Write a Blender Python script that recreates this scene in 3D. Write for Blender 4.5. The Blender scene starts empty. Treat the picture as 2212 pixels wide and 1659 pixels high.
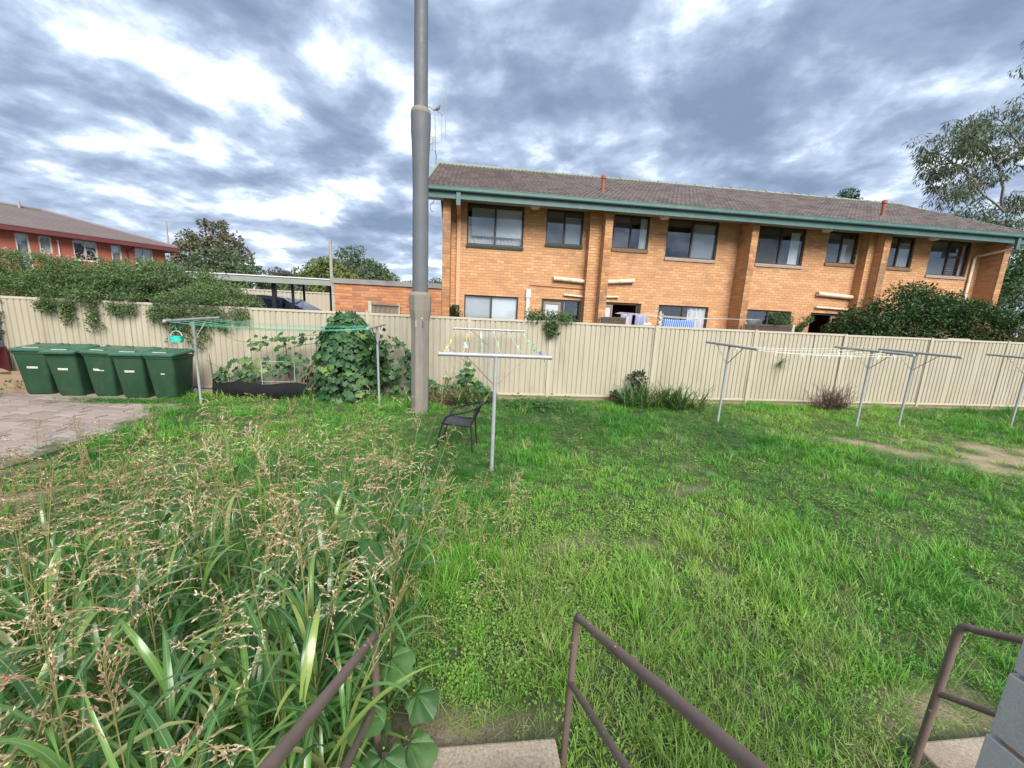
import bpy, math, random
import numpy as np
from mathutils import Vector, Matrix

random.seed(11)
rng = np.random.default_rng(11)
scene = bpy.context.scene
col = scene.collection
R = math.radians

# ------------------------------------------------------------------ camera
CAM = np.array([0.0, 0.0, 2.15])
def _axes(yaw=6.5, pitch=10.3, roll=2.7):
    y, p, r = R(yaw), R(pitch), R(roll)
    fw = np.array([math.sin(y)*math.cos(p), math.cos(y)*math.cos(p), -math.sin(p)])
    rt = np.array([math.cos(y), -math.sin(y), 0.0])
    up = np.cross(rt, fw)
    return fw, math.cos(r)*rt+math.sin(r)*up, math.cos(r)*up-math.sin(r)*rt
FW, RT, UP = _axes()
cam_data = bpy.data.cameras.new('camera')
cam = bpy.data.objects.new('camera', cam_data)
col.objects.link(cam)
cam_data.sensor_width = 36.0
cam_data.lens = 36.0*825/2212
cam_data.clip_start = 0.05
cam_data.clip_end = 3000
m = Matrix.Identity(4)
for i in range(3):
    m[i][0], m[i][1], m[i][2], m[i][3] = RT[i], UP[i], -FW[i], CAM[i]
cam.matrix_world = m
scene.camera = cam

# ------------------------------------------------------------------ light
SUN_EL, SUN_AZ = 40.0, 168.0          # azimuth clockwise from +Y
EXPOSURE = 2.08
SKY_GAIN = 0.295                        # radiance of the cloud deck
scene.view_settings.view_transform = 'Standard'
scene.view_settings.look = 'None'
scene.view_settings.gamma = 1.0
scene.view_settings.use_curve_mapping = False
scene.view_settings.exposure = EXPOSURE
sun_data = bpy.data.lights.new('sun', 'SUN')
sun_data.energy = 1.5
sun_data.angle = R(38)
sun_data.color = (1.0, 0.95, 0.88)
sun = bpy.data.objects.new('sun', sun_data)
col.objects.link(sun)
sd = Vector((math.sin(R(SUN_AZ))*math.cos(R(SUN_EL)), math.cos(R(SUN_AZ))*math.cos(R(SUN_EL)), math.sin(R(SUN_EL))))
sun.rotation_euler = sd.to_track_quat('Z', 'Y').to_euler()
sun.location = sd*60

world = bpy.data.worlds.new('World')
scene.world = world
world.use_nodes = True
wt = world.node_tree
wt.nodes.clear()
def wn(kind, **kw):
    n = wt.nodes.new(kind)
    for k, v in kw.items():
        setattr(n, k, v)
    return n
def wmath(op, a, b=None, clamp=False):
    n = wn('ShaderNodeMath', operation=op, use_clamp=clamp)
    for i, x in enumerate((a, b)):
        if x is None:
            continue
        if isinstance(x, (int, float)):
            n.inputs[i].default_value = x
        else:
            wt.links.new(x, n.inputs[i])
    return n.outputs[0]
w_out = wn('ShaderNodeOutputWorld')
w_sky = wn('ShaderNodeTexSky', sky_type='NISHITA', sun_disc=False)
w_sky.sun_elevation = R(SUN_EL)
w_sky.sun_rotation = R(SUN_AZ)
w_bg = wn('ShaderNodeBackground')
w_bg.inputs[1].default_value = 0.08
wt.links.new(w_sky.outputs[0], w_bg.inputs[0])
tc = wn('ShaderNodeTexCoord')
sep = wn('ShaderNodeSeparateXYZ')
wt.links.new(tc.outputs['Generated'], sep.inputs[0])
zc = wmath('ADD', wmath('MAXIMUM', sep.outputs[2], 0.0), 0.20)
cmb = wn('ShaderNodeCombineXYZ')
wt.links.new(wmath('DIVIDE', sep.outputs[0], zc), cmb.inputs[0])
wt.links.new(wmath('DIVIDE', sep.outputs[1], zc), cmb.inputs[1])
def wnoise(scale, detail, rough, off, dist=0.0, sx=1.0, sy=1.0, rot=0.0):
    mp = wn('ShaderNodeMapping')
    mp.inputs['Location'].default_value = off
    mp.inputs['Rotation'].default_value = (0, 0, rot)
    mp.inputs['Scale'].default_value = (sx, sy, 1)
    wt.links.new(cmb.outputs[0], mp.inputs[0])
    n = wn('ShaderNodeTexNoise')
    n.inputs['Scale'].default_value = scale
    n.inputs['Detail'].default_value = detail
    n.inputs['Roughness'].default_value = rough
    n.inputs['Distortion'].default_value = dist
    wt.links.new(mp.outputs[0], n.inputs['Vector'])
    return n.outputs['Fac']
CLOUD_OFF = (-9.2, -3.3, 0.0)
nA = wnoise(3.0, 9.0, 0.56, CLOUD_OFF, 0.15, 1.0, 1.0, R(20))
nB = wnoise(0.9, 3.0, 0.5, (CLOUD_OFF[0]*1.7, CLOUD_OFF[1]*0.3, 0))
thick = wmath('ADD', wmath('MULTIPLY', nA, 0.78), wmath('MULTIPLY', nB, 0.34))
# the deck is thinnest in a gap placed up to the left
gap = wn('ShaderNodeVectorMath', operation='DOT_PRODUCT')
wt.links.new(tc.outputs['Generated'], gap.inputs[0])
gd = Vector((-0.376, 0.854, 0.360)).normalized()
gap.inputs[1].default_value = gd
gapf = wmath('POWER', wmath('MAXIMUM', gap.outputs['Value'], 0.0), 18.0)
thick = wmath('ADD', wmath('SUBTRACT', thick, wmath('MULTIPLY', gapf, 0.10)), 0.022)
ramp = wn('ShaderNodeValToRGB')
el = ramp.color_ramp.elements
el[0].position, el[0].color = 0.37, (1.7, 1.75, 1.8, 1)
el[1].position, el[1].color = 0.70, (0.20, 0.28, 0.42, 1)
for pos, c in ((0.435, (1.25, 1.32, 1.40)), (0.475, (0.74, 0.85, 1.0)), (0.525, (0.46, 0.565, 0.74)), (0.60, (0.295, 0.38, 0.535))):
    e = el.new(pos); e.color = (*c, 1)
wt.links.new(thick, ramp.inputs[0])
# thin pale air low over the horizon
low = wmath('POWER', wmath('SUBTRACT', 1.0, wmath('MULTIPLY', wmath('MAXIMUM', sep.outputs[2], 0.0), 5.0), True), 2.0)
mixl = wn('ShaderNodeMix', data_type='RGBA')
wt.links.new(wmath('MULTIPLY', low, 0.55), mixl.inputs['Factor'])
wt.links.new(ramp.outputs[0], mixl.inputs['A'])
mixl.inputs['B'].default_value = (0.95, 1.08, 1.22, 1)
w_cloud = wn('ShaderNodeBackground')
w_cloud.inputs[1].default_value = SKY_GAIN
wt.links.new(mixl.outputs['Result'], w_cloud.inputs[0])
cover = wn('ShaderNodeMapRange')
cover.inputs['From Min'].default_value = 0.365
cover.inputs['From Max'].default_value = 0.385
wt.links.new(thick, cover.inputs['Value'])
w_mix = wn('ShaderNodeMixShader')
wt.links.new(cover.outputs[0], w_mix.inputs[0])
wt.links.new(w_bg.outputs[0], w_mix.inputs[1])
wt.links.new(w_cloud.outputs[0], w_mix.inputs[2])
wt.links.new(w_mix.outputs[0], w_out.inputs[0])

# ------------------------------------------------------------------ materials
def _nt(name):
    mt = bpy.data.materials.new(name)
    mt.use_nodes = True
    nt = mt.node_tree
    b = nt.nodes['Principled BSDF']
    return mt, nt, b
def _n(nt, kind, **kw):
    n = nt.nodes.new(kind)
    for k, v in kw.items():
        setattr(n, k, v)
    return n
def c4(c):
    return (c[0], c[1], c[2], 1)
def mixrgb(nt, f, a, b, blend='MIX'):
    n = _n(nt, 'ShaderNodeMix', data_type='RGBA', blend_type=blend)
    for k, v in (('Factor', f), ('A', a), ('B', b)):
        s = n.inputs[k]
        if isinstance(v, (int, float)):
            s.default_value = v
        elif isinstance(v, tuple):
            s.default_value = c4(v)
        else:
            nt.links.new(v, s)
    return n.outputs['Result']
def noise(nt, scale, detail=4, rough=0.55, vec=None, stretch=None, dist=0.0):
    n = _n(nt, 'ShaderNodeTexNoise')
    n.inputs['Scale'].default_value = scale
    n.inputs['Detail'].default_value = detail
    n.inputs['Roughness'].default_value = rough
    n.inputs['Distortion'].default_value = dist
    t = _n(nt, 'ShaderNodeNewGeometry') if vec is None else None
    src = t.outputs['Position'] if vec is None else vec
    if stretch:
        mp = _n(nt, 'ShaderNodeMapping')
        mp.inputs['Scale'].default_value = stretch
        nt.links.new(src, mp.inputs[0])
        src = mp.outputs[0]
    nt.links.new(src, n.inputs['Vector'])
    return n.outputs['Fac']
def remap(nt, v, a, b, c=0.0, d=1.0):
    n = _n(nt, 'ShaderNodeMapRange')
    for k, x in (('From Min', a), ('From Max', b), ('To Min', c), ('To Max', d)):
        n.inputs[k].default_value = x
    nt.links.new(v, n.inputs['Value'])
    return n.outputs[0]
def bump(nt, b, h, strength, dist=0.01):
    n = _n(nt, 'ShaderNodeBump')
    n.inputs['Strength'].default_value = strength
    n.inputs['Distance'].default_value = dist
    nt.links.new(h, n.inputs['Height'])
    nt.links.new(n.outputs[0], b.inputs['Normal'])
def surf(name, c1, c2, scale=4, rough=0.7, metal=0.0, spec=0.3, bmp=0.0, bscale=60, grime=None, gscale=2.0, gr=(0.52, 0.72), stretch=None, roughvar=0.1):
    """painted, cast or moulded surface: two tones in blotches, optional grime patches and fine relief"""
    mt, nt, b = _nt(name)
    f = remap(nt, noise(nt, scale, 6, 0.6, stretch=stretch), 0.3, 0.7)
    cc = mixrgb(nt, f, c1, c2)
    if grime:
        g = remap(nt, noise(nt, gscale, 7, 0.65, stretch=stretch), gr[0], gr[1])
        cc = mixrgb(nt, g, cc, grime)
    nt.links.new(cc, b.inputs['Base Color'])
    nt.links.new(remap(nt, noise(nt, scale*3, 4), 0.3, 0.7, max(0, rough-roughvar), min(1, rough+roughvar)), b.inputs['Roughness'])
    b.inputs['Metallic'].default_value = metal
    b.inputs['Specular IOR Level'].default_value = spec
    if bmp:
        bump(nt, b, noise(nt, bscale, 5, 0.6, stretch=stretch), bmp)
    return mt
def attr(nt, name, typ='GEOMETRY'):
    n = _n(nt, 'ShaderNodeAttribute', attribute_type=typ, attribute_name=name)
    return n.outputs['Fac']
def tinted(nt):
    """0..1 per piece: attribute 'tint' of a joined mesh, or the random number of a single object"""
    oi = _n(nt, 'ShaderNodeObjectInfo')
    a = _n(nt, 'ShaderNodeMath', operation='ADD')
    nt.links.new(attr(nt, 'tint'), a.inputs[0]); nt.links.new(oi.outputs['Random'], a.inputs[1])
    fr = _n(nt, 'ShaderNodeMath', operation='FRACT')
    nt.links.new(a.outputs[0], fr.inputs[0])
    return fr.outputs[0]
def ramp_of(nt, v, stops, const=False):
    r = _n(nt, 'ShaderNodeValToRGB')
    e = r.color_ramp.elements
    if const:
        r.color_ramp.interpolation = 'CONSTANT'
    e[0].position, e[0].color = stops[0][0], c4(stops[0][1])
    e[1].position, e[1].color = stops[-1][0], c4(stops[-1][1])
    for p, c in stops[1:-1]:
        x = e.new(p); x.color = c4(c)
    nt.links.new(v, r.inputs[0])
    return r.outputs[0]
def leafmat(name, stops, trans=0.3, rough=0.5, spec=0.35, inst=False, midrib=None, blot=0.15):
    mt, nt, b = _nt(name)
    v = attr(nt, 'tint', 'INSTANCER') if inst else tinted(nt)
    cc = ramp_of(nt, v, stops)
    if blot:
        d = noise(nt, 3.0, 3)
        cc = mixrgb(nt, remap(nt, d, 0.35, 0.65, 0, blot*2), cc, tuple(x*0.6 for x in stops[0][1]))
    if midrib:
        u = attr(nt, 'u')
        ab = _n(nt, 'ShaderNodeMath', operation='ABSOLUTE'); nt.links.new(u, ab.inputs[0])
        cc = mixrgb(nt, remap(nt, ab.outputs[0], 0.06, 0.13, 0.8, 0), cc, midrib)
    nt.links.new(cc, b.inputs['Base Color'])
    b.inputs['Roughness'].default_value = rough
    b.inputs['Specular IOR Level'].default_value = spec
    tr = _n(nt, 'ShaderNodeBsdfTranslucent')
    nt.links.new(mixrgb(nt, 0.25, cc, (0.12, 0.26, 0.03), 'MIX'), tr.inputs['Color'])
    mx = _n(nt, 'ShaderNodeMixShader'); mx.inputs[0].default_value = trans
    nt.links.new(b.outputs[0], mx.inputs[1]); nt.links.new(tr.outputs[0], mx.inputs[2])
    nt.links.new(mx.outputs[0], nt.nodes['Material Output'].inputs[0])
    return mt
def brickmat(name, stops, soot=None, heavy=False):
    mt, nt, b = _nt(name)
    cc = ramp_of(nt, tinted(nt), stops)
    cc = mixrgb(nt, remap(nt, noise(nt, 30, 5), 0.35, 0.7, 0, 0.35), cc, tuple(x*0.72 for x in stops[0][1]))
    if soot:
        g = remap(nt, noise(nt, 1.1, 5, 0.6, stretch=(1.2, 1.2, 0.7)), 0.50 if heavy else 0.60, 0.62 if heavy else 0.76, 0, 0.7 if heavy else 0.5)
        cc = mixrgb(nt, g, cc, soot)
    nt.links.new(cc, b.inputs['Base Color'])
    b.inputs['Roughness'].default_value = 0.85
    b.inputs['Specular IOR Level'].default_value = 0.2
    bump(nt, b, noise(nt, 120, 4), 0.25, 0.004)
    return mt
def glassmat(name, tint=(0.93, 0.945, 0.955), body=0.12):
    mt, nt, b = _nt(name)
    nt.nodes.remove(b)
    tr = _n(nt, 'ShaderNodeBsdfTransparent'); tr.inputs[0].default_value = c4(tint)
    gl = _n(nt, 'ShaderNodeBsdfGlossy'); gl.inputs['Roughness'].default_value = 0.03
    lw = _n(nt, 'ShaderNodeLayerWeight')
    fr = _n(nt, 'ShaderNodeMath', operation='POWER'); fr.inputs[1].default_value = 4.0
    nt.links.new(lw.outputs['Facing'], fr.inputs[0])
    h = noise(nt, 1.4, 2)
    bp = _n(nt, 'ShaderNodeBump'); bp.inputs['Strength'].default_value = 0.08; bp.inputs['Distance'].default_value = 0.05
    nt.links.new(h, bp.inputs['Height']); nt.links.new(bp.outputs[0], gl.inputs['Normal'])
    ad = _n(nt, 'ShaderNodeMath', operation='ADD', use_clamp=True); ad.inputs[1].default_value = body
    nt.links.new(fr.outputs[0], ad.inputs[0])
    mx = _n(nt, 'ShaderNodeMixShader')
    nt.links.new(ad.outputs[0], mx.inputs[0]); nt.links.new(tr.outputs[0], mx.inputs[1]); nt.links.new(gl.outputs[0], mx.inputs[2])
    nt.links.new(mx.outputs[0], nt.nodes['Material Output'].inputs[0])
    return mt

ORANGE = [(0.0, (0.52, 0.275, 0.135)), (0.35, (0.565, 0.31, 0.155)), (0.62, (0.60, 0.34, 0.17)), (0.86, (0.63, 0.385, 0.205)), (0.94, (0.50, 0.265, 0.155)), (1.0, (0.46, 0.24, 0.145))]
M = {}
M['brick'] = brickmat('orange_brick', ORANGE, (0.20, 0.12, 0.08))
M['finbrick'] = brickmat('weathered_brick', [(0.0, (0.40, 0.18, 0.08)), (0.5, (0.52, 0.27, 0.12)), (0.8, (0.60, 0.35, 0.17)), (1.0, (0.30, 0.19, 0.13))], (0.17, 0.125, 0.10), True)
M['garagebrick'] = brickmat('garage_brick', [(0.0, (0.46, 0.19, 0.09)), (0.5, (0.54, 0.25, 0.12)), (0.85, (0.58, 0.28, 0.14)), (0.90, (0.36, 0.17, 0.11)), (1.0, (0.33, 0.16, 0.11))], (0.28, 0.15, 0.1))
M['mortar'] = surf('mortar', (0.36, 0.205, 0.12), (0.42, 0.25, 0.155), 8, 0.9, bmp=0.3)
M['redbrick'] = None
M['fence'] = surf('cream_sheet_metal', (0.395, 0.355, 0.268), (0.445, 0.405, 0.312), 1.2, 0.5, spec=0.4, grime=(0.27, 0.23, 0.17), gscale=2.6, gr=(0.52, 0.92), stretch=(1.5, 1.5, 0.3))
M['fencepost'] = surf('cream_post', (0.44, 0.40, 0.31), (0.49, 0.445, 0.35), 2, 0.5, spec=0.4, grime=(0.42, 0.37, 0.29), gscale=4, gr=(0.58, 0.85))
M['oldfence'] = surf('grey_beige_sheet', (0.33, 0.29, 0.23), (0.37, 0.33, 0.27), 1.2, 0.6, grime=(0.22, 0.19, 0.15), gscale=2, gr=(0.5, 0.8))
M['teal'] = surf('teal_paint', (0.072, 0.145, 0.14), (0.088, 0.168, 0.16), 1.5, 0.45, spec=0.4, grime=(0.13, 0.19, 0.16), gscale=3)
M['palegreen'] = surf('pale_green_ridge', (0.19, 0.23, 0.185), (0.24, 0.28, 0.22), 3, 0.8, grime=(0.2, 0.22, 0.17), gscale=5)
M['soffit'] = surf('soffit_board', (0.46, 0.42, 0.36), (0.52, 0.48, 0.42), 1, 0.8)
M['bronze'] = surf('bronze_aluminium', (0.045, 0.036, 0.03), (0.06, 0.048, 0.04), 3, 0.45, spec=0.4)
M['greywood'] = surf('green_window_timber', (0.05, 0.075, 0.065), (0.07, 0.095, 0.085), 5, 0.6)
M['tan'] = surf('tan_aluminium', (0.21, 0.17, 0.12), (0.25, 0.205, 0.15), 5, 0.5)
M['sill'] = surf('brick_sill', (0.25, 0.15, 0.09), (0.32, 0.2, 0.12), 9, 0.85)
M['palesill'] = surf('pale_sill', (0.42, 0.33, 0.29), (0.5, 0.4, 0.35), 6, 0.7)
M['glass'] = glassmat('window_glass')
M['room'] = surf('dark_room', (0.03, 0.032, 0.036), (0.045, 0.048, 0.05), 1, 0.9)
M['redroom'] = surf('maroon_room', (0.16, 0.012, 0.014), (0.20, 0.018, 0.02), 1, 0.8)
M['blind'] = surf('pale_blind', (0.74, 0.77, 0.79), (0.80, 0.82, 0.83), 2, 0.8)
M['greyblind'] = surf('grey_blind', (0.46, 0.49, 0.51), (0.52, 0.55, 0.57), 2, 0.8)
M['curtain'] = surf('white_curtain', (0.76, 0.77, 0.78), (0.84, 0.84, 0.85), 3, 0.9, stretch=(6, 6, 0.3))
M['insectmesh'] = surf('insect_mesh', (0.13, 0.135, 0.14), (0.16, 0.165, 0.17), 2, 0.8)
M['pipe'] = surf('painted_waste_pipe', (0.66, 0.53, 0.40), (0.72, 0.59, 0.46), 3, 0.5, grime=(0.42, 0.30, 0.2), gscale=4)
M['downpipe'] = surf('salmon_downpipe', (0.56, 0.34, 0.20), (0.60, 0.38, 0.23), 3, 0.55)
M['conduit'] = surf('grey_conduit', (0.52, 0.54, 0.54), (0.60, 0.62, 0.62), 4, 0.5)
M['copper'] = surf('copper_pipe', (0.50, 0.26, 0.15), (0.58, 0.33, 0.2), 5, 0.5, metal=0.3)
M['whiteplastic'] = surf('white_plastic', (0.72, 0.72, 0.70), (0.78, 0.78, 0.76), 3, 0.4)
M['terracotta'] = surf('red_vent_pipe', (0.27, 0.085, 0.055), (0.33, 0.11, 0.075), 6, 0.7, grime=(0.2, 0.1, 0.08), gscale=9)
mt, nt, b = _nt('roof_tile')
cc = ramp_of(nt, tinted(nt), [(0.0, (0.105, 0.08, 0.075)), (0.4, (0.14, 0.115, 0.105)), (0.75, (0.17, 0.145, 0.135)), (1.0, (0.13, 0.09, 0.085))])
cc = mixrgb(nt, remap(nt, noise(nt, 9, 6, 0.65), 0.55, 0.75, 0, 0.6), cc, (0.28, 0.265, 0.25))
cc = mixrgb(nt, remap(nt, noise(nt, 0.9, 4, 0.6), 0.58, 0.7, 0, 0.5), cc, (0.10, 0.085, 0.09))
nt.links.new(cc, b.inputs['Base Color']); b.inputs['Roughness'].default_value = 0.85
bump(nt, b, noise(nt, 60, 4), 0.3, 0.005)
M['tile'] = mt
M['farroof'] = surf('mauve_roof_tile', (0.17, 0.135, 0.135), (0.20, 0.165, 0.16), 0.6, 0.75, bmp=0.1, bscale=5)
M['redfascia'] = surf('dark_red_fascia', (0.13, 0.035, 0.038), (0.155, 0.045, 0.047), 1, 0.6)
mt, nt, b = _nt('red_brickwork')
br = _n(nt, 'ShaderNodeTexBrick'); br.offset = 0.5
g = _n(nt, 'ShaderNodeNewGeometry'); sp = _n(nt, 'ShaderNodeSeparateXYZ'); nt.links.new(g.outputs['Position'], sp.inputs[0])
ad = _n(nt, 'ShaderNodeMath', operation='ADD'); nt.links.new(sp.outputs[0], ad.inputs[0]); nt.links.new(sp.outputs[1], ad.inputs[1])
cb = _n(nt, 'ShaderNodeCombineXYZ'); nt.links.new(ad.outputs[0], cb.inputs[0]); nt.links.new(sp.outputs[2], cb.inputs[1]); nt.links.new(cb.outputs[0], br.inputs['Vector'])
br.inputs['Color1'].default_value = (0.46, 0.125, 0.075, 1); br.inputs['Color2'].default_value = (0.40, 0.105, 0.065, 1); br.inputs['Mortar'].default_value = (0.36, 0.15, 0.10, 1)
br.inputs['Scale'].default_value = 1.0; br.inputs['Brick Width'].default_value = 0.24; br.inputs['Row Height'].default_value = 0.086; br.inputs['Mortar Size'].default_value = 0.008
cc = mixrgb(nt, remap(nt, noise(nt, 0.7, 5), 0.4, 0.7, 0, 0.4), br.outputs['Color'], (0.46, 0.15, 0.085))
nt.links.new(cc, b.inputs['Base Color']); b.inputs['Roughness'].default_value = 0.9
M['redbrick'] = mt
M['creamframe'] = surf('cream_window_frame', (0.62, 0.58, 0.5), (0.68, 0.64, 0.56), 3, 0.6)
M['bin'] = surf('dark_green_plastic', (0.022, 0.062, 0.032), (0.029, 0.076, 0.040), 2, 0.48, spec=0.35, grime=(0.055, 0.095, 0.065), gscale=7, gr=(0.52, 0.8), stretch=(1, 1, 0.5))
M['binlid'] = surf('green_lid_plastic', (0.042, 0.115, 0.07), (0.055, 0.138, 0.085), 2, 0.42, spec=0.4, grime=(0.10, 0.17, 0.125), gscale=9, gr=(0.52, 0.78))
M['rubber'] = surf('black_rubber', (0.015, 0.015, 0.015), (0.022, 0.022, 0.022), 5, 0.8)
M['label'] = surf('worn_white_sticker', (0.66, 0.63, 0.56), (0.74, 0.71, 0.65), 20, 0.6, grime=(0.45, 0.42, 0.36), gscale=40)
M['ink'] = surf('faded_ink', (0.16, 0.12, 0.11), (0.22, 0.17, 0.15), 20, 0.7)
M['galv'] = surf('galvanised_steel', (0.33, 0.35, 0.36), (0.41, 0.43, 0.44), 9, 0.45, metal=0.2, spec=0.5, grime=(0.32, 0.33, 0.33), gscale=14, gr=(0.5, 0.7))
M['rustbrace'] = surf('rusty_brace', (0.17, 0.10, 0.06), (0.30, 0.24, 0.19), 16, 0.7, metal=0.2)
M['chippedbrace'] = surf('chipped_white_brace', (0.55, 0.52, 0.47), (0.25, 0.16, 0.10), 18, 0.7)
M['greencord'] = surf('green_cord', (0.06, 0.36, 0.24), (0.10, 0.42, 0.30), 5, 0.5)
M['whitecord'] = surf('white_cord', (0.60, 0.58, 0.50), (0.68, 0.66, 0.6), 5, 0.6)
for k, c in (('yellow', (0.75, 0.55, 0.03)), ('white', (0.75, 0.76, 0.76)), ('mint', (0.35, 0.70, 0.48)), ('blue', (0.05, 0.12, 0.6))):
    M['peg_'+k] = surf(k+'_peg_plastic', c, tuple(x*0.9 for x in c), 9, 0.4)
M['mint'] = surf('turquoise_plastic', (0.05, 0.52, 0.42), (0.07, 0.58, 0.47), 9, 0.35)
M['blackcloth'] = surf('charcoal_plastic', (0.05, 0.055, 0.075), (0.08, 0.085, 0.11), 9, 0.35)
M['concrete_pole'] = surf('weathered_steel_pole', (0.205, 0.182, 0.152), (0.25, 0.225, 0.19), 3, 0.75, bmp=0.15, bscale=40, grime=(0.16, 0.145, 0.13), gscale=2.2, gr=(0.5, 0.75), stretch=(2, 2, 0.5))
M['chip'] = surf('chipped_white_paint', (0.5, 0.49, 0.46), (0.6, 0.58, 0.55), 30, 0.8)
M['collar'] = surf('mortar_collar', (0.19, 0.172, 0.142), (0.26, 0.235, 0.19), 12, 0.9, bmp=0.4)
M['poledark'] = surf('dark_grey_pole', (0.115, 0.122, 0.135), (0.145, 0.152, 0.165), 2, 0.55, grime=(0.2, 0.19, 0.18), gscale=3, gr=(0.6, 0.8))
M['blackmetal'] = surf('black_chair_frame', (0.016, 0.018, 0.021), (0.024, 0.026, 0.03), 9, 0.45)
M['wicker'] = surf('charcoal_weave', (0.045, 0.05, 0.058), (0.065, 0.07, 0.08), 40, 0.6, bmp=0.5, bscale=160)
mt, nt, b = _nt('brown_rail_paint')
cc = mixrgb(nt, remap(nt, noise(nt, 7, 6), 0.3, 0.7), (0.15, 0.105, 0.09), (0.19, 0.135, 0.118))
cc = mixrgb(nt, remap(nt, noise(nt, 22, 6, 0.7), 0.56, 0.70, 0, 0.7), cc, (0.215, 0.155, 0.135))
cc = mixrgb(nt, remap(nt, noise(nt, 34, 3, 0.5), 0.695, 0.715, 0, 0.9), cc, (0.50, 0.45, 0.40))
cc = mixrgb(nt, remap(nt, noise(nt, 11, 7, 0.75), 0.62, 0.68, 0, 0.8), cc, (0.075, 0.042, 0.03))
nt.links.new(cc, b.inputs['Base Color'])
nt.links.new(remap(nt, noise(nt, 40, 5), 0.3, 0.7, 0.38, 0.62), b.inputs['Roughness'])
b.inputs['Specular IOR Level'].default_value = 0.45
bump(nt, b, noise(nt, 55, 6, 0.65), 0.35, 0.004)
M['rail'] = mt
M['concrete'] = surf('exposed_aggregate_concrete', (0.27, 0.215, 0.155), (0.52, 0.44, 0.34), 70, 0.9, bmp=0.5, bscale=130, grime=(0.27, 0.21, 0.15), gscale=4, gr=(0.5, 0.75))
M['block'] = surf('grey_concrete_block', (0.47, 0.45, 0.435), (0.54, 0.52, 0.50), 7, 0.9, bmp=0.5, bscale=150, grime=(0.52, 0.52, 0.51), gscale=9, gr=(0.58, 0.75))
M['tanmortar'] = surf('tan_mortar', (0.34, 0.20, 0.12), (0.40, 0.25, 0.16), 20, 0.95, bmp=0.5)
M['coping'] = surf('grey_coping', (0.23, 0.215, 0.20), (0.29, 0.275, 0.255), 3, 0.85, bmp=0.2, grime=(0.15, 0.14, 0.13), gscale=2.5)
mt, nt, b = _nt('pink_paver')
cc = ramp_of(nt, tinted(nt), [(0.0, (0.24, 0.19, 0.165)), (0.5, (0.29, 0.235, 0.205)), (0.9, (0.33, 0.275, 0.245)), (1.0, (0.20, 0.155, 0.135))])
cc = mixrgb(nt, remap(nt, noise(nt, 5, 6, 0.65), 0.45, 0.7, 0, 0.6), cc, (0.27, 0.22, 0.18))
nt.links.new(cc, b.inputs['Base Color']); b.inputs['Roughness'].default_value = 0.9
bump(nt, b, noise(nt, 70, 4), 0.4, 0.005)
M['paver'] = mt
M['joint'] = surf('sandy_joint', (0.12, 0.10, 0.075), (0.17, 0.14, 0.10), 8, 0.95, bmp=0.4)
M['cardboard'] = surf('brown_cardboard', (0.27, 0.19, 0.125), (0.32, 0.23, 0.155), 5, 0.85)
M['redboard'] = surf('dark_red_board', (0.055, 0.008, 0.011), (0.075, 0.012, 0.015), 4, 0.6)
M['shadecloth'] = surf('black_shade_cloth', (0.007, 0.008, 0.009), (0.012, 0.013, 0.014), 12, 0.9, bmp=0.3)
M['stake'] = surf('grey_timber_stake', (0.16, 0.12, 0.085), (0.22, 0.17, 0.125), 14, 0.9)
M['bark'] = surf('brown_bark', (0.11, 0.085, 0.065), (0.17, 0.135, 0.105), 6, 0.9, bmp=0.6, bscale=30)
M['gumbark'] = surf('pale_gum_bark', (0.19, 0.165, 0.155), (0.30, 0.265, 0.245), 1.5, 0.8, grime=(0.28, 0.22, 0.2), gscale=2)
M['stem'] = surf('green_stem', (0.13, 0.20, 0.05), (0.18, 0.25, 0.07), 12, 0.6)
M['deadtwig'] = surf('dead_twig', (0.085, 0.055, 0.045), (0.14, 0.10, 0.075), 18, 0.9)
M['straw'] = leafmat('dry_straw', [(0.0, (0.16, 0.10, 0.06)), (0.6, (0.26, 0.18, 0.10)), (1.0, (0.38, 0.29, 0.17))], 0.1)
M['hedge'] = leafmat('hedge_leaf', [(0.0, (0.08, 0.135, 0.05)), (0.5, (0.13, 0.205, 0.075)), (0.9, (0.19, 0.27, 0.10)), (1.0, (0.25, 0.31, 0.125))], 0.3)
M['pinkflower'] = leafmat('pink_blossom', [(0.0, (0.5, 0.32, 0.30)), (1.0, (0.62, 0.46, 0.42))], 0.3, blot=0)
M['vine'] = leafmat('vine_leaf', [(0.0, (0.022, 0.075, 0.028)), (0.55, (0.042, 0.115, 0.042)), (0.88, (0.085, 0.18, 0.052)), (1.0, (0.20, 0.30, 0.075))], 0.22, 0.5)
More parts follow.
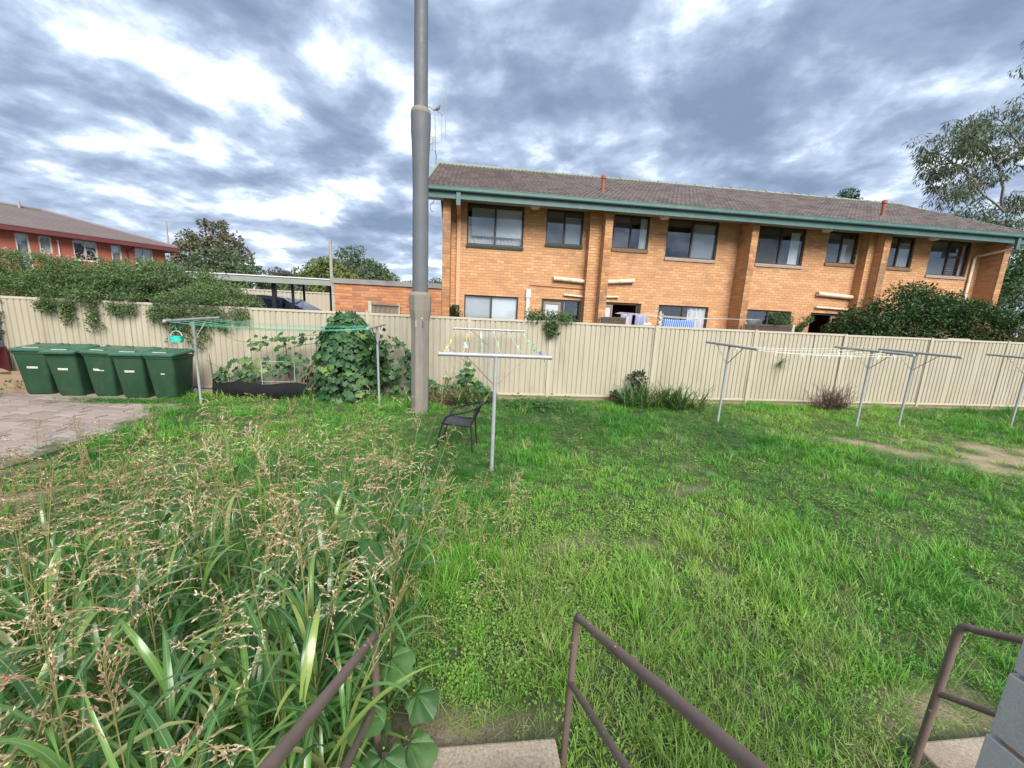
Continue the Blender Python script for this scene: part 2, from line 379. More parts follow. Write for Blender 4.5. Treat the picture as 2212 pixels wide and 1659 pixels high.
def veined(mt):
    """pale veins fanning out from the stalk, with a blotchy blade between them"""
    nt = mt.node_tree
    b = nt.nodes['Principled BSDF']
    src = b.inputs['Base Color'].links[0].from_socket
    t = _n(nt, 'ShaderNodeTexCoord'); sp = _n(nt, 'ShaderNodeSeparateXYZ'); nt.links.new(t.outputs['Object'], sp.inputs[0])
    yy = _n(nt, 'ShaderNodeMath', operation='SUBTRACT'); nt.links.new(sp.outputs[1], yy.inputs[0]); yy.inputs[1].default_value = 0.12
    at = _n(nt, 'ShaderNodeMath', operation='ARCTAN2'); nt.links.new(sp.outputs[0], at.inputs[0]); nt.links.new(yy.outputs[0], at.inputs[1])
    ml = _n(nt, 'ShaderNodeMath', operation='MULTIPLY'); nt.links.new(at.outputs[0], ml.inputs[0]); ml.inputs[1].default_value = 3.0
    sn = _n(nt, 'ShaderNodeMath', operation='SINE'); nt.links.new(ml.outputs[0], sn.inputs[0])
    ab = _n(nt, 'ShaderNodeMath', operation='ABSOLUTE'); nt.links.new(sn.outputs[0], ab.inputs[0])
    cc = mixrgb(nt, remap(nt, noise(nt, 26, 6, 0.65), 0.42, 0.68, 0, 0.55), src, (0.03, 0.085, 0.022))
    cc = mixrgb(nt, remap(nt, ab.outputs[0], 0.06, 0.16, 0.55, 0), cc, (0.20, 0.30, 0.12))
    nt.links.new(cc, b.inputs['Base Color'])
    bump(nt, b, ab.outputs[0], 0.5, 0.02)
    return mt
M['pumpkin'] = veined(leafmat('pumpkin_leaf', [(0.0, (0.045, 0.125, 0.032)), (0.6, (0.07, 0.17, 0.045)), (1.0, (0.11, 0.22, 0.065))], 0.25, 0.5))
M['shrub'] = leafmat('dark_shrub_leaf', [(0.0, (0.02, 0.052, 0.018)), (0.6, (0.035, 0.085, 0.026)), (0.92, (0.065, 0.13, 0.035)), (1.0, (0.10, 0.17, 0.045))], 0.2)
M['redshrub'] = leafmat('reddish_shrub_leaf', [(0.0, (0.16, 0.055, 0.03)), (0.35, (0.11, 0.085, 0.03)), (1.0, (0.06, 0.11, 0.03))], 0.25)
M['fernleaf'] = leafmat('conifer_leaf', [(0.0, (0.07, 0.13, 0.05)), (1.0, (0.13, 0.21, 0.07))], 0.25)
M['gum'] = leafmat('gum_leaf', [(0.0, (0.07, 0.105, 0.055)), (0.6, (0.11, 0.15, 0.08)), (1.0, (0.17, 0.19, 0.12))], 0.25)
M['farA'] = leafmat('far_green_leaf', [(0.0, (0.11, 0.16, 0.09)), (1.0, (0.18, 0.235, 0.13))], 0.35)  # far leaf colours paled to stand in for haze
M['farB'] = leafmat('far_yellow_green_leaf', [(0.0, (0.15, 0.19, 0.06)), (1.0, (0.27, 0.30, 0.10))], 0.35)
M['farC'] = leafmat('far_grey_mauve_leaf', [(0.0, (0.09, 0.085, 0.075)), (1.0, (0.15, 0.145, 0.12))], 0.3)
M['farRed'] = leafmat('rusty_blossom_leaf', [(0.0, (0.30, 0.19, 0.15)), (0.4, (0.16, 0.18, 0.10)), (1.0, (0.10, 0.16, 0.075))], 0.3)
M['strap'] = leafmat('strappy_leaf', [(0.0, (0.055, 0.14, 0.035)), (0.8, (0.10, 0.21, 0.055)), (1.0, (0.34, 0.30, 0.11))], 0.25, 0.4)
M['drape'] = surf('blue_check_cloth', (0.24, 0.26, 0.42), (0.36, 0.38, 0.52), 40, 0.9)
M['car'] = surf('dark_navy_car_paint', (0.012, 0.013, 0.028), (0.016, 0.018, 0.034), 2, 0.16, spec=0.9)
M['carglass'] = glassmat('car_glass', (0.40, 0.43, 0.45), 0.04)
M['greyroof'] = surf('grey_green_roofing', (0.23, 0.25, 0.22), (0.28, 0.30, 0.265), 2, 0.6)
M['asphalt'] = surf('asphalt', (0.05, 0.05, 0.05), (0.065, 0.063, 0.06), 3, 0.95)
M['hill'] = surf('wooded_hill', (0.05, 0.085, 0.06), (0.07, 0.11, 0.075), 0.02, 1.0)
M['polewood'] = surf('pale_wood_pole', (0.30, 0.27, 0.24), (0.38, 0.35, 0.31), 3, 0.9)
M['bone'] = surf('white_driftwood', (0.62, 0.58, 0.52), (0.28, 0.22, 0.17), 14, 0.8)

# ------------------------------------------------------------------ geometry helpers
class MB:
    """collects shapes; build() links them as one mesh object"""
    def __init__(self):
        self.v, self.f, self.m = [], [], []
    def add(self, verts, faces, mi=0):
        o = len(self.v)
        self.v += [tuple(map(float, p)) for p in verts]
        for q in faces:
            self.f.append(tuple(i+o for i in q)); self.m.append(mi)
    def box(self, x0, x1, y0, y1, z0, z1, mi=0):
        self.add([(x0,y0,z0),(x1,y0,z0),(x1,y1,z0),(x0,y1,z0),(x0,y0,z1),(x1,y0,z1),(x1,y1,z1),(x0,y1,z1)],
                 [(0,3,2,1),(4,5,6,7),(0,1,5,4),(1,2,6,5),(2,3,7,6),(3,0,4,7)], mi)
        return self
    def obox(self, a, b, w, h, up=(0,0,1), mi=0):
        """bar from a to b, w wide, h high"""
        a, b = Vector(a), Vector(b)
        d = (b-a).normalized(); s = d.cross(Vector(up)).normalized(); u = s.cross(d)
        s *= w/2; u *= h/2
        self.add([a-s-u, a+s-u, a+s+u, a-s+u, b-s-u, b+s-u, b+s+u, b-s+u],
                 [(0,3,2,1),(4,5,6,7),(0,1,5,4),(1,2,6,5),(2,3,7,6),(3,0,4,7)], mi)
        return self
    def tube(self, pts, r, n=8, caps=True, mi=0):
        pts = [Vector(p) for p in pts]
        k = len(pts)
        rs = [r]*k if isinstance(r, (int, float)) else list(r)
        prev = None
        V, F = [], []
        for i, p in enumerate(pts):
            d = (pts[min(i+1, k-1)]-pts[max(i-1, 0)])
            d = d.normalized() if d.length > 1e-9 else Vector((0,0,1))
            if prev is None:
                s = d.cross(Vector((0,0,1)))
                if s.length < 1e-3:
                    s = d.cross(Vector((0,1,0)))
            else:
                s = prev - d*prev.dot(d)
            s.normalize(); prev = s
            t = d.cross(s)
            for j in range(n):
                a = 2*math.pi*j/n
                V.append(p + (s*math.cos(a)+t*math.sin(a))*rs[i])
        for i in range(k-1):
            for j in range(n):
                F.append((i*n+j, i*n+(j+1)%n, (i+1)*n+(j+1)%n, (i+1)*n+j))
        if caps:
            F.append(tuple(range(n-1, -1, -1))); F.append(tuple((k-1)*n+j for j in range(n)))
        self.add(V, F, mi)
        return self
    def lathe(self, prof, c=(0,0,0), n=16, mi=0, sx=1.0, sy=1.0, a0=0.0):
        V, F = [], []
        for r, z in prof:
            for j in range(n):
                a = 2*math.pi*j/n+a0
                V.append((c[0]+r*math.cos(a)*sx, c[1]+r*math.sin(a)*sy, c[2]+z))
        for i in range(len(prof)-1):
            for j in range(n):
                F.append((i*n+j, i*n+(j+1)%n, (i+1)*n+(j+1)%n, (i+1)*n+j))
        F.append(tuple(range(n-1, -1, -1))); F.append(tuple((len(prof)-1)*n+j for j in range(n)))
        self.add(V, F, mi)
        return self
    def extrude(self, poly, fn, t0, t1, mi=0):
        """polygon in 2D mapped by fn(u, v, t), swept from t0 to t1"""
        n = len(poly)
        V = [fn(u, v, t0) for u, v in poly]+[fn(u, v, t1) for u, v in poly]
        F = [(i, (i+1) % n, n+(i+1) % n, n+i) for i in range(n)]
        F += [tuple(range(n-1, -1, -1)), tuple(range(n, 2*n))]
        self.add(V, F, mi)
        return self
    def mesh(self, name, mats, smooth=False, fix=True):
        me = bpy.data.meshes.new(name)
        me.from_pydata(self.v, [], self.f)
        for x in (mats if isinstance(mats, (list, tuple)) else [mats]):
            me.materials.append(M[x] if isinstance(x, str) else x)
        me.polygons.foreach_set('material_index', self.m)
        if fix:
            import bmesh
            bm = bmesh.new(); bm.from_mesh(me)
            bmesh.ops.recalc_face_normals(bm, faces=bm.faces)
            bm.to_mesh(me); bm.free()
        if smooth:
            me.polygons.foreach_set('use_smooth', [True]*len(me.polygons))
            me.set_sharp_from_angle(angle=R(40))
        me.update()
        return me
    def build(self, name, mats, parent=None, smooth=False, local=False, bevel=0):
        o = bpy.data.objects.new(name, self.mesh(name, mats, smooth))
        col.objects.link(o)
        adopt(o, parent, local)
        if bevel:
            bv = o.modifiers.new('bevel', 'BEVEL'); bv.width = bevel; bv.segments = 2; bv.limit_method = 'ANGLE'
        return o
def adopt(o, parent, local=False):
    if parent is not None:
        o.parent = parent
        if not local and parent.type == 'EMPTY' and parent.parent is None:
            o.matrix_parent_inverse = Matrix.Translation(-parent.location)
def tag(o, label, cat, group=None):
    o['label'] = label; o['category'] = cat
    if group:
        o['group'] = group
    return o
def thing(name, label, cat, loc=(0,0,0), group=None, rz=0.0):
    o = bpy.data.objects.new(name, None)
    o.empty_display_size = 0.1
    col.objects.link(o)
    o.location = loc; o.rotation_euler = (0, 0, rz)
    return tag(o, label, cat, group)
def structure(o):
    o['kind'] = 'structure'; return o
def stuff(o, label=None, cat=None):
    o['kind'] = 'stuff'
    if label:
        tag(o, label, cat)
    return o
def place(me, name, parent, M4=None, loc=None, local=False):
    """one more object on shared mesh data"""
    o = bpy.data.objects.new(name, me)
    col.objects.link(o)
    if M4 is not None:
        o.matrix_basis = M4
    if loc is not None:
        o.location = loc
    adopt(o, parent, local)
    return o
def copy_thing(root, loc, rz=None, label=None):
    c = root.copy(); col.objects.link(c); c.location = loc
    if rz is not None:
        c.rotation_euler = (0, 0, rz)
    if label:
        c['label'] = label
    for ch in root.children:
        d = ch.copy(); col.objects.link(d); d.parent = c
        for g in ch.children:
            e = g.copy(); col.objects.link(e); e.parent = d
    return c
def bulk(name, V, F, mat, parent=None, attrs=None, smooth=False, mats_idx=None):
    """numpy vertices (n,3) and faces (m,3|4) as one mesh object; attrs: name -> (domain, values)"""
    me = bpy.data.meshes.new(name)
    V = np.asarray(V, np.float32); F = np.asarray(F, np.int32)
    k = F.shape[1]
    me.vertices.add(len(V)); me.vertices.foreach_set('co', V.ravel())
    me.loops.add(F.size); me.loops.foreach_set('vertex_index', F.ravel())
    me.polygons.add(len(F))
    me.polygons.foreach_set('loop_start', np.arange(0, F.size, k, dtype=np.int32))
    me.polygons.foreach_set('loop_total', np.full(len(F), k, np.int32))
    for x in (mat if isinstance(mat, (list, tuple)) else [mat]):
        me.materials.append(M[x] if isinstance(x, str) else x)
    if mats_idx is not None:
        me.polygons.foreach_set('material_index', np.asarray(mats_idx, np.int32))
    me.polygons.foreach_set('use_smooth', np.full(len(F), bool(smooth)))
    for an, (dom, vals) in (attrs or {}).items():
        a = me.attributes.new(an, 'FLOAT', dom)
        a.data.foreach_set('value', np.asarray(vals, np.float32))
    me.update(calc_edges=True)
    o = bpy.data.objects.new(name, me)
    col.objects.link(o)
    adopt(o, parent)
    return o
def unit(a):
    return a/np.maximum(np.linalg.norm(a, axis=-1, keepdims=True), 1e-9)
def rand_unit(n):
    return unit(rng.normal(size=(n, 3)))
def leafq(P, D, N, L, Wd, fold=0.15):
    """folded leaves: four corners each, two triangles"""
    D = unit(D); S = unit(np.cross(D, N)); N = np.cross(S, D)
    L = np.asarray(L)[:, None]; Wd = np.asarray(Wd)[:, None]
    V = np.stack([P, P+D*L*0.45+S*Wd/2+N*Wd*fold, P+D*L, P+D*L*0.45-S*Wd/2+N*Wd*fold], 1).reshape(-1, 3)
    b = np.arange(len(P))[:, None]*4
    F = np.concatenate([b+np.array([[0,1,2]]), b+np.array([[0,2,3]])], 1).reshape(-1, 3)
    return V, F
def foliage(name, P, mat, parent, size, aspect=0.5, up=0.5, droop=0.0, tint=None, out=None):
    n = len(P)
    D = rand_unit(n)*0.8
    if out is not None:
        D = D+out*0.7
    D[:, 2] -= droop
    N = rand_unit(n)*0.6; N[:, 2] += up
    if out is not None:
        N = N+out*0.5
    L = rng.uniform(size[0], size[1], n)
    V, F = leafq(P, D, unit(N), L, L*aspect)
    t = np.repeat(np.clip(rng.uniform(0, 1, n) if tint is None else tint, 0, 0.999), 2)
    return bulk(name, V, F, mat, parent, {'tint': ('FACE', t)})
def clumps(centers, radii, per, flat=0.75):
    C = np.repeat(np.asarray(centers, float), per, 0); r = np.repeat(np.asarray(radii, float), per)
    d = rng.normal(size=(len(C), 3)); d = unit(d)*np.cbrt(rng.uniform(0.15, 1, len(C)))[:, None]
    d[:, 2] *= flat
    return C+d*r[:, None], unit(d)
def vnoise(x, y, s, seed=0):
    """smooth value noise in numpy"""
    g = np.random.default_rng(seed).uniform(0, 1, (64, 64))
    x = np.asarray(x)/s+17.3; y = np.asarray(y)/s+9.1
    xi = np.floor(x).astype(int); yi = np.floor(y).astype(int)
    fx = x-xi; fy = y-yi; fx = fx*fx*(3-2*fx); fy = fy*fy*(3-2*fy)
    a = g[xi % 64, yi % 64]; b = g[(xi+1) % 64, yi % 64]; c = g[xi % 64, (yi+1) % 64]; d = g[(xi+1) % 64, (yi+1) % 64]
    return (a*(1-fx)+b*fx)*(1-fy)+(c*(1-fx)+d*fx)*fy
def fbm(x, y, s, seed=0):
    return (vnoise(x, y, s, seed)+0.5*vnoise(x, y, s/2.1, seed+1)+0.25*vnoise(x, y, s/4.3, seed+2))/1.75
def in_view(P, margin=0.12):
    v = P-CAM; z = v@FW
    x = (v@RT)/np.maximum(z, 1e-6)/(1106/825); y = (v@UP)/np.maximum(z, 1e-6)/(829.5/825)
    return (z > 0.1) & (np.abs(x) < 1+margin) & (np.abs(y) < 1+margin)

# ------------------------------------------------------------------ ground
def ground_z(x, y):
    return 0.05*(fbm(x, y, 2.2, 5)-0.5)+0.02*(fbm(x, y, 0.5, 8)-0.5)
gx, gy = 171, 61
X, Y = np.meshgrid(np.linspace(-14, 20, gx), np.linspace(-2.0, 10.0, gy), indexing='ij')
fade = np.clip((Y-1.0)/1.0, 0, 1)*np.clip((9.7-Y)/0.6, 0, 1)
Vg = np.stack([X, Y, ground_z(X, Y)*fade], -1).reshape(-1, 3)
i, j = np.meshgrid(np.arange(gx-1), np.arange(gy-1), indexing='ij')
q = (i*gy+j).ravel()
Fg = np.stack([q, q+gy, q+gy+1, q+1], 1)
# bare earth patches, in metres: centre, half axes, turn
BARE = [(7.9, 6.25, 1.2, 0.34, -0.5), (8.5, 5.6, 1.1, 0.32, -0.6), (10.1, 6.15, 1.2, 0.34, -0.35), (10.0, 5.3, 1.6, 0.5, -0.3), (8.9, 4.9, 0.9, 0.3, -0.3), (11.6, 5.2, 1.0, 0.3, -0.3), (3.35, 5.15, 0.55, 0.16, -.4, .5), (2.9, 4.4, 0.45, 0.12, .3, .4), (1.1, 3.25, 0.4, 0.12, 0.2, .5), (1.8, 3.2, 0.4, 0.10, -.3, .5),
        (0.05, 1.55, 0.40, 0.15, 0), (2.75, 1.5, 0.45, 0.2, 0, .7), (-6.0, 4.6, 0.7, 0.28, 0.7), (-4.9, 4.0, 0.5, 0.22, 0.5)]
def bare(x, y):
    b = np.zeros_like(np.asarray(x, float))
    for cx, cy, a, c, t, *st in BARE:
        dx, dy = x-cx, y-cy
        u = (dx*math.cos(t)+dy*math.sin(t))/a; w = (-dx*math.sin(t)+dy*math.cos(t))/c
        b = np.maximum(b, np.clip((1.3-np.sqrt(u*u+w*w))*1.0+3.6*(fbm(x, y, 0.40, 3)-0.49), 0, 1)*np.clip(1.9-np.sqrt(u*u+w*w), 0, 1)*np.clip(0.25+1.3*fbm(x, y, 0.16, 14), 0, 1)*(st[0] if st else 1))
    b = np.maximum(b, np.clip((y-9.45+0.25*(fbm(x, y, 0.6, 4)-0.5))/0.2, 0, 1)*0.85)
    return b
def paved(x, y):
    """1 on the brick paving at the left"""
    edge = -6.15-0.10*(y-8.36)+0.10*np.sin(y*2.1)
    return ((x < edge+0.22*(vnoise(x, y, 0.5, 12)-0.5)) & (y > 3.6)).astype(float)
mt, nt, b = _nt('lawn_soil')
n1 = noise(nt, 6, 6, 0.65)
cc = mixrgb(nt, remap(nt, n1, 0.35, 0.65), (0.035, 0.055, 0.016), (0.06, 0.085, 0.024))  # ground colour darkened to give shaded depth between the blades
bare_a = attr(nt, 'bare')
soil = mixrgb(nt, remap(nt, noise(nt, 14, 6, 0.7), 0.35, 0.65), (0.30, 0.23, 0.15), (0.44, 0.35, 0.24))
soil = mixrgb(nt, remap(nt, noise(nt, 90, 3), 0.5, 0.62, 0, 0.7), soil, (0.17, 0.12, 0.075))
cc = mixrgb(nt, bare_a, cc, soil)
nt.links.new(cc, b.inputs['Base Color']); b.inputs['Roughness'].default_value = 0.95
bump(nt, b, noise(nt, 50, 6), 0.7, 0.02)
M['lawn'] = mt
lawn = structure(bulk('lawn', Vg, Fg, 'lawn', None, {'bare': ('POINT', bare(Vg[:, 0], Vg[:, 1]))}, smooth=True))
g = MB(); g.add([(-900,-300,-0.09),(900,-300,-0.09),(900,1500,-0.09),(-900,1500,-0.09)], [(0,1,2,3)])
M['field'] = surf('far_ground', (0.06, 0.08, 0.03), (0.10, 0.10, 0.05), 0.05, 1.0)
structure(g.build('ground', 'field'))
g = MB(); g.box(-70, -4.1, 12.25, 75, -0.08, 0.70)
structure(g.build('car_park', 'asphalt'))
# hill far away
hx = np.linspace(-420, 420, 61); V = []; F = []
for k, x in enumerate(hx):
    h = 60*math.exp(-((x-20)/120)**2)+22*fbm(np.array([x]), np.array([0.0]), 90, 31)[0]-8
    V += [(x, 640, -1), (x, 700, max(h*0.7, 0)), (x, 780, max(h, 0)), (x, 900, -1)]
for k in range(60):
    for a in range(3):
        F.append((k*4+a, k*4+4+a, k*4+5+a, k*4+1+a))
structure(bulk('hill', V, F, 'hill', None, smooth=True))

# paving: bedding sheet and single pavers
g = MB(); g.box(-12.5, -5.6, 3.4, 9.75, -0.02, 0.028)
paving = structure(g.build('paving', 'joint'))
pm_cache = {}
def paver_mesh(w, d):
    k = (round(w, 2), round(d, 2))
    if k not in pm_cache:
        w, d = k; e = 0.008; h = 0.045
        mb = MB()
        mb.add([(-w/2,-d/2,0),(w/2,-d/2,0),(w/2,d/2,0),(-w/2,d/2,0),(-w/2,-d/2,h-e),(w/2,-d/2,h-e),(w/2,d/2,h-e),(-w/2,d/2,h-e),
                (-w/2+e,-d/2+e,h),(w/2-e,-d/2+e,h),(w/2-e,d/2-e,h),(-w/2+e,d/2-e,h)],
               [(0,1,5,4),(1,2,6,5),(2,3,7,6),(3,0,4,7),(4,5,9,8),(5,6,10,9),(6,7,11,10),(7,4,8,11),(8,9,10,11)])
        pm_cache[k] = mb.mesh('paver', 'paver')
    return pm_cache[k]
ang = R(-9); pw, pd = 0.40, 0.235
cnt = 0
for r in range(-6, 32):
    for c in range(-8, 20):
        u = -12.2+c*pw+(pw/2 if r % 2 else 0); v = 3.2+r*pd
        x = -9+(u+9)*math.cos(ang)-(v-6.5)*math.sin(ang); y = 6.5+(u+9)*math.sin(ang)+(v-6.5)*math.cos(ang)
        if x < -11.5 or y > 9.7 or y < 4.2 or not paved(np.array([x-0.15]), np.array([y]))[0] or not in_view(np.array([[x, y, 0.05]]), 0.22)[0]:
            continue
        if random.random() < 0.02:
            continue
        jit = 0.35 if (y > 8 and x > -8.3) else 0.12
        o = place(paver_mesh(pw-0.016-random.choice((0, 0.01, 0.02)), pd-0.014-random.choice((0, 0.01))), 'paver', paving,
                  Matrix.Translation((x+random.uniform(-.008,.008), y+random.uniform(-.006,.006), -0.008+random.uniform(0,.014)))
                  @ Matrix.Rotation(ang+random.gauss(0, 0.05*jit*4), 4, 'Z') @ Matrix.Rotation(random.gauss(0, 0.02), 4, 'X') @ Matrix.Rotation(random.gauss(0, 0.015), 4, 'Y'))
        cnt += 1
print('pavers', cnt)

# ------------------------------------------------------------------ boundary fence
FY = 9.85
POSTS = [-10.42, -7.86, -5.29, -2.52, -0.04, 2.06, 4.93, 7.80, 10.55, 13.35, 15.98, 18.6]
FT = 2.03
fence = thing('boundary_fence', 'long cream corrugated sheet metal fence along the back of the lawn', 'fence', (4.0, FY, 0))
def sheet(x0, x1, y, z0, z1, name='sheet', mat='fence', parent=None, pitch=0.128, depth=0.022, along='x'):
    prof = []
    x = x0
    while x < x1-1e-4:
        for dx, dy in ((0, 0), (pitch*0.66, 0), (pitch*0.74, depth), (pitch*0.92, depth)):
            if x+dx < x1:
                prof.append((x+dx, dy))
        x += pitch
    prof.append((x1, 0))
    V, F = [], []
    nz = 6
    for a, d in prof:
        for q_ in range(nz):
            z = z0+(z1-z0)*q_/(nz-1)
            V.append((a, y+d, z) if along == 'x' else (y+d, a, z))
    for k in range(len(prof)-1):
        for q_ in range(nz-1):
            F.append((nz*k+q_, nz*k+nz+q_, nz*k+nz+1+q_, nz*k+1+q_))
    mb = MB(); mb.add(V, F)
    w1, w2, w3 = (random.uniform(0, 6) for _ in range(3))
    ax = 1 if along == 'x' else 0
    mb.v = [tuple(c+(0.005*math.sin(2.3*v[1-ax]+w1)*math.sin(2.6*v[2]+w2) if i_ == ax else 0) for i_, c in enumerate(v)) for v in mb.v]
    o = mb.build(name, mat, parent)
    sl = o.modifiers.new('thickness', 'SOLIDIFY'); sl.thickness = 0.003
    return o
for k, px in enumerate(POSTS):
    mb = MB()
    tilt = random.gauss(0, 0.006)
    mb.box(px-0.034, px+0.034, FY-0.045, FY+0.03, -0.02, FT+0.015+random.uniform(-.008, .012))
    mb.box(px-0.010, px+0.010, FY-0.049, FY-0.045, -0.02, FT)      # channel lip
    po = mb.build('post', 'fencepost', fence)
    if k in (2, 3, 10):
        MB().box(px-0.042, px+0.042, FY-0.052, FY+0.036, FT+0.016, FT+0.035).build('post_cap', 'galv', po, bevel=0.006)
for a, bb in zip(POSTS[:-1], POSTS[1:]):
    l, r = a+0.036, bb-0.036
    dz0, dz1 = random.gauss(0, 0.006), random.gauss(0, 0.006)
    tr_ = MB().box(l, r, FY-0.028, FY+0.026, FT-0.055, FT)
    tr_.v = [(x, y+0.012*math.sin(3.1*(x-l)/(r-l))*math.copysign(1, dz0), z+(dz0 if x == l else dz1)) for x, y, z in tr_.v]
    tr_.build('top_rail', 'fencepost', fence, bevel=0.005)
    MB().box(l, r, FY-0.026, FY+0.024, 0.055, 0.105).build('bottom_rail', 'fencepost', fence, bevel=0.005)
    w = (r-l)/3
    for s in range(3):
        sheet(l+s*w, l+(s+1)*w-0.004, FY-0.012+0.004*(s % 2), 0.09, FT-0.05, parent=fence)
# timber plinth below the fence
for a, bb in zip(POSTS[:-1], POSTS[1:]):
    MB().box(a+0.04, bb-0.04, FY-0.015, FY+0.015, -0.03, 0.055).build('plinth_board', 'stake', fence)
# side fence at the left corner
sidef = thing('side_fence', 'darker metal fence running forward from the left corner behind the cardboard box', 'fence', (-10.5, 8.5, 0))
sheet(6.2, 9.80, -10.55, 0.05, 2.0, parent=sidef, mat='oldfence', along='y')
MB().box(-10.57, -10.51, 6.2, 9.80, 1.97, 2.03).build('top_rail', 'oldfence', sidef)

# ------------------------------------------------------------------ bricks
BH, BP, BL, BLP = 0.076, 0.086, 0.230, 0.240
bm_cache = {}
def brick_mesh(L, axis, mat):
    k = (round(L, 2), axis, mat)
    if k not in bm_cache:
        mb = MB(); h = k[0]/2; e = 0.004
        # face towards -Y (axis x) or +-X (axis y)
        if axis == 'x':
            mb.add([(-h,0.05,-BH/2),(h,0.05,-BH/2),(h,0.05,BH/2),(-h,0.05,BH/2),(-h,e,-BH/2),(h,e,-BH/2),(h,e,BH/2),(-h,e,BH/2),(-h+e,0,-BH/2+e),(h-e,0,-BH/2+e),(h-e,0,BH/2-e),(-h+e,0,BH/2-e)],
                   [(0,1,5,4),(1,2,6,5),(2,3,7,6),(3,0,4,7),(4,5,9,8),(5,6,10,9),(6,7,11,10),(7,4,8,11),(8,9,10,11)])
        else:
            s = 1 if axis == 'y+' else -1
            mb.add([(s*-0.05,-h,-BH/2),(s*-0.05,h,-BH/2),(s*-0.05,h,BH/2),(s*-0.05,-h,BH/2),(0,-h,-BH/2),(0,h,-BH/2),(0,h,BH/2),(0,-h,BH/2)],
                   [(0,1,5,4),(1,2,6,5),(2,3,7,6),(3,0,4,7),(4,5,6,7)])
        bm_cache[k] = mb.mesh('brick', mat)
    return bm_cache[k]
def courses(u0, u1, z0, z1, openings=(), phase=0.0):
    out = []
    n = int((z1-z0)/BP+1e-6)
    for r in range(n):
        za = z0+r*BP
        spans = [(u0, u1)]
        for (a, bq, c, d) in openings:
            if za+BH/2 > c and za+BH/2 < d:
                ns = []
                for (p, qq) in spans:
                    if bq <= p or a >= qq:
                        ns.append((p, qq))
                    else:
                        if a > p: ns.append((p, a))
                        if bq < qq: ns.append((bq, qq))
                spans = ns
        off = u0+phase-(BLP/2 if r % 2 else 0)-BLP
        k = 0
        while off+k*BLP < u1:
            a, bq = off+k*BLP+0.005, off+k*BLP+0.005+BL
            k += 1
            for (p, qq) in spans:
                s, e = max(a, p), min(bq, qq)
                if e-s > 0.03:
                    out.append((s, e, za+BH/2))
    return out
def lay(parent, items, limit, mats):
    """items: (axis, centre, length, mat); the nearest ones one by one, the rest joined"""
    d = [(np.linalg.norm(np.array(c)-CAM)+(100 if c[2] < 2.0 else 0)+(40 if ax != 'x' else 0), k) for k, (ax, c, L, mt_) in enumerate(items)]
    d.sort()
    single = set(k for _, k in d[:limit])
    V, F, T, MI = [], [], [], []
    o = 0
    for k, (ax, c, L, mt_) in enumerate(items):
        me = brick_mesh(L, ax, mt_)
        if k in single:
            place(me, 'brick', parent, loc=c)
        else:
            vs = np.array([v.co for v in me.vertices])+np.array(c)
            t = random.random()
            for p in me.polygons:
                F.append([o+i for i in p.vertices]); T.append(t); MI.append(mats.index(mt_))
            V.append(vs); o += len(vs)
    if V:
        ob = bulk('brickwork', np.concatenate(V), F, mats, parent, {'tint': ('FACE', T)}, mats_idx=MI)
        ob['kind'] = 'stuff'

# ------------------------------------------------------------------ apartment building
WY = 12.6; Z0 = 0.30; ZT = 5.46
apt = thing('apartment_block', 'two storey orange brick apartment block with grey tiled roof behind the fence', 'building', (8.8, WY, 0))
UPW = [(-0.20,1.575,4.256),(2.29,3.49,4.428),(4.49,5.70,4.428),(6.32,8.11,4.256),(9.55,11.30,4.256),(12.15,13.31,4.428),(14.38,15.54,4.428),(16.20,17.85,4.256)]
LOW = [(-0.23,1.51,1.332),(2.28,3.62,0.30),(4.32,5.68,0.30),(6.31,8.11,1.332),(9.55,11.24,1.332),(11.99,13.40,0.30)]
HEADL = 2.708
OPEN = [(a, b_, z, ZT) for a, b_, z in UPW]+[(a, b_, z, HEADL) for a, b_, z in LOW]
FINS = [(-0.90,-0.67), (4.01,4.25), (8.86,9.09), (13.64,13.88), (18.34,18.58)]
wall = None
mb = MB()
xs = sorted(set([-0.67, 18.34]+[v for o in OPEN for v in o[:2]])); zs = sorted(set([-0.05, ZT]+[v for o in OPEN for v in o[2:]]))
for xa, xb in zip(xs[:-1], xs[1:]):
    run = None
    for za, zb in zip(zs[:-1], zs[1:]):
        cx, cz = (xa+xb)/2, (za+zb)/2
        hole = any(a < cx < b_ and c < cz < d for a, b_, c, d in OPEN)
        if not hole:
            if run is None: run = [za, zb]
            else: run[1] = zb
        if hole or zb == zs[-1]:
            if run: mb.box(xa, xb, WY+0.006, WY+0.22, run[0], run[1]); run = None
for a, b_ in FINS:
    mb.box(a+0.005, b_-0.005, 12.006, WY+0.2, -0.05, ZT)
mb.box(3.64, 4.01, 12.31, WY+0.01, -0.05, ZT); mb.box(13.41, 13.64, 12.31, WY+0.01, -0.05, ZT)
mb.box(-0.66, -0.44, WY+0.22, 20.8, -0.05, ZT); mb.box(18.1, 18.33, WY+0.22, 20.8, -0.05, ZT); mb.box(-0.66, 18.33, 20.8, 21.0, -0.05, ZT)
wall = mb.build('wall', 'mortar', apt)
items = []
for s, e, z in courses(-0.67, 18.34, Z0, ZT, OPEN+[(3.63, 4.26, 0, 9), (8.86, 9.09, 0, 9), (13.40, 13.88, 0, 9)]):
    items.append(('x', ((s+e)/2, WY, z), e-s, 'brick'))
for a, b_ in FINS:
    for s, e, z in courses(a, b_, Z0, ZT, phase=0.0 if a < 0 else 0.005):
        items.append(('x', ((s+e)/2, 12.0, z), e-s, 'finbrick'))
    for s, e, z in courses(12.055, WY+0.02, Z0, ZT, phase=0.1):
        items.append(('y-', (a, (s+e)/2, z), e-s, 'brick')); items.append(('y+', (b_, (s+e)/2, z), e-s, 'brick'))
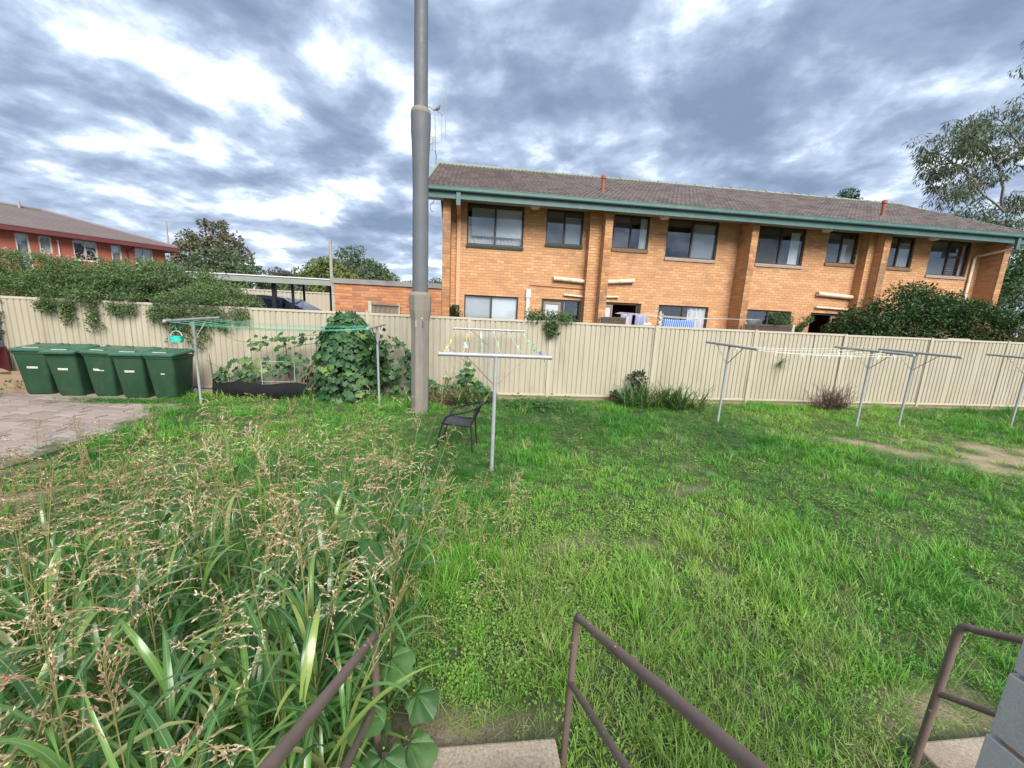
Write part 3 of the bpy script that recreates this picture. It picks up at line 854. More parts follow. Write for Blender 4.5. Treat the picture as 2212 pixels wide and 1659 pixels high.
for a, b_ in ((3.63, 4.01), (13.40, 13.64)):
    for s, e, z in courses(a, b_, Z0, ZT, phase=0.07):
        items.append(('x', ((s+e)/2, 12.30, z), e-s, 'brick'))
    for s, e, z in courses(12.355, WY+0.02, Z0, ZT, phase=0.1):
        items.append(('y-', (a, (s+e)/2, z), e-s, 'brick'))
print('apartment bricks', len(items))
lay(wall, items, 300, ['brick', 'finbrick'])
# gables above the end walls
for x0, x1 in ((-0.66, -0.44), (18.1, 18.33)):
    MB().extrude([(12.8, ZT), (20.8, ZT), (16.3, 7.55)], lambda u, v, t: (t, u, v), x0, x1).build('gable_wall', 'mortar', apt)

def window(X0, X1, Z0_, Z1, kind, frame='bronze', sill='sill', room='room', split=0.5):
    """sliding window: frame > two panes, furnishing, sill, room behind"""
    t = 0.042; y0, y1 = WY+0.05, WY+0.11
    mb = MB()
    mb.box(X0, X1, y0, y1, Z1-t, Z1); mb.box(X0, X1, y0, y1, Z0_, Z0_+t)
    mb.box(X0, X0+t, y0, y1, Z0_+t, Z1-t); mb.box(X1-t, X1, y0, y1, Z0_+t, Z1-t)
    xm = X0+(X1-X0)*split
    mb.box(xm-0.028, xm+0.028, y0-0.004, y1-0.004, Z0_+t, Z1-t)
    w = mb.build('window', frame, apt, bevel=0.003)
    for a, b_ in ((X0+t, xm-0.028), (xm+0.028, X1-t)):
        MB().box(a, b_, y0+0.028, y0+0.034, Z0_+t, Z1-t).build('pane', 'glass', w)
    if sill:
        MB().obox(((X0+X1)/2, WY-0.05, Z0_-0.065), ((X0+X1)/2, WY+0.06, Z0_-0.03), X1-X0+0.03, 0.085).build('sill', sill, w, bevel=0.004)
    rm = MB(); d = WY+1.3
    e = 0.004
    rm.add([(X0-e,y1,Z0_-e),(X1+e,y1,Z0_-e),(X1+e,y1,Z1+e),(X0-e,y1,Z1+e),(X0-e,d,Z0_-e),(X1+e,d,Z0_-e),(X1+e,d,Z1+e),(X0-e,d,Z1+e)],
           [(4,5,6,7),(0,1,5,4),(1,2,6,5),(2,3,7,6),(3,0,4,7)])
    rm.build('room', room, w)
    yc = y1+0.012
    def wavy(a, b_, z0, z1, amp=0.02, wl=0.09, mat='curtain', name='curtain'):
        n = max(4, int((b_-a)/wl*4)); mb = MB(); V = []; F = []
        for k in range(n+1):
            x = a+(b_-a)*k/n; y = yc+amp*math.sin(2*math.pi*k/4.0+0.4*math.sin(k*0.7))
            V += [(x, y, z0), (x, y, z1)]
        for k in range(n):
            F.append((2*k, 2*k+2, 2*k+3, 2*k+1))
        mb.add(V, F); mb.build(name, mat, w)
    H = Z1-Z0_
    if kind == 'roller':
        MB().box(X0+0.15, xm-0.03, yc, yc+0.004, Z0_+H*0.23, Z1-0.1).build('blind', 'greyblind', w)
        MB().box(xm+0.03, X1-0.06, yc, yc+0.004, Z0_+H*0.23, Z1-0.1).build('blind', 'blind', w)
        yc += 0.12
        wavy(X0+0.05, X1-0.05, Z0_, Z0_+H*0.5, 0.025, 0.12)
    elif kind == 'lowblind':
        MB().box(X0+0.04, xm-0.02, yc, yc+0.004, Z0_+H*0.36, Z1-0.02).build('blind', 'greyblind', w)
        MB().box(xm+0.02, X1-0.04, yc, yc+0.004, Z0_+H*0.32, Z1-0.02).build('blind', 'blind', w)
    elif kind == 'mesh_right':
        MB().box(X0+0.05, xm-0.03, y0+0.042, y0+0.044, Z0_+0.05, Z1-0.05).build('fly_screen', 'insectmesh', w)
        wavy(X1-(X1-X0)*0.22, X1-0.04, Z0_, Z1-0.05)
    elif kind == 'mesh_cloud':
        MB().box(X0+0.05, xm-0.03, y0+0.042, y0+0.044, Z0_+0.05, Z1-0.05).build('fly_screen', 'insectmesh', w)
        MB().box(xm+0.05, X1-0.06, yc, yc+0.004, Z0_+0.05, Z1-0.18).build('blind', 'greyblind', w)  # grey sheet stands in for the pale reflection in the right pane
    elif kind == 'vertical':
        n = 11
        for k in range(n):
            x = xm+0.05+(X1-xm-0.14)*k/(n-1); a = R(35)
            MB().obox((x, yc+0.05, Z0_+0.03), (x, yc+0.05, Z1-0.08), 0.085, 0.004, up=(math.cos(a), math.sin(a), 0)).build('blind_slat', 'blind', w)
    elif kind == 'curtain_right':
        wavy(X0+(X1-X0)*0.62, X1-0.05, Z0_, Z1-0.03, 0.03, 0.16)
    elif kind == 'grille':
        mb = MB(); a0, a1 = X0+0.05, xm-0.03; z0, z1 = Z0_+0.05, Z1-0.05; st = 0.075
        k = -int((z1-z0)/st)
        while a0+k*st < a1:
            for sgn in (1, -1):
                xs0 = a0+k*st; p0 = (xs0, z0 if sgn > 0 else z1); L = z1-z0
                ta, tb = max(0, a0-xs0), min(L, a1-xs0)
                if tb > ta+0.02:
                    mb.obox((xs0+ta, y0+0.012, p0[1]+sgn*ta), (xs0+tb, y0+0.012, p0[1]+sgn*tb), 0.006, 0.006, up=(0,1,0))
            k += 1
        mb.build('security_grille', 'blackmetal', w)
        MB().box(X0+0.05, xm-0.03, y0+0.042, y0+0.044, Z0_+0.05, Z1-0.05).build('fly_screen', 'insectmesh', w)
        wavy(X0+(X1-X0)*0.74, X1-0.12, Z0_, Z1-0.12, 0.012, 0.2, 'blind')
    elif kind == 'dim':
        MB().box(X0+0.05, xm-0.03, y0+0.042, y0+0.044, Z0_+0.05, Z1-0.05).build('fly_screen', 'insectmesh', w)
        n = 14
        for k in range(n):
            z = Z0_+0.06+(Z1-Z0_-0.2)*k/(n-1)
            MB().obox((xm+0.04, yc+0.03, z), (X1-0.3, yc+0.03, z), 0.05, 0.004, up=(0,-0.6,1)).build('blind_slat', 'sill', w)
        MB().box(X1-0.2, X1-0.1, yc, yc+0.01, Z0_, Z1-0.1).build('curtain', 'greyblind', w)
    return w
kinds = ['roller', 'mesh_cloud', 'mesh_right', 'vertical', 'grille', 'mesh_cloud', 'mesh_cloud', 'dim']
frames = ['bronze']*8
sills = ['greywood', 'greywood', 'sill', 'palesill', 'palesill', 'sill', 'sill', 'palesill']
for (a, b_, z), k, fr, s in zip(UPW, kinds, frames, sills):
    window(a, b_, z, ZT-0.002, k, fr, s)
window(-0.23, 1.51, 1.332, HEADL-0.002, 'lowblind')
window(6.31, 8.11, 1.332, HEADL-0.002, 'curtain_right')
window(9.55, 11.24, 1.332, HEADL-0.002, 'plain')
def doorway(X0, X1, kind):
    y0 = WY+0.05; z1 = HEADL-0.002
    mb = MB(); t = 0.06
    mb.box(X0, X1, y0, y0+0.08, z1-t, z1); mb.box(X0, X0+t, y0, y0+0.08, Z0, z1-t); mb.box(X1-t, X1, y0, y0+0.08, Z0, z1-t)
    d = mb.build('sliding_door', 'greywood' if kind == 'mesh' else 'bronze', apt)
    rm = MB(); dd = WY+1.4; e = 0.004
    rm.add([(X0-e,y0+0.08,Z0),(X1+e,y0+0.08,Z0),(X1+e,y0+0.08,z1+e),(X0-e,y0+0.08,z1+e),(X0-e,dd,Z0),(X1+e,dd,Z0),(X1+e,dd,z1+e),(X0-e,dd,z1+e)],
           [(4,5,6,7),(0,1,5,4),(1,2,6,5),(2,3,7,6),(3,0,4,7)])
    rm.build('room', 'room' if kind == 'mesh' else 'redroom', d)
    if kind == 'mesh':
        a, b_ = X0+0.08, X0+0.66
    elif kind == 'open':
        a, b_ = X0+0.08, X0+0.40
    else:
        a, b_ = X0+0.85, X1-0.08
    f = MB(); f.box(a, b_, y0+0.01, y0+0.05, z1-0.16, z1-0.08); f.box(a, a+0.07, y0+0.01, y0+0.05, Z0, z1-0.16); f.box(b_-0.07, b_, y0+0.01, y0+0.05, Z0, z1-0.16)
    fo = f.build('door_leaf', 'tan', d)
    MB().box(a+0.07, b_-0.07, y0+0.028, y0+0.032, Z0, z1-0.16).build('screen' if kind == 'mesh' else 'pane', 'greyblind' if kind != 'maroon' else 'glass', d)
    if kind == 'mesh':
        MB().box(b_+0.1, b_+0.13, y0+0.02, y0+0.05, Z0, z1-0.06).build('mullion', 'tan', d)
        MB().box(b_, X1-0.06, y0+0.055, y0+0.06, Z0, z1-0.06).build('pane', 'glass', d)
    if kind == 'open':
        MB().box(X1-0.14, X1-0.08, y0+0.02, y0+0.06, Z0, z1-0.06).build('door_edge', 'bronze', d)
doorway(2.28, 3.62, 'mesh'); doorway(4.32, 5.68, 'open'); doorway(11.99, 13.40, 'maroon')

# eaves, gutter, soffit
EY, EZ, RY, RZ = 11.70, 5.58, 16.3, 7.72
XL, XR = -1.40, 18.65
MB().box(XL, XR, EY+0.03, WY+0.01, ZT+0.002, ZT+0.02).build('soffit', 'soffit', apt)
fas = MB().box(XL, XR, EY, EY+0.03, 5.30, 5.50).build('fascia', 'teal', apt)
prof = [(EY-0.115, 5.50), (EY-0.10, 5.475), (EY-0.002, 5.475), (EY-0.002, 5.60), (EY-0.012, 5.60), (EY-0.012, 5.487), (EY-0.095, 5.487), (EY-0.105, 5.51), (EY-0.105, 5.59), (EY-0.122, 5.595), (EY-0.122, 5.58), (EY-0.115, 5.57)]
MB().extrude(prof, lambda u, v, t: (t, u, v), XL-0.03, XR+0.03).build('gutter', 'teal', apt)
MB().box(-0.50, -0.38, EY-0.07, EY-0.003, 5.12, 5.474).build('rainwater_head', 'teal', apt)
MB().box(18.18, 18.30, EY-0.07, EY-0.003, 5.10, 5.474).build('rainwater_head', 'teal', apt)
# roof
sl = math.hypot(RY-EY, RZ-EZ); du = Vector((0, (RY-EY)/sl, (RZ-EZ)/sl)); dn = Vector((0, -du.z, du.y))
deck = MB()
deck.add([(XL, EY, EZ-0.03), (XR, EY, EZ-0.03), (XR, RY, RZ-0.03), (XL, RY, RZ-0.03), (XR, 2*RY-EY, EZ-0.03), (XL, 2*RY-EY, EZ-0.03)], [(0,1,2,3), (3,2,4,5)])
roof = deck.build('roof', 'tile', apt)
NC = 67; NR = 16
tw = (XR-XL-0.06)/NC; ga = sl/NR
prof = []
for k in range(9):
    u = tw*k/8
    prof.append((u, 0.025*(1-math.cos(2*math.pi*k/4))))
mbt = MB(); V = []; F = []
for u, h in prof:
    V += [(u, -0.004, h+0.010), (u, 0.0, h+0.048), (u, ga+0.06, h+0.002)]
for k in range(8):
    F += [(3*k, 3*k+3, 3*k+4, 3*k+1), (3*k+1, 3*k+4, 3*k+5, 3*k+2)]
mbt.add(V, F)
tile_me = mbt.mesh('roof_tile', 'tile')
TV = np.array(V); TF = np.array(F)
Rm = Matrix(((1,0,0,0),(0,du.y,dn.y,0),(0,du.z,dn.z,0),(0,0,0,1)))
Rn = np.array(Rm)[:3, :3]
cells = []
for r in range(NR):
    for c in range(NC):
        p = Vector((XL+0.03+c*tw, EY, EZ))+du*(r*ga-0.02)
        cells.append((np.linalg.norm(np.array(p)-CAM), p))
cells.sort(key=lambda t: t[0])
JV, JF, JT = [], [], []
for k, (_, p) in enumerate(cells):
    jit = Matrix.Rotation(random.gauss(0, 0.006), 4, 'Z') @ Matrix.Translation((0, random.gauss(0, 0.004), random.uniform(0, 0.004)))
    if k < 300:
        place(tile_me, 'roof_tile', roof, Matrix.Translation(p) @ Rm @ jit)
    else:
        A = np.array(Matrix.Translation(p) @ Rm @ jit)
        JV.append(TV@A[:3, :3].T+A[:3, 3]); JF.append(TF+(k-300)*len(TV)); JT += [random.random()]*len(TF)
jo = bulk('roof_tiles', np.concatenate(JV), np.concatenate(JF), 'tile', roof, {'tint': ('FACE', JT)})
jo['kind'] = 'stuff'
cap = MB(); V = []; F = []
for x, h in ((0, 0.02), (0.03, 0.022), (0.43, 0.0)):
    for k in range(7):
        a = R(-20)+R(220)*k/6
        V.append((x, -0.13*math.cos(a), -0.05+h+0.12*math.sin(a)))
for i_ in range(2):
    for k in range(6):
        F.append((i_*7+k, i_*7+k+1, i_*7+8+k, i_*7+7+k))
cap.add(V, F)
cap_me = cap.mesh('ridge_cap', 'palegreen')
nn = int((XR-XL)/0.40)
for k in range(nn):
    place(cap_me, 'ridge_cap', roof, loc=(XL+0.05+k*0.402, RY, RZ+0.03+random.uniform(-.006, .006)))
for x in (XL-0.03, XR):
    mb = MB(); mb.obox((x+0.015, EY-0.05, EZ-0.06), (x+0.015, RY, RZ-0.05), 0.03, 0.2); mb.obox((x+0.015, RY, RZ-0.05), (x+0.015, 2*RY-EY, EZ-0.06), 0.03, 0.2)
    mb.obox((x+0.03, EY-0.05, EZ+0.06), (x+0.03, RY, RZ+0.07), 0.1, 0.03)
    mb.build('barge_board', 'palegreen', apt)
def vent(x, y, h):
    z = EZ+(y-EY)*(RZ-EZ)/(RY-EY)
    mb = MB(); mb.tube([(x, y, z-0.1), (x, y, z+h)], 0.055, 12); mb.lathe([(0.075, 0), (0.078, 0.06), (0.06, 0.1), (0.03, 0.12)], (x, y, z+h-0.03), 12)
    mb.lathe([(0.11, 0), (0.06, 0.07)], (x, y, z), 12)
    mb.build('vent_pipe', 'terracotta', apt, smooth=True)
vent(4.15, 13.0, 0.46); vent(14.15, 12.75, 0.50)
# pipes on the facade
def pipe(pts, r, mat='pipe', name='waste_pipe', n=10):
    return MB().tube(pts, r, n).build(name, mat, apt, smooth=True)
for a, b_, r in (((2.63, 12.53, 3.36), (3.66, 12.53, 3.31), 0.07), ((4.24, 12.53, 3.33), (5.26, 12.53, 3.42), 0.07), ((3.02, 12.55, 2.86), (3.66, 12.55, 2.83), 0.036), ((4.24, 12.55, 2.86), (4.80, 12.55, 2.88), 0.036),
                 ((12.05, 12.53, 3.36), (13.42, 12.53, 3.30), 0.075), ((12.1, 12.55, 2.90), (13.42, 12.55, 2.87), 0.04)):
    pp = pipe((a, b_), r)
    e = a if abs(a[0]-3.0) < 0.5 or abs(a[0]-12) < 0.3 else b_
    MB().tube([(e[0]-0.02, e[1], e[2]), (e[0]+0.05, e[1], e[2])], r*1.12, 10).build('end_cap', 'pipe', pp, smooth=True)
MB().box(-0.50, -0.38, WY-0.09, WY-0.002, 0.1, 5.05).build('downpipe', 'downpipe', apt, bevel=0.012)
MB().obox((-0.44, WY-0.05, 5.02), (-0.44, EY-0.03, 5.16), 0.1, 0.07).build('downpipe_offset', 'downpipe', apt)
MB().tube([(18.24, EY-0.03, 5.13), (18.02, 12.52, 4.98), (17.98, 12.54, 4.9), (17.98, 12.54, 0.3)], 0.045, 8).build('downpipe', 'pipe', apt, smooth=True)
mb = MB(); mb.box(1.76, 1.88, WY-0.07, WY-0.002, 0.1, 2.80); mb.box(1.74, 1.90, WY-0.085, WY-0.002, 2.70, 2.98)
mb.build('conduit', 'conduit', apt, bevel=0.012)
pipe([(1.82, 12.57, 2.98), (1.82, 12.57, 3.08), (1.86, 12.57, 3.12), (1.95, 12.57, 3.125), (3.62, 12.57, 3.09)], 0.014, 'copper', 'copper_pipe', 6)
for x in (1.86, 6.02, 11.75, 15.85):
    mb = MB().lathe([(0.06, -0.12), (0.12, -0.105), (0.155, -0.06), (0.16, 0.0)], (x, 12.30, ZT), 16)
    mb.build('soffit_light', 'whiteplastic', apt, smooth=True)
# electric cable hanging under the left eave
MB().tube([(-1.15, 12.0, 5.3), (-1.17, 12.0, 5.24), (-1.26, 12.0, 5.15), (-1.25, 12.0, 5.04), (-1.19, 12.0, 4.97)], 0.008, 5).build('cable_end', 'blackmetal', apt)

# antenna and the bird on it
ant = thing('tv_antenna', 'thin rooftop television antenna on a mast at the left end of the tiled roof', 'antenna', (-1.52, 16.3, 7.6))
AY = 16.3
mb = MB(); mb.tube([(-1.51, AY, 7.5), (-1.56, AY, 9.62)], 0.022, 6); mb.build('mast', 'galv', ant)
MB().tube([(-1.85, AY, 9.70), (-1.56, AY, 9.62), (-1.26, AY, 9.50), (-1.30, AY-0.05, 9.46), (-1.16, AY, 9.62)], 0.018, 5).build('boom', 'galv', ant)
MB().tube([(-1.30, AY, 10.18), (-1.30, AY, 8.60)], 0.013, 5).build('dipole', 'galv', ant)
MB().tube([(-1.16, AY, 10.40), (-1.15, AY, 8.70)], 0.013, 5).build('dipole', 'galv', ant)
for k in range(9):
    z = 8.18+k*0.06
    MB().tube([(-1.86, AY-0.02, z+0.03), (-1.50, AY-0.02, z)], 0.008, 4).build('reflector_rod', 'galv', ant)
MB().tube([(-1.64, AY-0.03, 8.68), (-1.62, AY-0.03, 8.2)], 0.016, 5).build('reflector_bar', 'galv', ant)
MB().tube([(-1.80, AY-0.04, 8.33), (-1.62, AY-0.04, 8.46), (-1.53, AY-0.04, 8.5)], 0.014, 5).build('reflector_boom', 'galv', ant)
MB().tube([(-1.53, AY-0.03, 8.2), (-1.48, AY-0.03, 8.0), (-1.50, AY-0.03, 7.7)], 0.008, 4).build('cable', 'blackmetal', ant)
bx, bz = -1.46, 9.585
mb = MB()
body = [(-0.17, -0.02, 0.008), (-0.12, -0.005, 0.022), (-0.06, 0.02, 0.045), (0.0, 0.055, 0.058), (0.045, 0.09, 0.048), (0.065, 0.13, 0.028), (0.072, 0.155, 0.026), (0.078, 0.178, 0.024), (0.09, 0.19, 0.014), (0.125, 0.185, 0.004)]
mb.tube([(bx+a, AY, bz+0.02+h) for a, h, r in body], [r for a, h, r in body], 10)
mb.tube([(bx+0.01, AY-0.015, bz+0.04), (bx+0.015, AY-0.015, bz+0.005)], 0.006, 4)
mb.tube([(bx+0.01, AY+0.015, bz+0.04), (bx+0.015, AY+0.015, bz+0.005)], 0.006, 4)
M['bird'] = surf('grey_brown_plumage', (0.13, 0.11, 0.10), (0.19, 0.165, 0.15), 20, 0.8)
tag(mb.build('bird', 'bird', None, smooth=True), 'small grey bird perched on the antenna boom above the roof', 'bird')

# ------------------------------------------------------------------ garage wall
GY = 12.0
gar = thing('brick_garage', 'low orange brick garage wall with grey flat coping left of the apartment block', 'garage', (-2.45, GY, 0))
mb = MB(); mb.box(-3.99, -0.905, GY+0.008, GY+0.2, -0.05, 2.81); mb.box(-3.99, -3.78, GY+0.2, 17.5, -0.05, 2.81)
gw = mb.build('wall', 'mortar', gar)
gi = [('x', ((s+e)/2, GY, z), e-s, 'garagebrick') for s, e, z in courses(-4.0, -0.902, 2.81-0.005-32*BP, 2.81, phase=0.02)]
lay(gw, gi, 300, ['garagebrick'])
MB().box(-4.10, -0.90, GY-0.05, 17.6, 2.812, 2.955).build('coping', 'coping', gar, bevel=0.008)

# ------------------------------------------------------------------ red brick building at the left
RX = -22.0
red = thing('red_brick_house', 'two storey red brick building with mauve tiled hip roof at the far left', 'building', (RX, 31.2, 0.7), rz=R(-35))
rw = [(24.45, 24.97, 3.3, 5.42, 'door'), (25.32, 25.83, 4.42, 5.42, 'lace'), (26.68, 27.75, 4.23, 5.46, 'big'), (28.38, 28.88, 3.3, 5.44, 'door'), (29.55, 30.5, 4.42, 5.46, 'pair'), (21.5, 22.8, 4.25, 5.46, 'big')]
mb = MB()
ys = sorted(set([12.5, 31.2]+[v for r in rw for v in r[:2]]))
for ya, yb in zip(ys[:-1], ys[1:]):
    hit = [r for r in rw if r[0] < (ya+yb)/2 < r[1]]
    if hit:
        mb.box(RX-0.25, RX, ya, yb, 0.6, hit[0][2]); mb.box(RX-0.25, RX, ya, yb, hit[0][3], 5.5)
    else:
        mb.box(RX-0.25, RX, ya, yb, 0.6, 5.5)
mb.box(-31, RX-0.25, 30.95, 31.2, 0.6, 5.5); mb.box(-31, -30.75, 12.5, 30.95, 0.6, 5.5)
mb.build('wall', 'redbrick', red)
for y0, y1, z0, z1, k in rw:
    f = MB(); t = 0.07
    f.box(RX-0.12, RX-0.02, y0, y1, z1-t, z1); f.box(RX-0.12, RX-0.02, y0, y1, z0, z0+t); f.box(RX-0.12, RX-0.02, y0, y0+t, z0, z1); f.box(RX-0.12, RX-0.02, y1-t, y1, z0, z1)
    if k in ('big', 'pair'):
        f.box(RX-0.12, RX-0.03, (y0+y1)/2-0.035, (y0+y1)/2+0.035, z0, z1)
    w = f.build('door' if k == 'door' else 'window', 'creamframe', red)
    MB().box(RX-0.09, RX-0.085, y0+t, y1-t, z0+t, z1-t).build('pane', 'glass', w)
    MB().box(RX-0.24, RX-0.20, y0, y1, z0, z1).build('curtain' if k == 'lace' else 'room', {'lace': 'curtain', 'door': 'greyblind', 'big': 'room', 'pair': 'greyblind'}[k], w)
    if k in ('big', 'pair'):
        MB().box(RX-0.03, RX+0.06, y0-0.04, y1+0.04, z0-0.06, z0-0.003).build('sill', 'creamframe', w)
# crescent ornament behind the large pane
MB().tube([(RX-0.15, 27.42+0.26*math.cos(a), 4.62+0.34*math.sin(a)) for a in np.linspace(R(-20), R(200), 14)], 0.05, 6).build('hoop_ornament', 'curtain', red)
MB().tube([(RX+0.04, 26.08, 3.0), (RX+0.04, 26.08, 5.3)], 0.035, 6).build('downpipe', 'whiteplastic', red)
MB().tube([(RX+0.04, 29.15, 3.0), (RX+0.04, 29.15, 5.2), (RX+0.3, 29.5, 5.4)], 0.04, 6).build('downpipe', 'redfascia', red)
ex, ez, ry0, ry1, rx_, rz_ = RX+0.65, 5.48, 12.0, 31.75, -26.5, 7.35
MB().box(ex, ex+0.04, ry0, ry1, ez-0.02, ez+0.26).build('fascia', 'redfascia', red)
MB().box(-31.7, ex, ry1, ry1+0.04, ez-0.02, ez+0.26).build('fascia', 'redfascia', red)
MB().box(-31.6, ex, ry0, ry1, ez+0.03, ez+0.05).build('soffit', 'creamframe', red)
# tile courses stepped like clapboards, hip at the far end
rf = MB(); hipY = ry1-5.2; n = 15
for k in range(n):
    a, b_ = k/n, (k+1)/n+0.01
    x0, x1 = ex+0.06+(rx_-ex)*a, ex+0.06+(rx_-ex)*b_
    z0, z1 = ez+0.26+(rz_-ez-0.2)*a, ez+0.26+(rz_-ez-0.2)*b_
    e0, e1 = ry1+0.06+(hipY-ry1)*a, ry1+0.06+(hipY-ry1)*b_
    up = 0.05
    rf.add([(x0, ry0, z0+up-0.07), (x0, e0, z0+up-0.07), (x0, e0, z0+up), (x0, ry0, z0+up), (x1, e1, z1), (x1, ry0, z1)], [(0,1,2,3), (3,2,4,5)])
    xb0, xb1 = -31.7+(rx_+31.7)*a, -31.7+(rx_+31.7)*b_
    rf.add([(x0, e0, z0+up-0.07), (xb0, e0, z0+up-0.07), (xb0, e0, z0+up), (x0, e0, z0+up), (xb1, e1, z1), (x1, e1, z1)], [(0,1,2,3), (3,2,4,5)])
    rf.add([(xb0, ry0, z0), (xb0, e0, z0), (xb1, e1, z1), (xb1, ry0, z1)], [(0,1,2,3)])
rfo = rf.build('roof', 'farroof', red)
MB().tube([(rx_, ry0, rz_+0.1), (rx_, hipY, rz_+0.1), (ex, ry1, ez+0.3)], 0.11, 8).build('ridge', 'farroof', rfo)
MB().tube([(rx_+0.3, 25.6, rz_-0.1), (rx_+0.3, 25.6, rz_+0.4)], 0.06, 8).build('vent_pipe', 'polewood', rfo)

# ------------------------------------------------------------------ carport, car, rear fence
cp = thing('carport', 'flat roofed open carport on thin dark posts left of the brick garage', 'carport', (-7, 16, 0.7))
MB().box(-11.5, -4.3, 14.2, 16.9, 2.99, 3.03).build('roof', 'greyroof', cp)
MB().box(-11.5, -4.3, 14.14, 14.20, 2.83, 3.05).build('fascia', 'greyroof', cp)
MB().box(-11.5, -4.3, 14.11, 14.14, 3.03, 3.06).build('flashing', 'whiteplastic', cp)
for x, y, w in ((-6.85, 14.5, 0.12), (-6.28, 14.6, 0.07), (-6.75, 16.7, 0.07), (-5.72, 16.7, 0.06), (-9.6, 14.5, 0.07), (-9.5, 16.7, 0.07)):
    MB().box(x-w/2, x+w/2, y-w/2, y+w/2, 0.69, 2.99).build('post', 'blackmetal', cp)
# car, nose to the right
car = thing('parked_car', 'dark navy car parked under the carport showing its roof and windscreen', 'car', (-7.3, 15.6, 0.70))
cy, cz0 = 15.6, 0.70
prof = [(-9.15, 0.30), (-9.2, 0.75), (-9.1, 1.05), (-8.75, 1.58), (-8.3, 1.70), (-7.4, 1.73), (-6.75, 1.66), (-5.75, 1.12), (-4.95, 0.98), (-4.78, 0.72), (-4.78, 0.30)]
def car_half(x, z):
    return 0.88-0.18*max(0, (z-1.0)/0.73)
V = []
for s in (-1, 1):
    for x, z in prof:
        V.append((x, cy+s*car_half(x, z), cz0+z))
n = len(prof); F = [(i_, i_+1, n+i_+1, n+i_) for i_ in range(n-1)]+[(n-1, 0, n, 2*n-1)]
mb = MB(); mb.add(V, F)
for s, o in ((-1, 0), (1, n)):
    mb.add([V[o+i_] for i_ in range(n)], [tuple(range(n))])
cb_ = mb.build('body', 'car', car, smooth=True, bevel=0.04)
def side_glass(pts, name='side_window'):
    for s in (-1, 1):
        V = [(x, cy+s*(car_half(x, z)+0.006), cz0+z) for x, z in pts]
        m_ = MB(); m_.add(V, [tuple(range(len(pts)))]); m_.build(name, 'carglass', cb_)
side_glass([(-8.7, 1.12), (-7.85, 1.10), (-7.85, 1.60), (-8.35, 1.58)])
side_glass([(-7.75, 1.10), (-6.85, 1.08), (-6.85, 1.58), (-7.75, 1.62)])
side_glass([(-6.78, 1.08), (-6.15, 1.06), (-6.72, 1.52)])
V = [(-6.70, cy-0.68, cz0+1.645), (-6.70, cy+0.68, cz0+1.645), (-5.80, cy+0.78, cz0+1.155), (-5.80, cy-0.78, cz0+1.155)]
m_ = MB(); m_.add([(x+0.01, y, z+0.012) for x, y, z in V], [(0,1,2,3)]); m_.build('windscreen', 'carglass', cb_)
for x in (-8.3, -5.65):
    for s in (-1, 1):
        wh = MB().tube([(x, cy+s*0.90, cz0+0.33), (x, cy+s*0.68, cz0+0.33)], 0.33, 20).build('wheel', 'rubber', car, smooth=True)
        MB().tube([(x, cy+s*0.905, cz0+0.33), (x, cy+s*0.88, cz0+0.33)], 0.21, 16).build('rim', 'galv', wh, smooth=True)
for s in (-1, 1):
    MB().lathe([(0.03, -0.06), (0.09, -0.04), (0.09, 0.05), (0.03, 0.07)], (-6.2, cy+s*0.98, cz0+1.10), 10, sx=0.6).build('mirror', 'car', car, smooth=True)
    MB().box(-4.86, -4.775, cy+s*0.62-0.18, cy+s*0.62+0.18, cz0+0.72, cz0+0.86).build('headlight', 'whiteplastic', car)
rfn = thing('rear_fence', 'pale sheet metal fence behind the parked car and carport', 'fence', (-9, 20.0, 0.7))
for k in range(5):
    x0 = -15.5+k*2.4
    sheet(x0+0.05, x0+2.35, 20.0, 0.75, 2.72, parent=rfn, pitch=0.2)
    MB().box(x0, x0+2.4, 19.97, 20.03, 2.72, 2.78).build('top_rail', 'fencepost', rfn)
    MB().box(x0-0.035, x0+0.035, 19.94, 20.04, 0.69, 2.80).build('post', 'fencepost', rfn)
# short fences between the courtyards
def yard_fence(x0, y0, x1, y1, h, label):
    t = thing('courtyard_fence', label, 'fence', (x0, y0, 0), 'short fences between the courtyards')
    a, b_ = Vector((x0, y0, 0)), Vector((x1, y1, 0)); d = (b_-a).normalized(); L = (b_-a).length; s = Vector((-d.y, d.x, 0))
    V = []; F = []; n = int(L/0.1)
    for k in range(n+1):
        p = a+d*L*k/n+s*(0.016 if k % 3 == 1 else 0.0)
        V += [(p.x, p.y, 0.05), (p.x, p.y, h)]
    for k in range(n):
        F.append((2*k, 2*k+2, 2*k+3, 2*k+1))
    mb = MB(); mb.add(V, F); mb.build('sheet', 'fence', t)
    MB().obox((x0, y0, h+0.02), (x1, y1, h+0.02), 0.05, 0.05).build('top_rail', 'fencepost', t)
    for p in (a+d*0.04, b_-d*0.04):
        MB().box(p.x-0.035, p.x+0.035, p.y-0.035, p.y+0.035, -0.02, h+0.07).build('post', 'fencepost', t)
yard_fence(-2.50, 9.95, -2.13, 11.9, 2.24, 'short cream fence sloping from the boundary fence to the brick garage')
yard_fence(4.15, 9.95, 4.08, 11.9, 2.17, 'short cream fence between courtyards beside the hung blue washing')
yard_fence(9.02, 9.95, 8.98, 11.9, 2.17, 'short cream fence between courtyards beside the feathery green conifer')

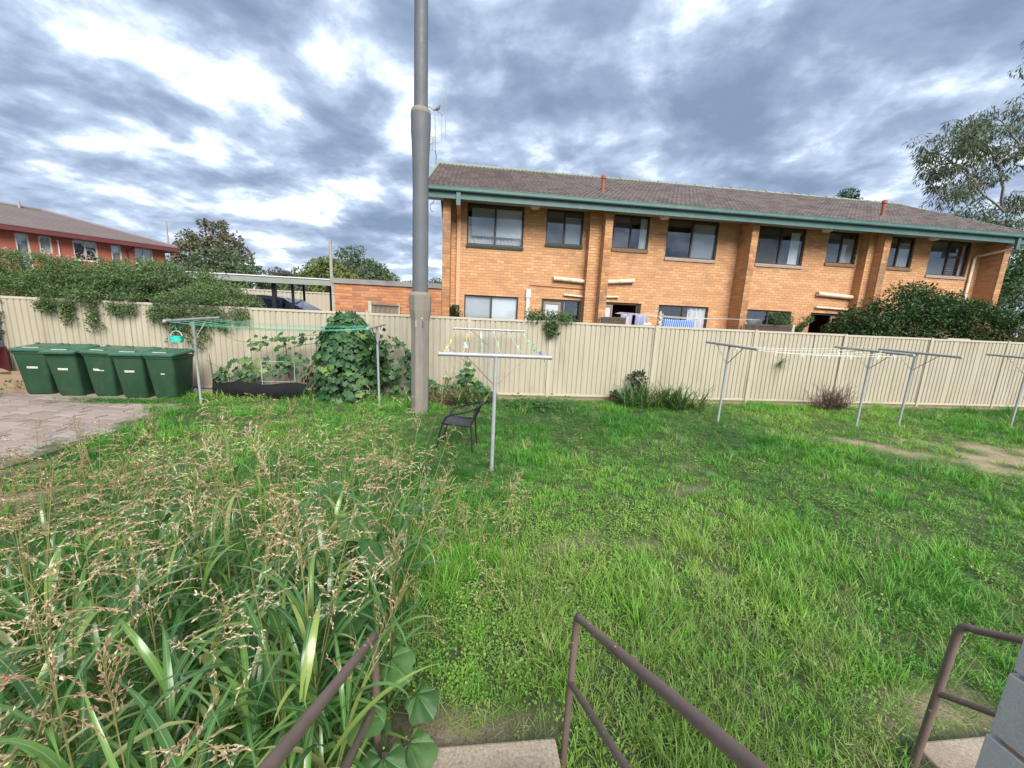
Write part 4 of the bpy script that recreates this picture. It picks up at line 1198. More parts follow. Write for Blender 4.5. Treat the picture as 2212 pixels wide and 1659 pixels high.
# courtyard washing
def cloth(name, label, x0, x1, y, ztop, drop, mat, fold=0.06, sag=0.0, group=None):
    V = []; F = []; nx, nz = 14, 8
    for i_ in range(nx+1):
        u = i_/nx
        for j_ in range(nz+1):
            w = j_/nz
            x = x0+(x1-x0)*(u+0.05*math.sin(9*u)*w)
            V.append((x, y+fold*w*math.sin(u*13+2*w), ztop-sag*math.sin(math.pi*u)-drop*w*(1-0.25*math.sin(3.3*u)**2)))
    for i_ in range(nx):
        for j_ in range(nz):
            q_ = i_*(nz+1)+j_
            F.append((q_, q_+nz+1, q_+nz+2, q_+1))
    mb = MB(); mb.add(V, F)
    o = mb.build(name, mat, None, smooth=True)
    sol = o.modifiers.new('thickness', 'SOLIDIFY'); sol.thickness = 0.004
    return tag(o, label, 'washing', group)
wl = thing('courtyard_line', 'thin washing lines strung across the courtyards in front of the ground floor windows', 'clothesline', (6.5, 11.3, 2.2))
for y in (11.1, 11.25, 11.4):
    MB().tube([(4.35, y, 2.36-0.1*(y-11.1)), (6.5, y, 2.30-0.1*(y-11.1)), (8.85, y, 2.34)], 0.006, 4).build('line', 'whitecord', wl)
cloth('cloth', 'lilac checked cloth pegged at the left of the courtyard line', 4.42, 4.78, 11.12, 2.36, 0.42, 'drape', sag=0.02)
cloth('cloth', 'lilac checked cloth hanging right of its twin before the maroon doorway', 4.88, 5.24, 11.12, 2.33, 0.42, 'drape', sag=0.02)
mt, nt, b = _nt('blue_striped_towel')
wv = _n(nt, 'ShaderNodeTexWave', wave_type='BANDS', bands_direction='X'); wv.inputs['Scale'].default_value = 5; wv.inputs['Distortion'].default_value = 1.5
gg = _n(nt, 'ShaderNodeNewGeometry'); nt.links.new(gg.outputs['Position'], wv.inputs['Vector'])
nt.links.new(ramp_of(nt, wv.outputs['Fac'], [(0.0, (0.05, 0.10, 0.42)), (0.5, (0.06, 0.14, 0.52)), (0.8, (0.25, 0.42, 0.72)), (1.0, (0.45, 0.58, 0.78))]), b.inputs['Base Color']); b.inputs['Roughness'].default_value = 0.9
M['towel'] = mt
cloth('beach_towel', 'blue striped towel draped below the curtained ground floor window', 5.75, 6.72, 11.1, 2.235, 0.5, 'towel', fold=0.03, sag=0.015)
# driftwood ornament standing on the fence top
mb = MB(); bx = 5.02; by = FY+0.02
core = [(bx+0.0, by, 2.02), (bx-0.02, by, 2.1), (bx+0.02, by, 2.18), (bx-0.03, by, 2.26), (bx-0.01, by, 2.34), (bx-0.005, by, 2.42)]
mb.tube(core, [0.03, 0.05, 0.045, 0.06, 0.04, 0.015], 7)
for k in range(16):
    a = random.uniform(0, 6.28); z = random.uniform(2.05, 2.36); r = 0.06
    mb.tube([(bx, by, z), (bx+r*math.cos(a), by+0.4*r*math.sin(a), z+random.uniform(-.03,.04)), (bx+r*1.3*math.cos(a+.5), by+0.4*r*math.sin(a+.5), z+random.uniform(-.04,.08))], [0.016, 0.02, 0.007], 5)
tag(mb.build('driftwood_ornament', 'bone', None, smooth=True), 'bleached white driftwood ornament standing on the fence top beside the blue towel', 'ornament')
for k, (x, r) in enumerate(((4.62, 0.045), (4.72, 0.055))):
    mb = MB().lathe([(r*0.5, 0), (r, r*0.45), (r*0.95, r*0.9), (r*0.5, r*1.35), (r*0.1, r*1.5)], (x, FY+0.02, FT+0.002), 10, sx=1.2)
    tag(mb.build('white_shell', 'whiteplastic', None, smooth=True), ['small white shell on the fence top, left of a larger one', 'larger white shell on the fence top near the driftwood ornament'][k], 'shell')
# cleaning bottles on two bathroom sills
for k, (x, c, h, lb) in enumerate(((12.78, 'peg_blue', 0.2, 'blue bottle on the sill inside the window left of the stained pier'), (13.02, 'whiteplastic', 0.22, 'white bottle on the sill inside the window left of the stained pier'), (14.98, 'whiteplastic', 0.2, 'white bottle on the sill inside the window right of the stained pier'), (15.18, 'peg_yellow', 0.17, 'yellow bottle on the sill inside the window right of the stained pier'))):
    mb = MB().lathe([(0.04, 0), (0.045, 0.02), (0.045, h*0.6), (0.018, h*0.78), (0.018, h*0.9), (0.026, h*0.9), (0.026, h)], (x, WY+0.14, 4.428+0.0), 10)
    tag(mb.build('bottle', c, None, smooth=True), lb, 'bottle', 'bottles on the bathroom sills')
# pale crate end behind the fence at the right
tag(MB().box(14.55, 15.35, 10.3, 10.5, 1.95, 2.06).box(14.55, 15.35, 10.3, 10.34, -0.05, 1.95).build('storage_box', 'fencepost', None, bevel=0.01), 'flat yellowish storage box top peeping over the fence below the dark shrub', 'box')

# ------------------------------------------------------------------ trees
def limb(mb, a, b_, r0, r1, bend=0.15, n=6, seg=5):
    a, b_ = Vector(a), Vector(b_); L = (b_-a).length
    off = Vector((random.gauss(0, 1), random.gauss(0, 1), random.gauss(0, 0.4)))*L*bend
    pts = [a.lerp(b_, t/seg)+off*math.sin(math.pi*t/seg) for t in range(seg+1)]
    mb.tube(pts, [r0+(r1-r0)*t/seg for t in range(seg+1)], n, caps=False)
    return pts
def tree(name, label, base, crown, height, mat, nclump=40, per=160, leaf=(0.2, 0.4), cr=(0.5, 1.0), bark='bark', trunk_r=0.2, aspect=0.5, droop=0.1, group=None, cat='tree', centers=None, hollow=0.35, shape=1.0, mat2=None):
    """tapered trunk with limbs and a crown of leaf clumps; crown = half axes (x, y, z)"""
    t = thing(name, label, cat, base, group)
    bx, by, bz = base; ax, ay, az = crown
    cz = bz+height-az
    if centers is None:
        d = rand_unit(nclump)*(hollow+(1-hollow)*rng.uniform(0, 1, (nclump, 1))**0.5)
        d[:, :2] *= (1-shape*0.35*np.clip(d[:, 2:], 0, 1))
        centers = np.array([bx, by, cz])+d*np.array([ax, ay, az])*0.85
    radii = rng.uniform(cr[0], cr[1], len(centers))
    P, out = clumps(centers, radii, per)
    foliage('crown', P, mat, t, leaf, aspect, 0.6, droop, out=out, tint=np.clip(rng.uniform(0, 1, len(P))*0.8+0.2*out[:, 2], 0, 0.99))
    mb = MB(); top = (bx+random.uniform(-.2, .2)*ax, by, cz+az*0.3)
    tp = limb(mb, (bx, by, bz-0.2), top, trunk_r, trunk_r*0.35, 0.04, 8, 7)
    for k in range(min(len(centers), 16)):
        c = centers[int(k*len(centers)/16) if len(centers) > 16 else k]
        s = tp[random.randint(2, 6)]
        limb(mb, s, c, trunk_r*0.3, trunk_r*0.06, 0.1, 5)
    mb.build('trunk', bark, t, smooth=True)
    return t
tree('flowering_tree', 'tall tree with rusty blossom sprays beside the red brick building', (-23.0, 38, 0.7), (4.2, 3, 4.0), 8.9, 'farRed', 130, 55, (0.2, 0.38), (0.25, 0.7), aspect=0.6, trunk_r=0.25)
t_ = None
# bare flowering sprays rising out of its crown
tree('leafy_tree', 'dense green tree in front of the flowering tree left of the carport', (-20.0, 34, 0.7), (3.4, 2.4, 2.2), 5.6, 'farA', 34, 170, (0.2, 0.36), (0.6, 1.0))
tree('mauve_shrub_tree', 'greyish mauve rounded tree between the green trees above the carport', (-16.2, 36, 0.7), (1.9, 1.8, 1.7), 4.6, 'farC', 26, 170, (0.15, 0.28), (0.45, 0.8))
tree('yellow_green_tree', 'broad yellow green tree behind the wooden power pole', (-17.6, 50, 0.7), (4.6, 3.5, 3.2), 7.2, 'farB', 60, 150, (0.28, 0.5), (0.6, 1.2))
tree('tall_open_tree', 'taller open crowned green tree rising behind the yellow green one', (-17.0, 58, 0.7), (3.6, 3, 3.4), 10.4, 'farA', 34, 130, (0.3, 0.5), (0.6, 1.1))
tree('dark_tree', 'dark green tree above the garage coping left of the steel pole', (-12.2, 52, 0.7), (2.6, 2.4, 2.6), 7.2, 'farA', 34, 150, (0.28, 0.48), (0.6, 1.1))
tree('dark_tree', 'lower dark tree above the garage coping, nearest the steel pole on its left', (-10.0, 62, 0.7), (3.4, 2.8, 2.0), 5.6, 'farA', 32, 150, (0.3, 0.5), (0.6, 1.1))
tree('small_far_tree', 'small tree seen in the gap between the steel pole and the apartment block', (-5.0, 60, 0.7), (2.6, 2.2, 2.3), 6.4, 'farA', 28, 150, (0.28, 0.5), (0.6, 1.0))
for x, y, h, w, mt_, lb in ((-40, 88, 8.6, 5.5, 'farB', 'hazy distant tree above the carport, the leftmost of three'), (-33, 92, 8.2, 4.6, 'farA', 'hazy distant tree above the carport, the middle of three'), (-27.5, 84, 7.6, 4.0, 'farB', 'hazy distant tree above the carport, the rightmost of three')):
    tree('distant_tree', lb, (x, y, 0.7), (w, 4, 3.0), h, mt_, 30, 130, (0.4, 0.7), (0.8, 1.5), group='distant trees above the carport')
tree('roadside_tree', 'low dark green tree beyond the rear fence under the carport roof line', (-13.6, 30, 0.7), (3.4, 2.2, 1.5), 3.0, 'farA', 30, 160, (0.18, 0.32), (0.5, 0.9))
# distant roof
dr = thing('distant_house', 'small distant house with pale grey roof among the trees above the carport', 'house', (-27, 70, 0.7))
MB().box(-30, -24, 68, 74, 0.6, 4.6).build('wall', 'creamframe', dr)
mb = MB(); mb.add([(-31, 67, 4.5), (-23, 67, 4.5), (-23, 71, 6.1), (-31, 71, 6.1), (-23, 75, 4.5), (-31, 75, 4.5)], [(0,1,2,3), (3,2,4,5)]); mb.build('roof', 'greyroof', dr)
# power poles
for nm, x, y, top, lb in (('power_pole', -12.2, 36, 7.75, 'pale wooden power pole above the garage left end'), ('power_pole', -23.3, 33.5, 7.9, 'slim dark power pole above the right end of the mauve roof')):
    p = thing(nm, lb, 'power pole', (x, y, 0.7))
    MB().tube([(x, y, 0.5), (x, y, top)], [0.17, 0.12] if x > -15 else [0.07, 0.05], 10).build('shaft', 'polewood', p, smooth=True)
    MB().tube([(x+0.22, y-0.05, 0.5), (x+0.18, y-0.05, top*0.6)], 0.05, 6).build('cable_guard', 'polewood', p)
# cypress tip behind the ridge
cyp = [(24.9+rng.normal(0, 0.22), 25+rng.normal(0, 0.3), z) for z in np.linspace(4, 11.1, 44)]
tree('cypress_tree', 'dark conifer tip rising just above the right part of the roof ridge', (24.9, 25, 0.0), (0.9, 0.9, 4), 11.0, 'shrub', 40, 420, (0.08, 0.16), (0.42, 0.62), centers=np.array(cyp))
# gum tree at the right edge
def gum():
    t = thing('gum_tree', 'tall open gum tree with pale curving limbs at the right edge', 'tree', (37.2, 22, 0))
    mb = MB()
    trunk = [(37.2, 22, -0.2), (37.0, 22, 4), (36.4, 22, 8), (35.6, 22, 10.4)]
    mb.tube(trunk, [0.24, 0.2, 0.14, 0.11], 10)
    cen = []
    main = [((35.6, 22, 10.4), (32.8, 22, 9.9), (30.6, 22, 11.0), (28.6, 21.8, 12.0)), ((30.6, 22, 11.0), (29.4, 21.9, 11.9), (28.0, 21.8, 12.3), (26.9, 21.6, 12.0)),
            ((32.8, 22, 9.9), (31.6, 22, 12.4), (30.6, 22.3, 13.6), (28.4, 22.2, 14.4)),
            ((35.6, 22, 10.4), (34.4, 22.4, 13), (32.6, 22.4, 14.4), (30.6, 22, 14.9)),
            ((35.6, 22, 10.4), (35.6, 22, 14.5), (33.8, 22, 17.4), (31.6, 22, 18.6)),
            ((30.6, 22, 11.2), (29.6, 22.2, 10.6), (28.6, 22, 10.2), (27.3, 21.8, 10.8)),
            ((30.6, 22.3, 14.0), (29.4, 22, 13.4), (28.4, 21.8, 13.6), (27.9, 21.5, 13.2)),
            ((31.2, 22, 12.4), (32.8, 22, 13.2), (34.4, 22, 13.6), (36, 22, 14.4))]
    for br_ in main:
        pts = []
        for s in range(3):
            a, c = Vector(br_[s]), Vector(br_[s+1])
            for q_ in range(4):
                pts.append(a.lerp(c, q_/4)+Vector((random.gauss(0, .06), random.gauss(0, .06), random.gauss(0, .06))))
        pts.append(Vector(br_[3]))
        mb.tube(pts, list(np.linspace(0.085, 0.025, len(pts))), 7, caps=False)
        for k in range(7):
            s = pts[random.randint(4, len(pts)-1)]
            e = s+Vector((random.gauss(-0.2, 0.8), random.gauss(0, 0.7), random.gauss(0.3, 0.7)))
            limb(mb, s, e, 0.045, 0.012, 0.15, 5)
            cen.append(e)
            for _ in range(2):
                e2 = e+Vector((random.gauss(0, .55), random.gauss(0, .5), random.gauss(0, .4)))
                limb(mb, e, e2, 0.014, 0.006, 0.1, 4, 3); cen.append(e2)
    mb.build('trunk', 'gumbark', t, smooth=True)
    C = np.array([tuple(c) for c in cen])
    P, out = clumps(C, rng.uniform(0.3, 0.65, len(C)), 76)
    foliage('crown', P, 'gum', t, (0.18, 0.34), 0.22, 0.2, 1.3, out=out)
gum()
tree('broad_dark_tree', 'broad dull green tree behind the right end of the tiled roof', (43.0, 30, 0), (8.5, 3.5, 5.5), 13.8, 'gum', 70, 190, (0.2, 0.4), (0.8, 1.4), droop=0.8, aspect=0.35)
tree('broad_dark_tree', 'dark tree filling the gap right of the apartment block at the frame edge', (28.2, 19, 0), (5.0, 2.5, 3.4), 7.0, 'shrub', 60, 190, (0.16, 0.3), (0.6, 1.1))

# ------------------------------------------------------------------ hedge and shrubs
def hedge_top(x):
    return np.interp(x, [-11.5, -10.4, -9.2, -7.8, -6.6, -5.9, -5.5, -5.2], [2.98, 3.0, 2.86, 3.0, 2.82, 2.56, 2.3, 2.0])
hd = thing('overgrown_hedge', 'overgrown light green hedge spilling over the left part of the fence', 'hedge', (-8, 10.6, 0))
n = 235
hx_ = rng.uniform(-11.8, -5.75, n); hy_ = rng.uniform(10.05, 11.3, n)
top = hedge_top(hx_)-0.2-0.25*np.abs((hy_-10.6)/0.7)**2*0.6
hz_ = 1.75+(top-1.75)*rng.uniform(0, 1, n)**0.6
# billows leaning over the fence top
sp_x = np.concatenate([rng.uniform(-9.3, -8.3, 9), rng.uniform(-7.2, -5.9, 16), rng.uniform(-10.3, -5.8, 8)])
sp_c = np.stack([sp_x, rng.uniform(9.62, 9.85, len(sp_x)), np.concatenate([rng.uniform(1.85, 2.25, 9), rng.uniform(1.72, 2.25, 16), rng.uniform(2.1, 2.3, 8)])], 1)
C = np.concatenate([np.stack([hx_, hy_, hz_], 1), sp_c])
rad = np.concatenate([rng.uniform(0.2, 0.46, n), rng.uniform(0.12, 0.24, len(sp_x))])
per = np.maximum(40, (rad/0.33)**2*290).astype(int)
P = []; out = []
for c_, r_, k_ in zip(C, rad, per):
    p_, o_ = clumps([c_], [r_], k_, 0.62); P.append(p_); out.append(o_)
P = np.concatenate(P); out = np.concatenate(out)
P[:, 1] = np.where((P[:, 2] < FT+0.02) & (P[:, 1] > FY-0.06) & (P[:, 1] < FY+0.08), FY-0.07, P[:, 1])
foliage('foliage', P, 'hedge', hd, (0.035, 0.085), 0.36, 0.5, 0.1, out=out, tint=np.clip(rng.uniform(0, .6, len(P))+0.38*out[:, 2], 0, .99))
# upright sprays on top
C = []
for k in range(90):
    x = rng.uniform(-11.3, -5.7); y = rng.uniform(10.1, 10.9)
    for s in range(4):
        C.append((x+s*rng.normal(0, .05), y, hedge_top(x)-0.15+s*0.06))
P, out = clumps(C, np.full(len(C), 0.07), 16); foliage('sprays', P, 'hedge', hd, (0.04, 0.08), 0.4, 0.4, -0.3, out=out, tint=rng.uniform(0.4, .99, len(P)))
mb = MB()
for k in range(26):
    x = random.uniform(-11, -6.0); y = random.uniform(10.5, 11)
    limb(mb, (x, y, -0.05), (x+random.gauss(0, .2), y+random.gauss(0, .1), random.uniform(1.6, 2.2)), 0.03, 0.01, 0.03, 5)
mb.build('stems', 'bark', hd)
def hang(x, drop, spread, per=26):
    """trailing shoots hanging down the front of the fence"""
    C = []
    for k in range(max(2, int(spread*34))):
        sx = x+random.uniform(-spread, spread); d = drop*random.uniform(0.35, 1)
        pts = [(sx, FY+0.15, FT+0.12), (sx, FY-0.05, FT+0.10), (sx+random.gauss(0, .03), FY-0.12, FT-0.1)]
        nseg = max(2, int(d/0.1))
        for s in range(1, nseg+1):
            pts.append((sx+0.05*math.sin(s*1.1+k), FY-0.11-0.03*math.sin(s), FT-0.1-d*s/nseg))
        MB().tube(pts, 0.004, 4, caps=False).build('trailing_stem', 'bark', hd)
        C += [p for p in pts]
    P, out = clumps(C, np.full(len(C), 0.085), per)
    P[:, 1] = np.minimum(P[:, 1], np.where(P[:, 2] < FT+0.02, FY-0.06, 99))
    foliage('trailing_foliage', P, 'hedge', hd, (0.04, 0.075), 0.45, 0.2, 0.5, out=out, tint=rng.uniform(0, .7, len(P)))
for a in ((-8.95, 0.42, 0.16), (-8.5, 0.62, 0.10), (-7.1, 0.5, 0.18), (-6.75, 0.75, 0.22), (-6.3, 0.95, 0.16), (-5.9, 0.45, 0.2), (-5.45, 0.3, 0.2), (-9.4, 0.18, 0.2), (-7.9, 0.16, 0.3)):
    hang(*a)
C = np.stack([rng.uniform(-11.4, -8.6, 26), rng.uniform(10.0, 10.8, 26), rng.uniform(2.9, 3.12, 26)], 1)
P, out = clumps(C, np.full(26, 0.09), 9); foliage('blossom', P, 'pinkflower', hd, (0.03, 0.06), 0.8, 0.6, 0)
# ivy on the side fence
sv = thing('side_creeper', 'dark creeper hanging over the left corner of the fence', 'creeper', (-10.45, 9.5, 1.0))
C = np.stack([np.full(40, -10.46), rng.uniform(8.9, 9.8, 40), rng.uniform(0.9, 2.05, 40)], 1)
P, out = clumps(C, np.full(40, 0.1), 16); P[:, 0] = np.maximum(P[:, 0], -10.5); foliage('leaves', P, 'shrub', sv, (0.05, 0.09), 0.6, 0.2, 0.3)
MB().tube([(-10.47, 9.7, 0.0), (-10.47, 9.6, 1.0), (-10.47, 9.5, 2.0)], 0.012, 5).build('stem', 'bark', sv)

def shrub_mass(name, label, cs, rad, per, mat, size, cat='shrub', base=None, aspect=0.5, droop=0.0, flowers=None, stems=True):
    t = thing(name, label, cat, base)
    P, out = clumps(cs, rad, per)
    foliage('foliage', P, mat, t, size, aspect, 0.6, droop, out=out, tint=np.clip(rng.uniform(0, .75, len(P))+0.24*out[:, 2], 0, .99))
    mb = MB()
    for k in range(14 if stems else 0):
        c = cs[random.randrange(len(cs))]
        limb(mb, (base[0]+random.gauss(0, .15), base[1]+random.gauss(0, .1), -0.1), tuple(c), 0.05, 0.012, 0.12, 6)
    if stems:
        mb.build('stems', 'bark', t)
    else:
        MB().tube([(base[0], base[1], -0.05), (base[0], base[1], cs[:, 2].mean())], 0.014, 6).build('stem', 'bark', t)
    if flowers is not None:
        Pf, o2 = clumps(flowers, np.full(len(flowers), 0.05), 10); foliage('blossom', Pf, 'pinkflower', t, (0.03, 0.06), 0.8, 0.6, 0)
    return t
n = 260
sx_ = rng.uniform(11.9, 17.4, n); sy_ = rng.uniform(10.5, 11.75, n)
st_ = np.interp(sx_, [11.6, 12.3, 13.0, 13.8, 14.6, 15.4, 16.2, 17.0, 17.7], [2.35, 2.95, 3.45, 3.75, 3.8, 3.55, 3.45, 3.3, 2.6])-0.2-0.3*np.abs((sy_-11.1)/0.65)**2
sz_ = 1.2+(st_-1.2)*rng.uniform(0, 1, n)**0.55
shrub_mass('dark_shrub', 'big dark green rounded shrub behind the fence at the right of the apartment block', np.stack([sx_, sy_, sz_], 1), rng.uniform(0.2, 0.42, n), 120, 'shrub', (0.06, 0.12), base=(14.6, 11.1, 0), aspect=0.5, flowers=[(12.2, 10.4, 2.7), (12.35, 10.45, 2.5), (12.1, 10.45, 2.35)])
n = 70
shrub_mass('reddish_shrub', 'lower shrub with reddish leaf tips right of the big dark shrub', np.stack([rng.uniform(15.5, 19, n), rng.uniform(10.2, 10.9, n), rng.uniform(1.3, 2.55, n)], 1), rng.uniform(0.18, 0.32, n), 90, 'redshrub', (0.05, 0.1), base=(17.2, 10.5, 0))
# feathery conifer
C = []
for k in range(46):
    a = random.uniform(0, 6.28); L = random.uniform(0.2, 0.62)
    for s in range(5):
        C.append((9.42+0.70*L*math.cos(a)*s/4*1.6, 10.55+0.5*L*math.sin(a)*s/4, 1.78+L*s/4*1.2))
shrub_mass('feathery_conifer', 'small feathery light green conifer peeping over the fence by a courtyard fence', np.array(C), np.full(len(C), 0.06), 44, 'fernleaf', (0.05, 0.10), base=(9.42, 10.55, 0), aspect=0.2)
# climbing vine over the fence left of centre
C = np.stack([rng.uniform(1.45, 2.6, 60), rng.uniform(9.78, 10.05, 60), rng.uniform(2.0, 2.24, 60)], 1)
Cd = np.stack([rng.normal(2.05, 0.09, 26), np.full(26, 9.72), rng.uniform(1.66, 2.05, 26)**1.0], 1)
shrub_mass('fence_climber', 'bright green climber flopping over the fence below the mesh screen door', np.concatenate([C, Cd]), np.concatenate([np.full(60, 0.12), np.full(26, 0.05)]), 26, 'fernleaf', (0.06, 0.12), cat='climber', base=(2.1, 9.95, 0), aspect=0.3, droop=0.3, stems=False)
for x, lb in ((-1.55, 'dark creeper on the garage brickwork right of the steel pole'), (-0.55, 'dry dark creeper at the foot of the salmon downpipe')):
    n = 22
    cr_ = thing('wall_creeper', lb, 'creeper', (x, 11.92, 0))
    P, out = clumps(np.stack([rng.normal(x, 0.09, n), np.full(n, 11.9 if x < -1 else 12.42), rng.uniform(1.9, 2.55 if x < -1 else 2.35, n)], 1), np.full(n, 0.1), 24)
    foliage('leaves', P, 'shrub', cr_, (0.04, 0.08), 0.6, 0.2, 0.3)
    MB().tube([(x, 11.95 if x < -1 else 12.5, 0), (x+0.02, 11.95 if x < -1 else 12.5, 2.2)], 0.012, 5).build('stem', 'bark', cr_)

# ------------------------------------------------------------------ wheelie bins
def make_bin():
    t = thing('wheelie_bin', '', 'bin', (0, 0, 0), 'green wheelie bins in a row on the paving')
    def ring(z, w, f, bk, r):
        pts = []
        for cx, cy, a0 in ((w/2-r, f+r, -90), (w/2-r, bk-r, 0), (-w/2+r, bk-r, 90), (-w/2+r, f+r, 180)):
            for k in range(4):
                a = R(a0+30*k)
                pts.append((cx+r*math.cos(a), cy+r*math.sin(a), z))
        return pts
    rings = [ring(0.015, 0.42, -0.21, 0.26, 0.06), ring(0.05, 0.44, -0.225, 0.28, 0.06), ring(0.80, 0.535, -0.305, 0.33, 0.055), ring(0.86, 0.545, -0.31, 0.335, 0.05), ring(0.87, 0.575, -0.325, 0.345, 0.05), ring(0.915, 0.58, -0.325, 0.345, 0.05)]
    mb = MB(); V = [p for r_ in rings for p in r_]; F = []
    for i_ in range(len(rings)-1):
        for j_ in range(16):
            F.append((i_*16+j_, i_*16+(j_+1) % 16, (i_+1)*16+(j_+1) % 16, (i_+1)*16+j_))
    F += [tuple(range(15, -1, -1)), tuple(80+j_ for j_ in range(16))]
    mb.add(V, F); mb.build('body', 'bin', t, smooth=True, local=True)
    lid = [ring(0.917, 0.60, -0.345, 0.35, 0.05), ring(0.935, 0.61, -0.355, 0.355, 0.05), ring(0.937, 0.595, -0.345, 0.35, 0.05), ring(0.955, 0.60, -0.35, 0.352, 0.05), ring(0.972, 0.57, -0.325, 0.345, 0.06), ring(0.985, 0.48, -0.24, 0.31, 0.08)]
    lid = [[(x, y, z+0.05*(y+0.35)/0.7) for x, y, z in r_] for r_ in lid]
    mb = MB(); mb.add([p for r_ in lid for p in r_], F); lo = mb.build('lid', 'binlid', t, smooth=True, local=True)
    for sx in (-1, 1):
        MB().lathe([(0.035, 0), (0.033, 0.03), (0.02, 0.04)], (sx*0.2, 0.20, 1.015), 10).build('lid_boss', 'binlid', lo, smooth=True, local=True)
    MB().box(-0.11, 0.11, -0.20, -0.10, 1.0, 1.006).build('lid_panel', 'binlid', lo, local=True, bevel=0.002)
    MB().box(-0.13, 0.13, -0.262, -0.245, 0.992, 0.999).build('lid_label', 'whiteplastic', lo, local=True)
    MB().tube([(-0.24, 0.345, 0.93), (-0.24, 0.40, 0.955), (0.24, 0.40, 0.955), (0.24, 0.345, 0.93)], 0.016, 8).build('handle', 'bin', t, smooth=True, local=True)
    for sx in (-1, 1):
        wh = MB().tube([(sx*0.215, 0.27, 0.10), (sx*0.275, 0.27, 0.10)], 0.10, 20).build('wheel', 'rubber', t, smooth=True, local=True)
        MB().tube([(sx*0.27, 0.27, 0.10), (sx*0.28, 0.27, 0.10)], 0.055, 12).build('hub', 'galv', wh, smooth=True, local=True)
    return t
bin0 = make_bin()
bl = ['green wheelie bin at the left end of the row, its sticker faded', 'second green wheelie bin from the left, tightly beside the end bin', 'middle green wheelie bin of the row with a torn white sticker', 'fourth green wheelie bin from the left with a clean white sticker', 'green wheelie bin at the right end of the row with a scrap of sticker']
bins = []
for k, (x, y, rz) in enumerate(((-8.98, 9.05, R(9)), (-8.30, 8.97, R(3)), (-7.66, 9.0, R(-2)), (-7.03, 8.91, R(5)), (-6.40, 8.88, R(0)))):
    bo = bin0 if k == 0 else copy_thing(bin0, (x, y, 0.04), rz)
    bo.location = (x, y, 0.04); bo.rotation_euler = (0, 0, rz); bo['label'] = bl[k]
    bins.append(bo)
    for c_ in bo.children:
        if c_.name.startswith('lid'):
            c_.rotation_euler = (R((0, 2.5, 0.6, 1.2, 0)[k]), 0, R((0, 1, -1, 0.6, 0)[k])); c_.location.z += (0, 0.005, 0, 0.003, 0)[k]
    bo.rotation_euler = (R((0, .6, -.4, .5, 0)[k]), R((.4, -.6, .5, -.3, 0)[k]), rz)
def on_front(z, x, d=0.003):
    f = -0.225-0.08*(z-0.05)/0.75
    return (x, f-d, z)
for k, bo in enumerate(bins):
    if k in (0, 1, 3):
        pts = [(-0.085, 0.565), (0.085, 0.565), (0.088, 0.602), (-0.085, 0.605)]
    elif k == 2:
        pts = [(-0.1, 0.56), (0.1, 0.558), (0.095, 0.575), (0.03, 0.572), (-0.02, 0.60), (-0.08, 0.597), (-0.1, 0.61)]
    else:
        pts = [(0.0, 0.54), (0.07, 0.54), (0.068, 0.562), (0.045, 0.556), (0.0, 0.562)]
    mb = MB(); nq = len(pts); mb.add([on_front(z, x) for x, z in pts]+[on_front(z, x, 0.0) for x, z in pts], [tuple(range(nq))]+[(i_, (i_+1) % nq, nq+(i_+1) % nq, nq+i_) for i_ in range(nq)])
    so = mb.build('sticker', 'label', bo, local=True)
    if k in (0, 1, 3):
        mb = MB()
        for c_, w_ in ((-0.07, 0.012), (-0.05, 0.01), (-0.028, 0.014), (0.0, 0.005), (0.024, 0.012), (0.052, 0.016)):
            mb.add([on_front(0.577, c_, 0.0036), on_front(0.577, c_+w_, 0.0036), on_front(0.592, c_+w_, 0.0036), on_front(0.592, c_, 0.0036)], [(0,1,2,3)])
        mb.build('print', 'ink', so, local=True)
# box and board left of the bins
bxo = thing('cardboard_box', 'open brown cardboard box at the left of the bins', 'box', (-9.45, 9.25, 0.04))
mb = MB(); x0, x1, y0, y1, zt = -10.02, -9.32, 8.98, 9.42, 0.42
for a in ((x0, x1, y0, y0+0.012), (x0, x1, y1-0.012, y1), (x0, x0+0.012, y0+0.012, y1-0.012), (x1-0.012, x1, y0+0.012, y1-0.012)):
    mb.box(*a, 0.04, zt)
mb.box(x0+0.012, x1-0.012, y0+0.012, y1-0.012, 0.04, 0.05)
mb.build('carton', 'cardboard', bxo)
MB().obox((x0, (y0+y1)/2, zt-0.01), (x0-0.16, (y0+y1)/2, zt+0.05), 0.4, 0.008).build('flap', 'cardboard', bxo)
rb = MB(); rb.obox((-10.26, 9.55, 0.03), (-10.46, 9.72, 0.9), 0.22, 0.03, up=(0, 1, 0))
tag(rb.build('red_board', 'redboard', None, bevel=0.004), 'dark red board leaning on the fence behind the cardboard box', 'board')

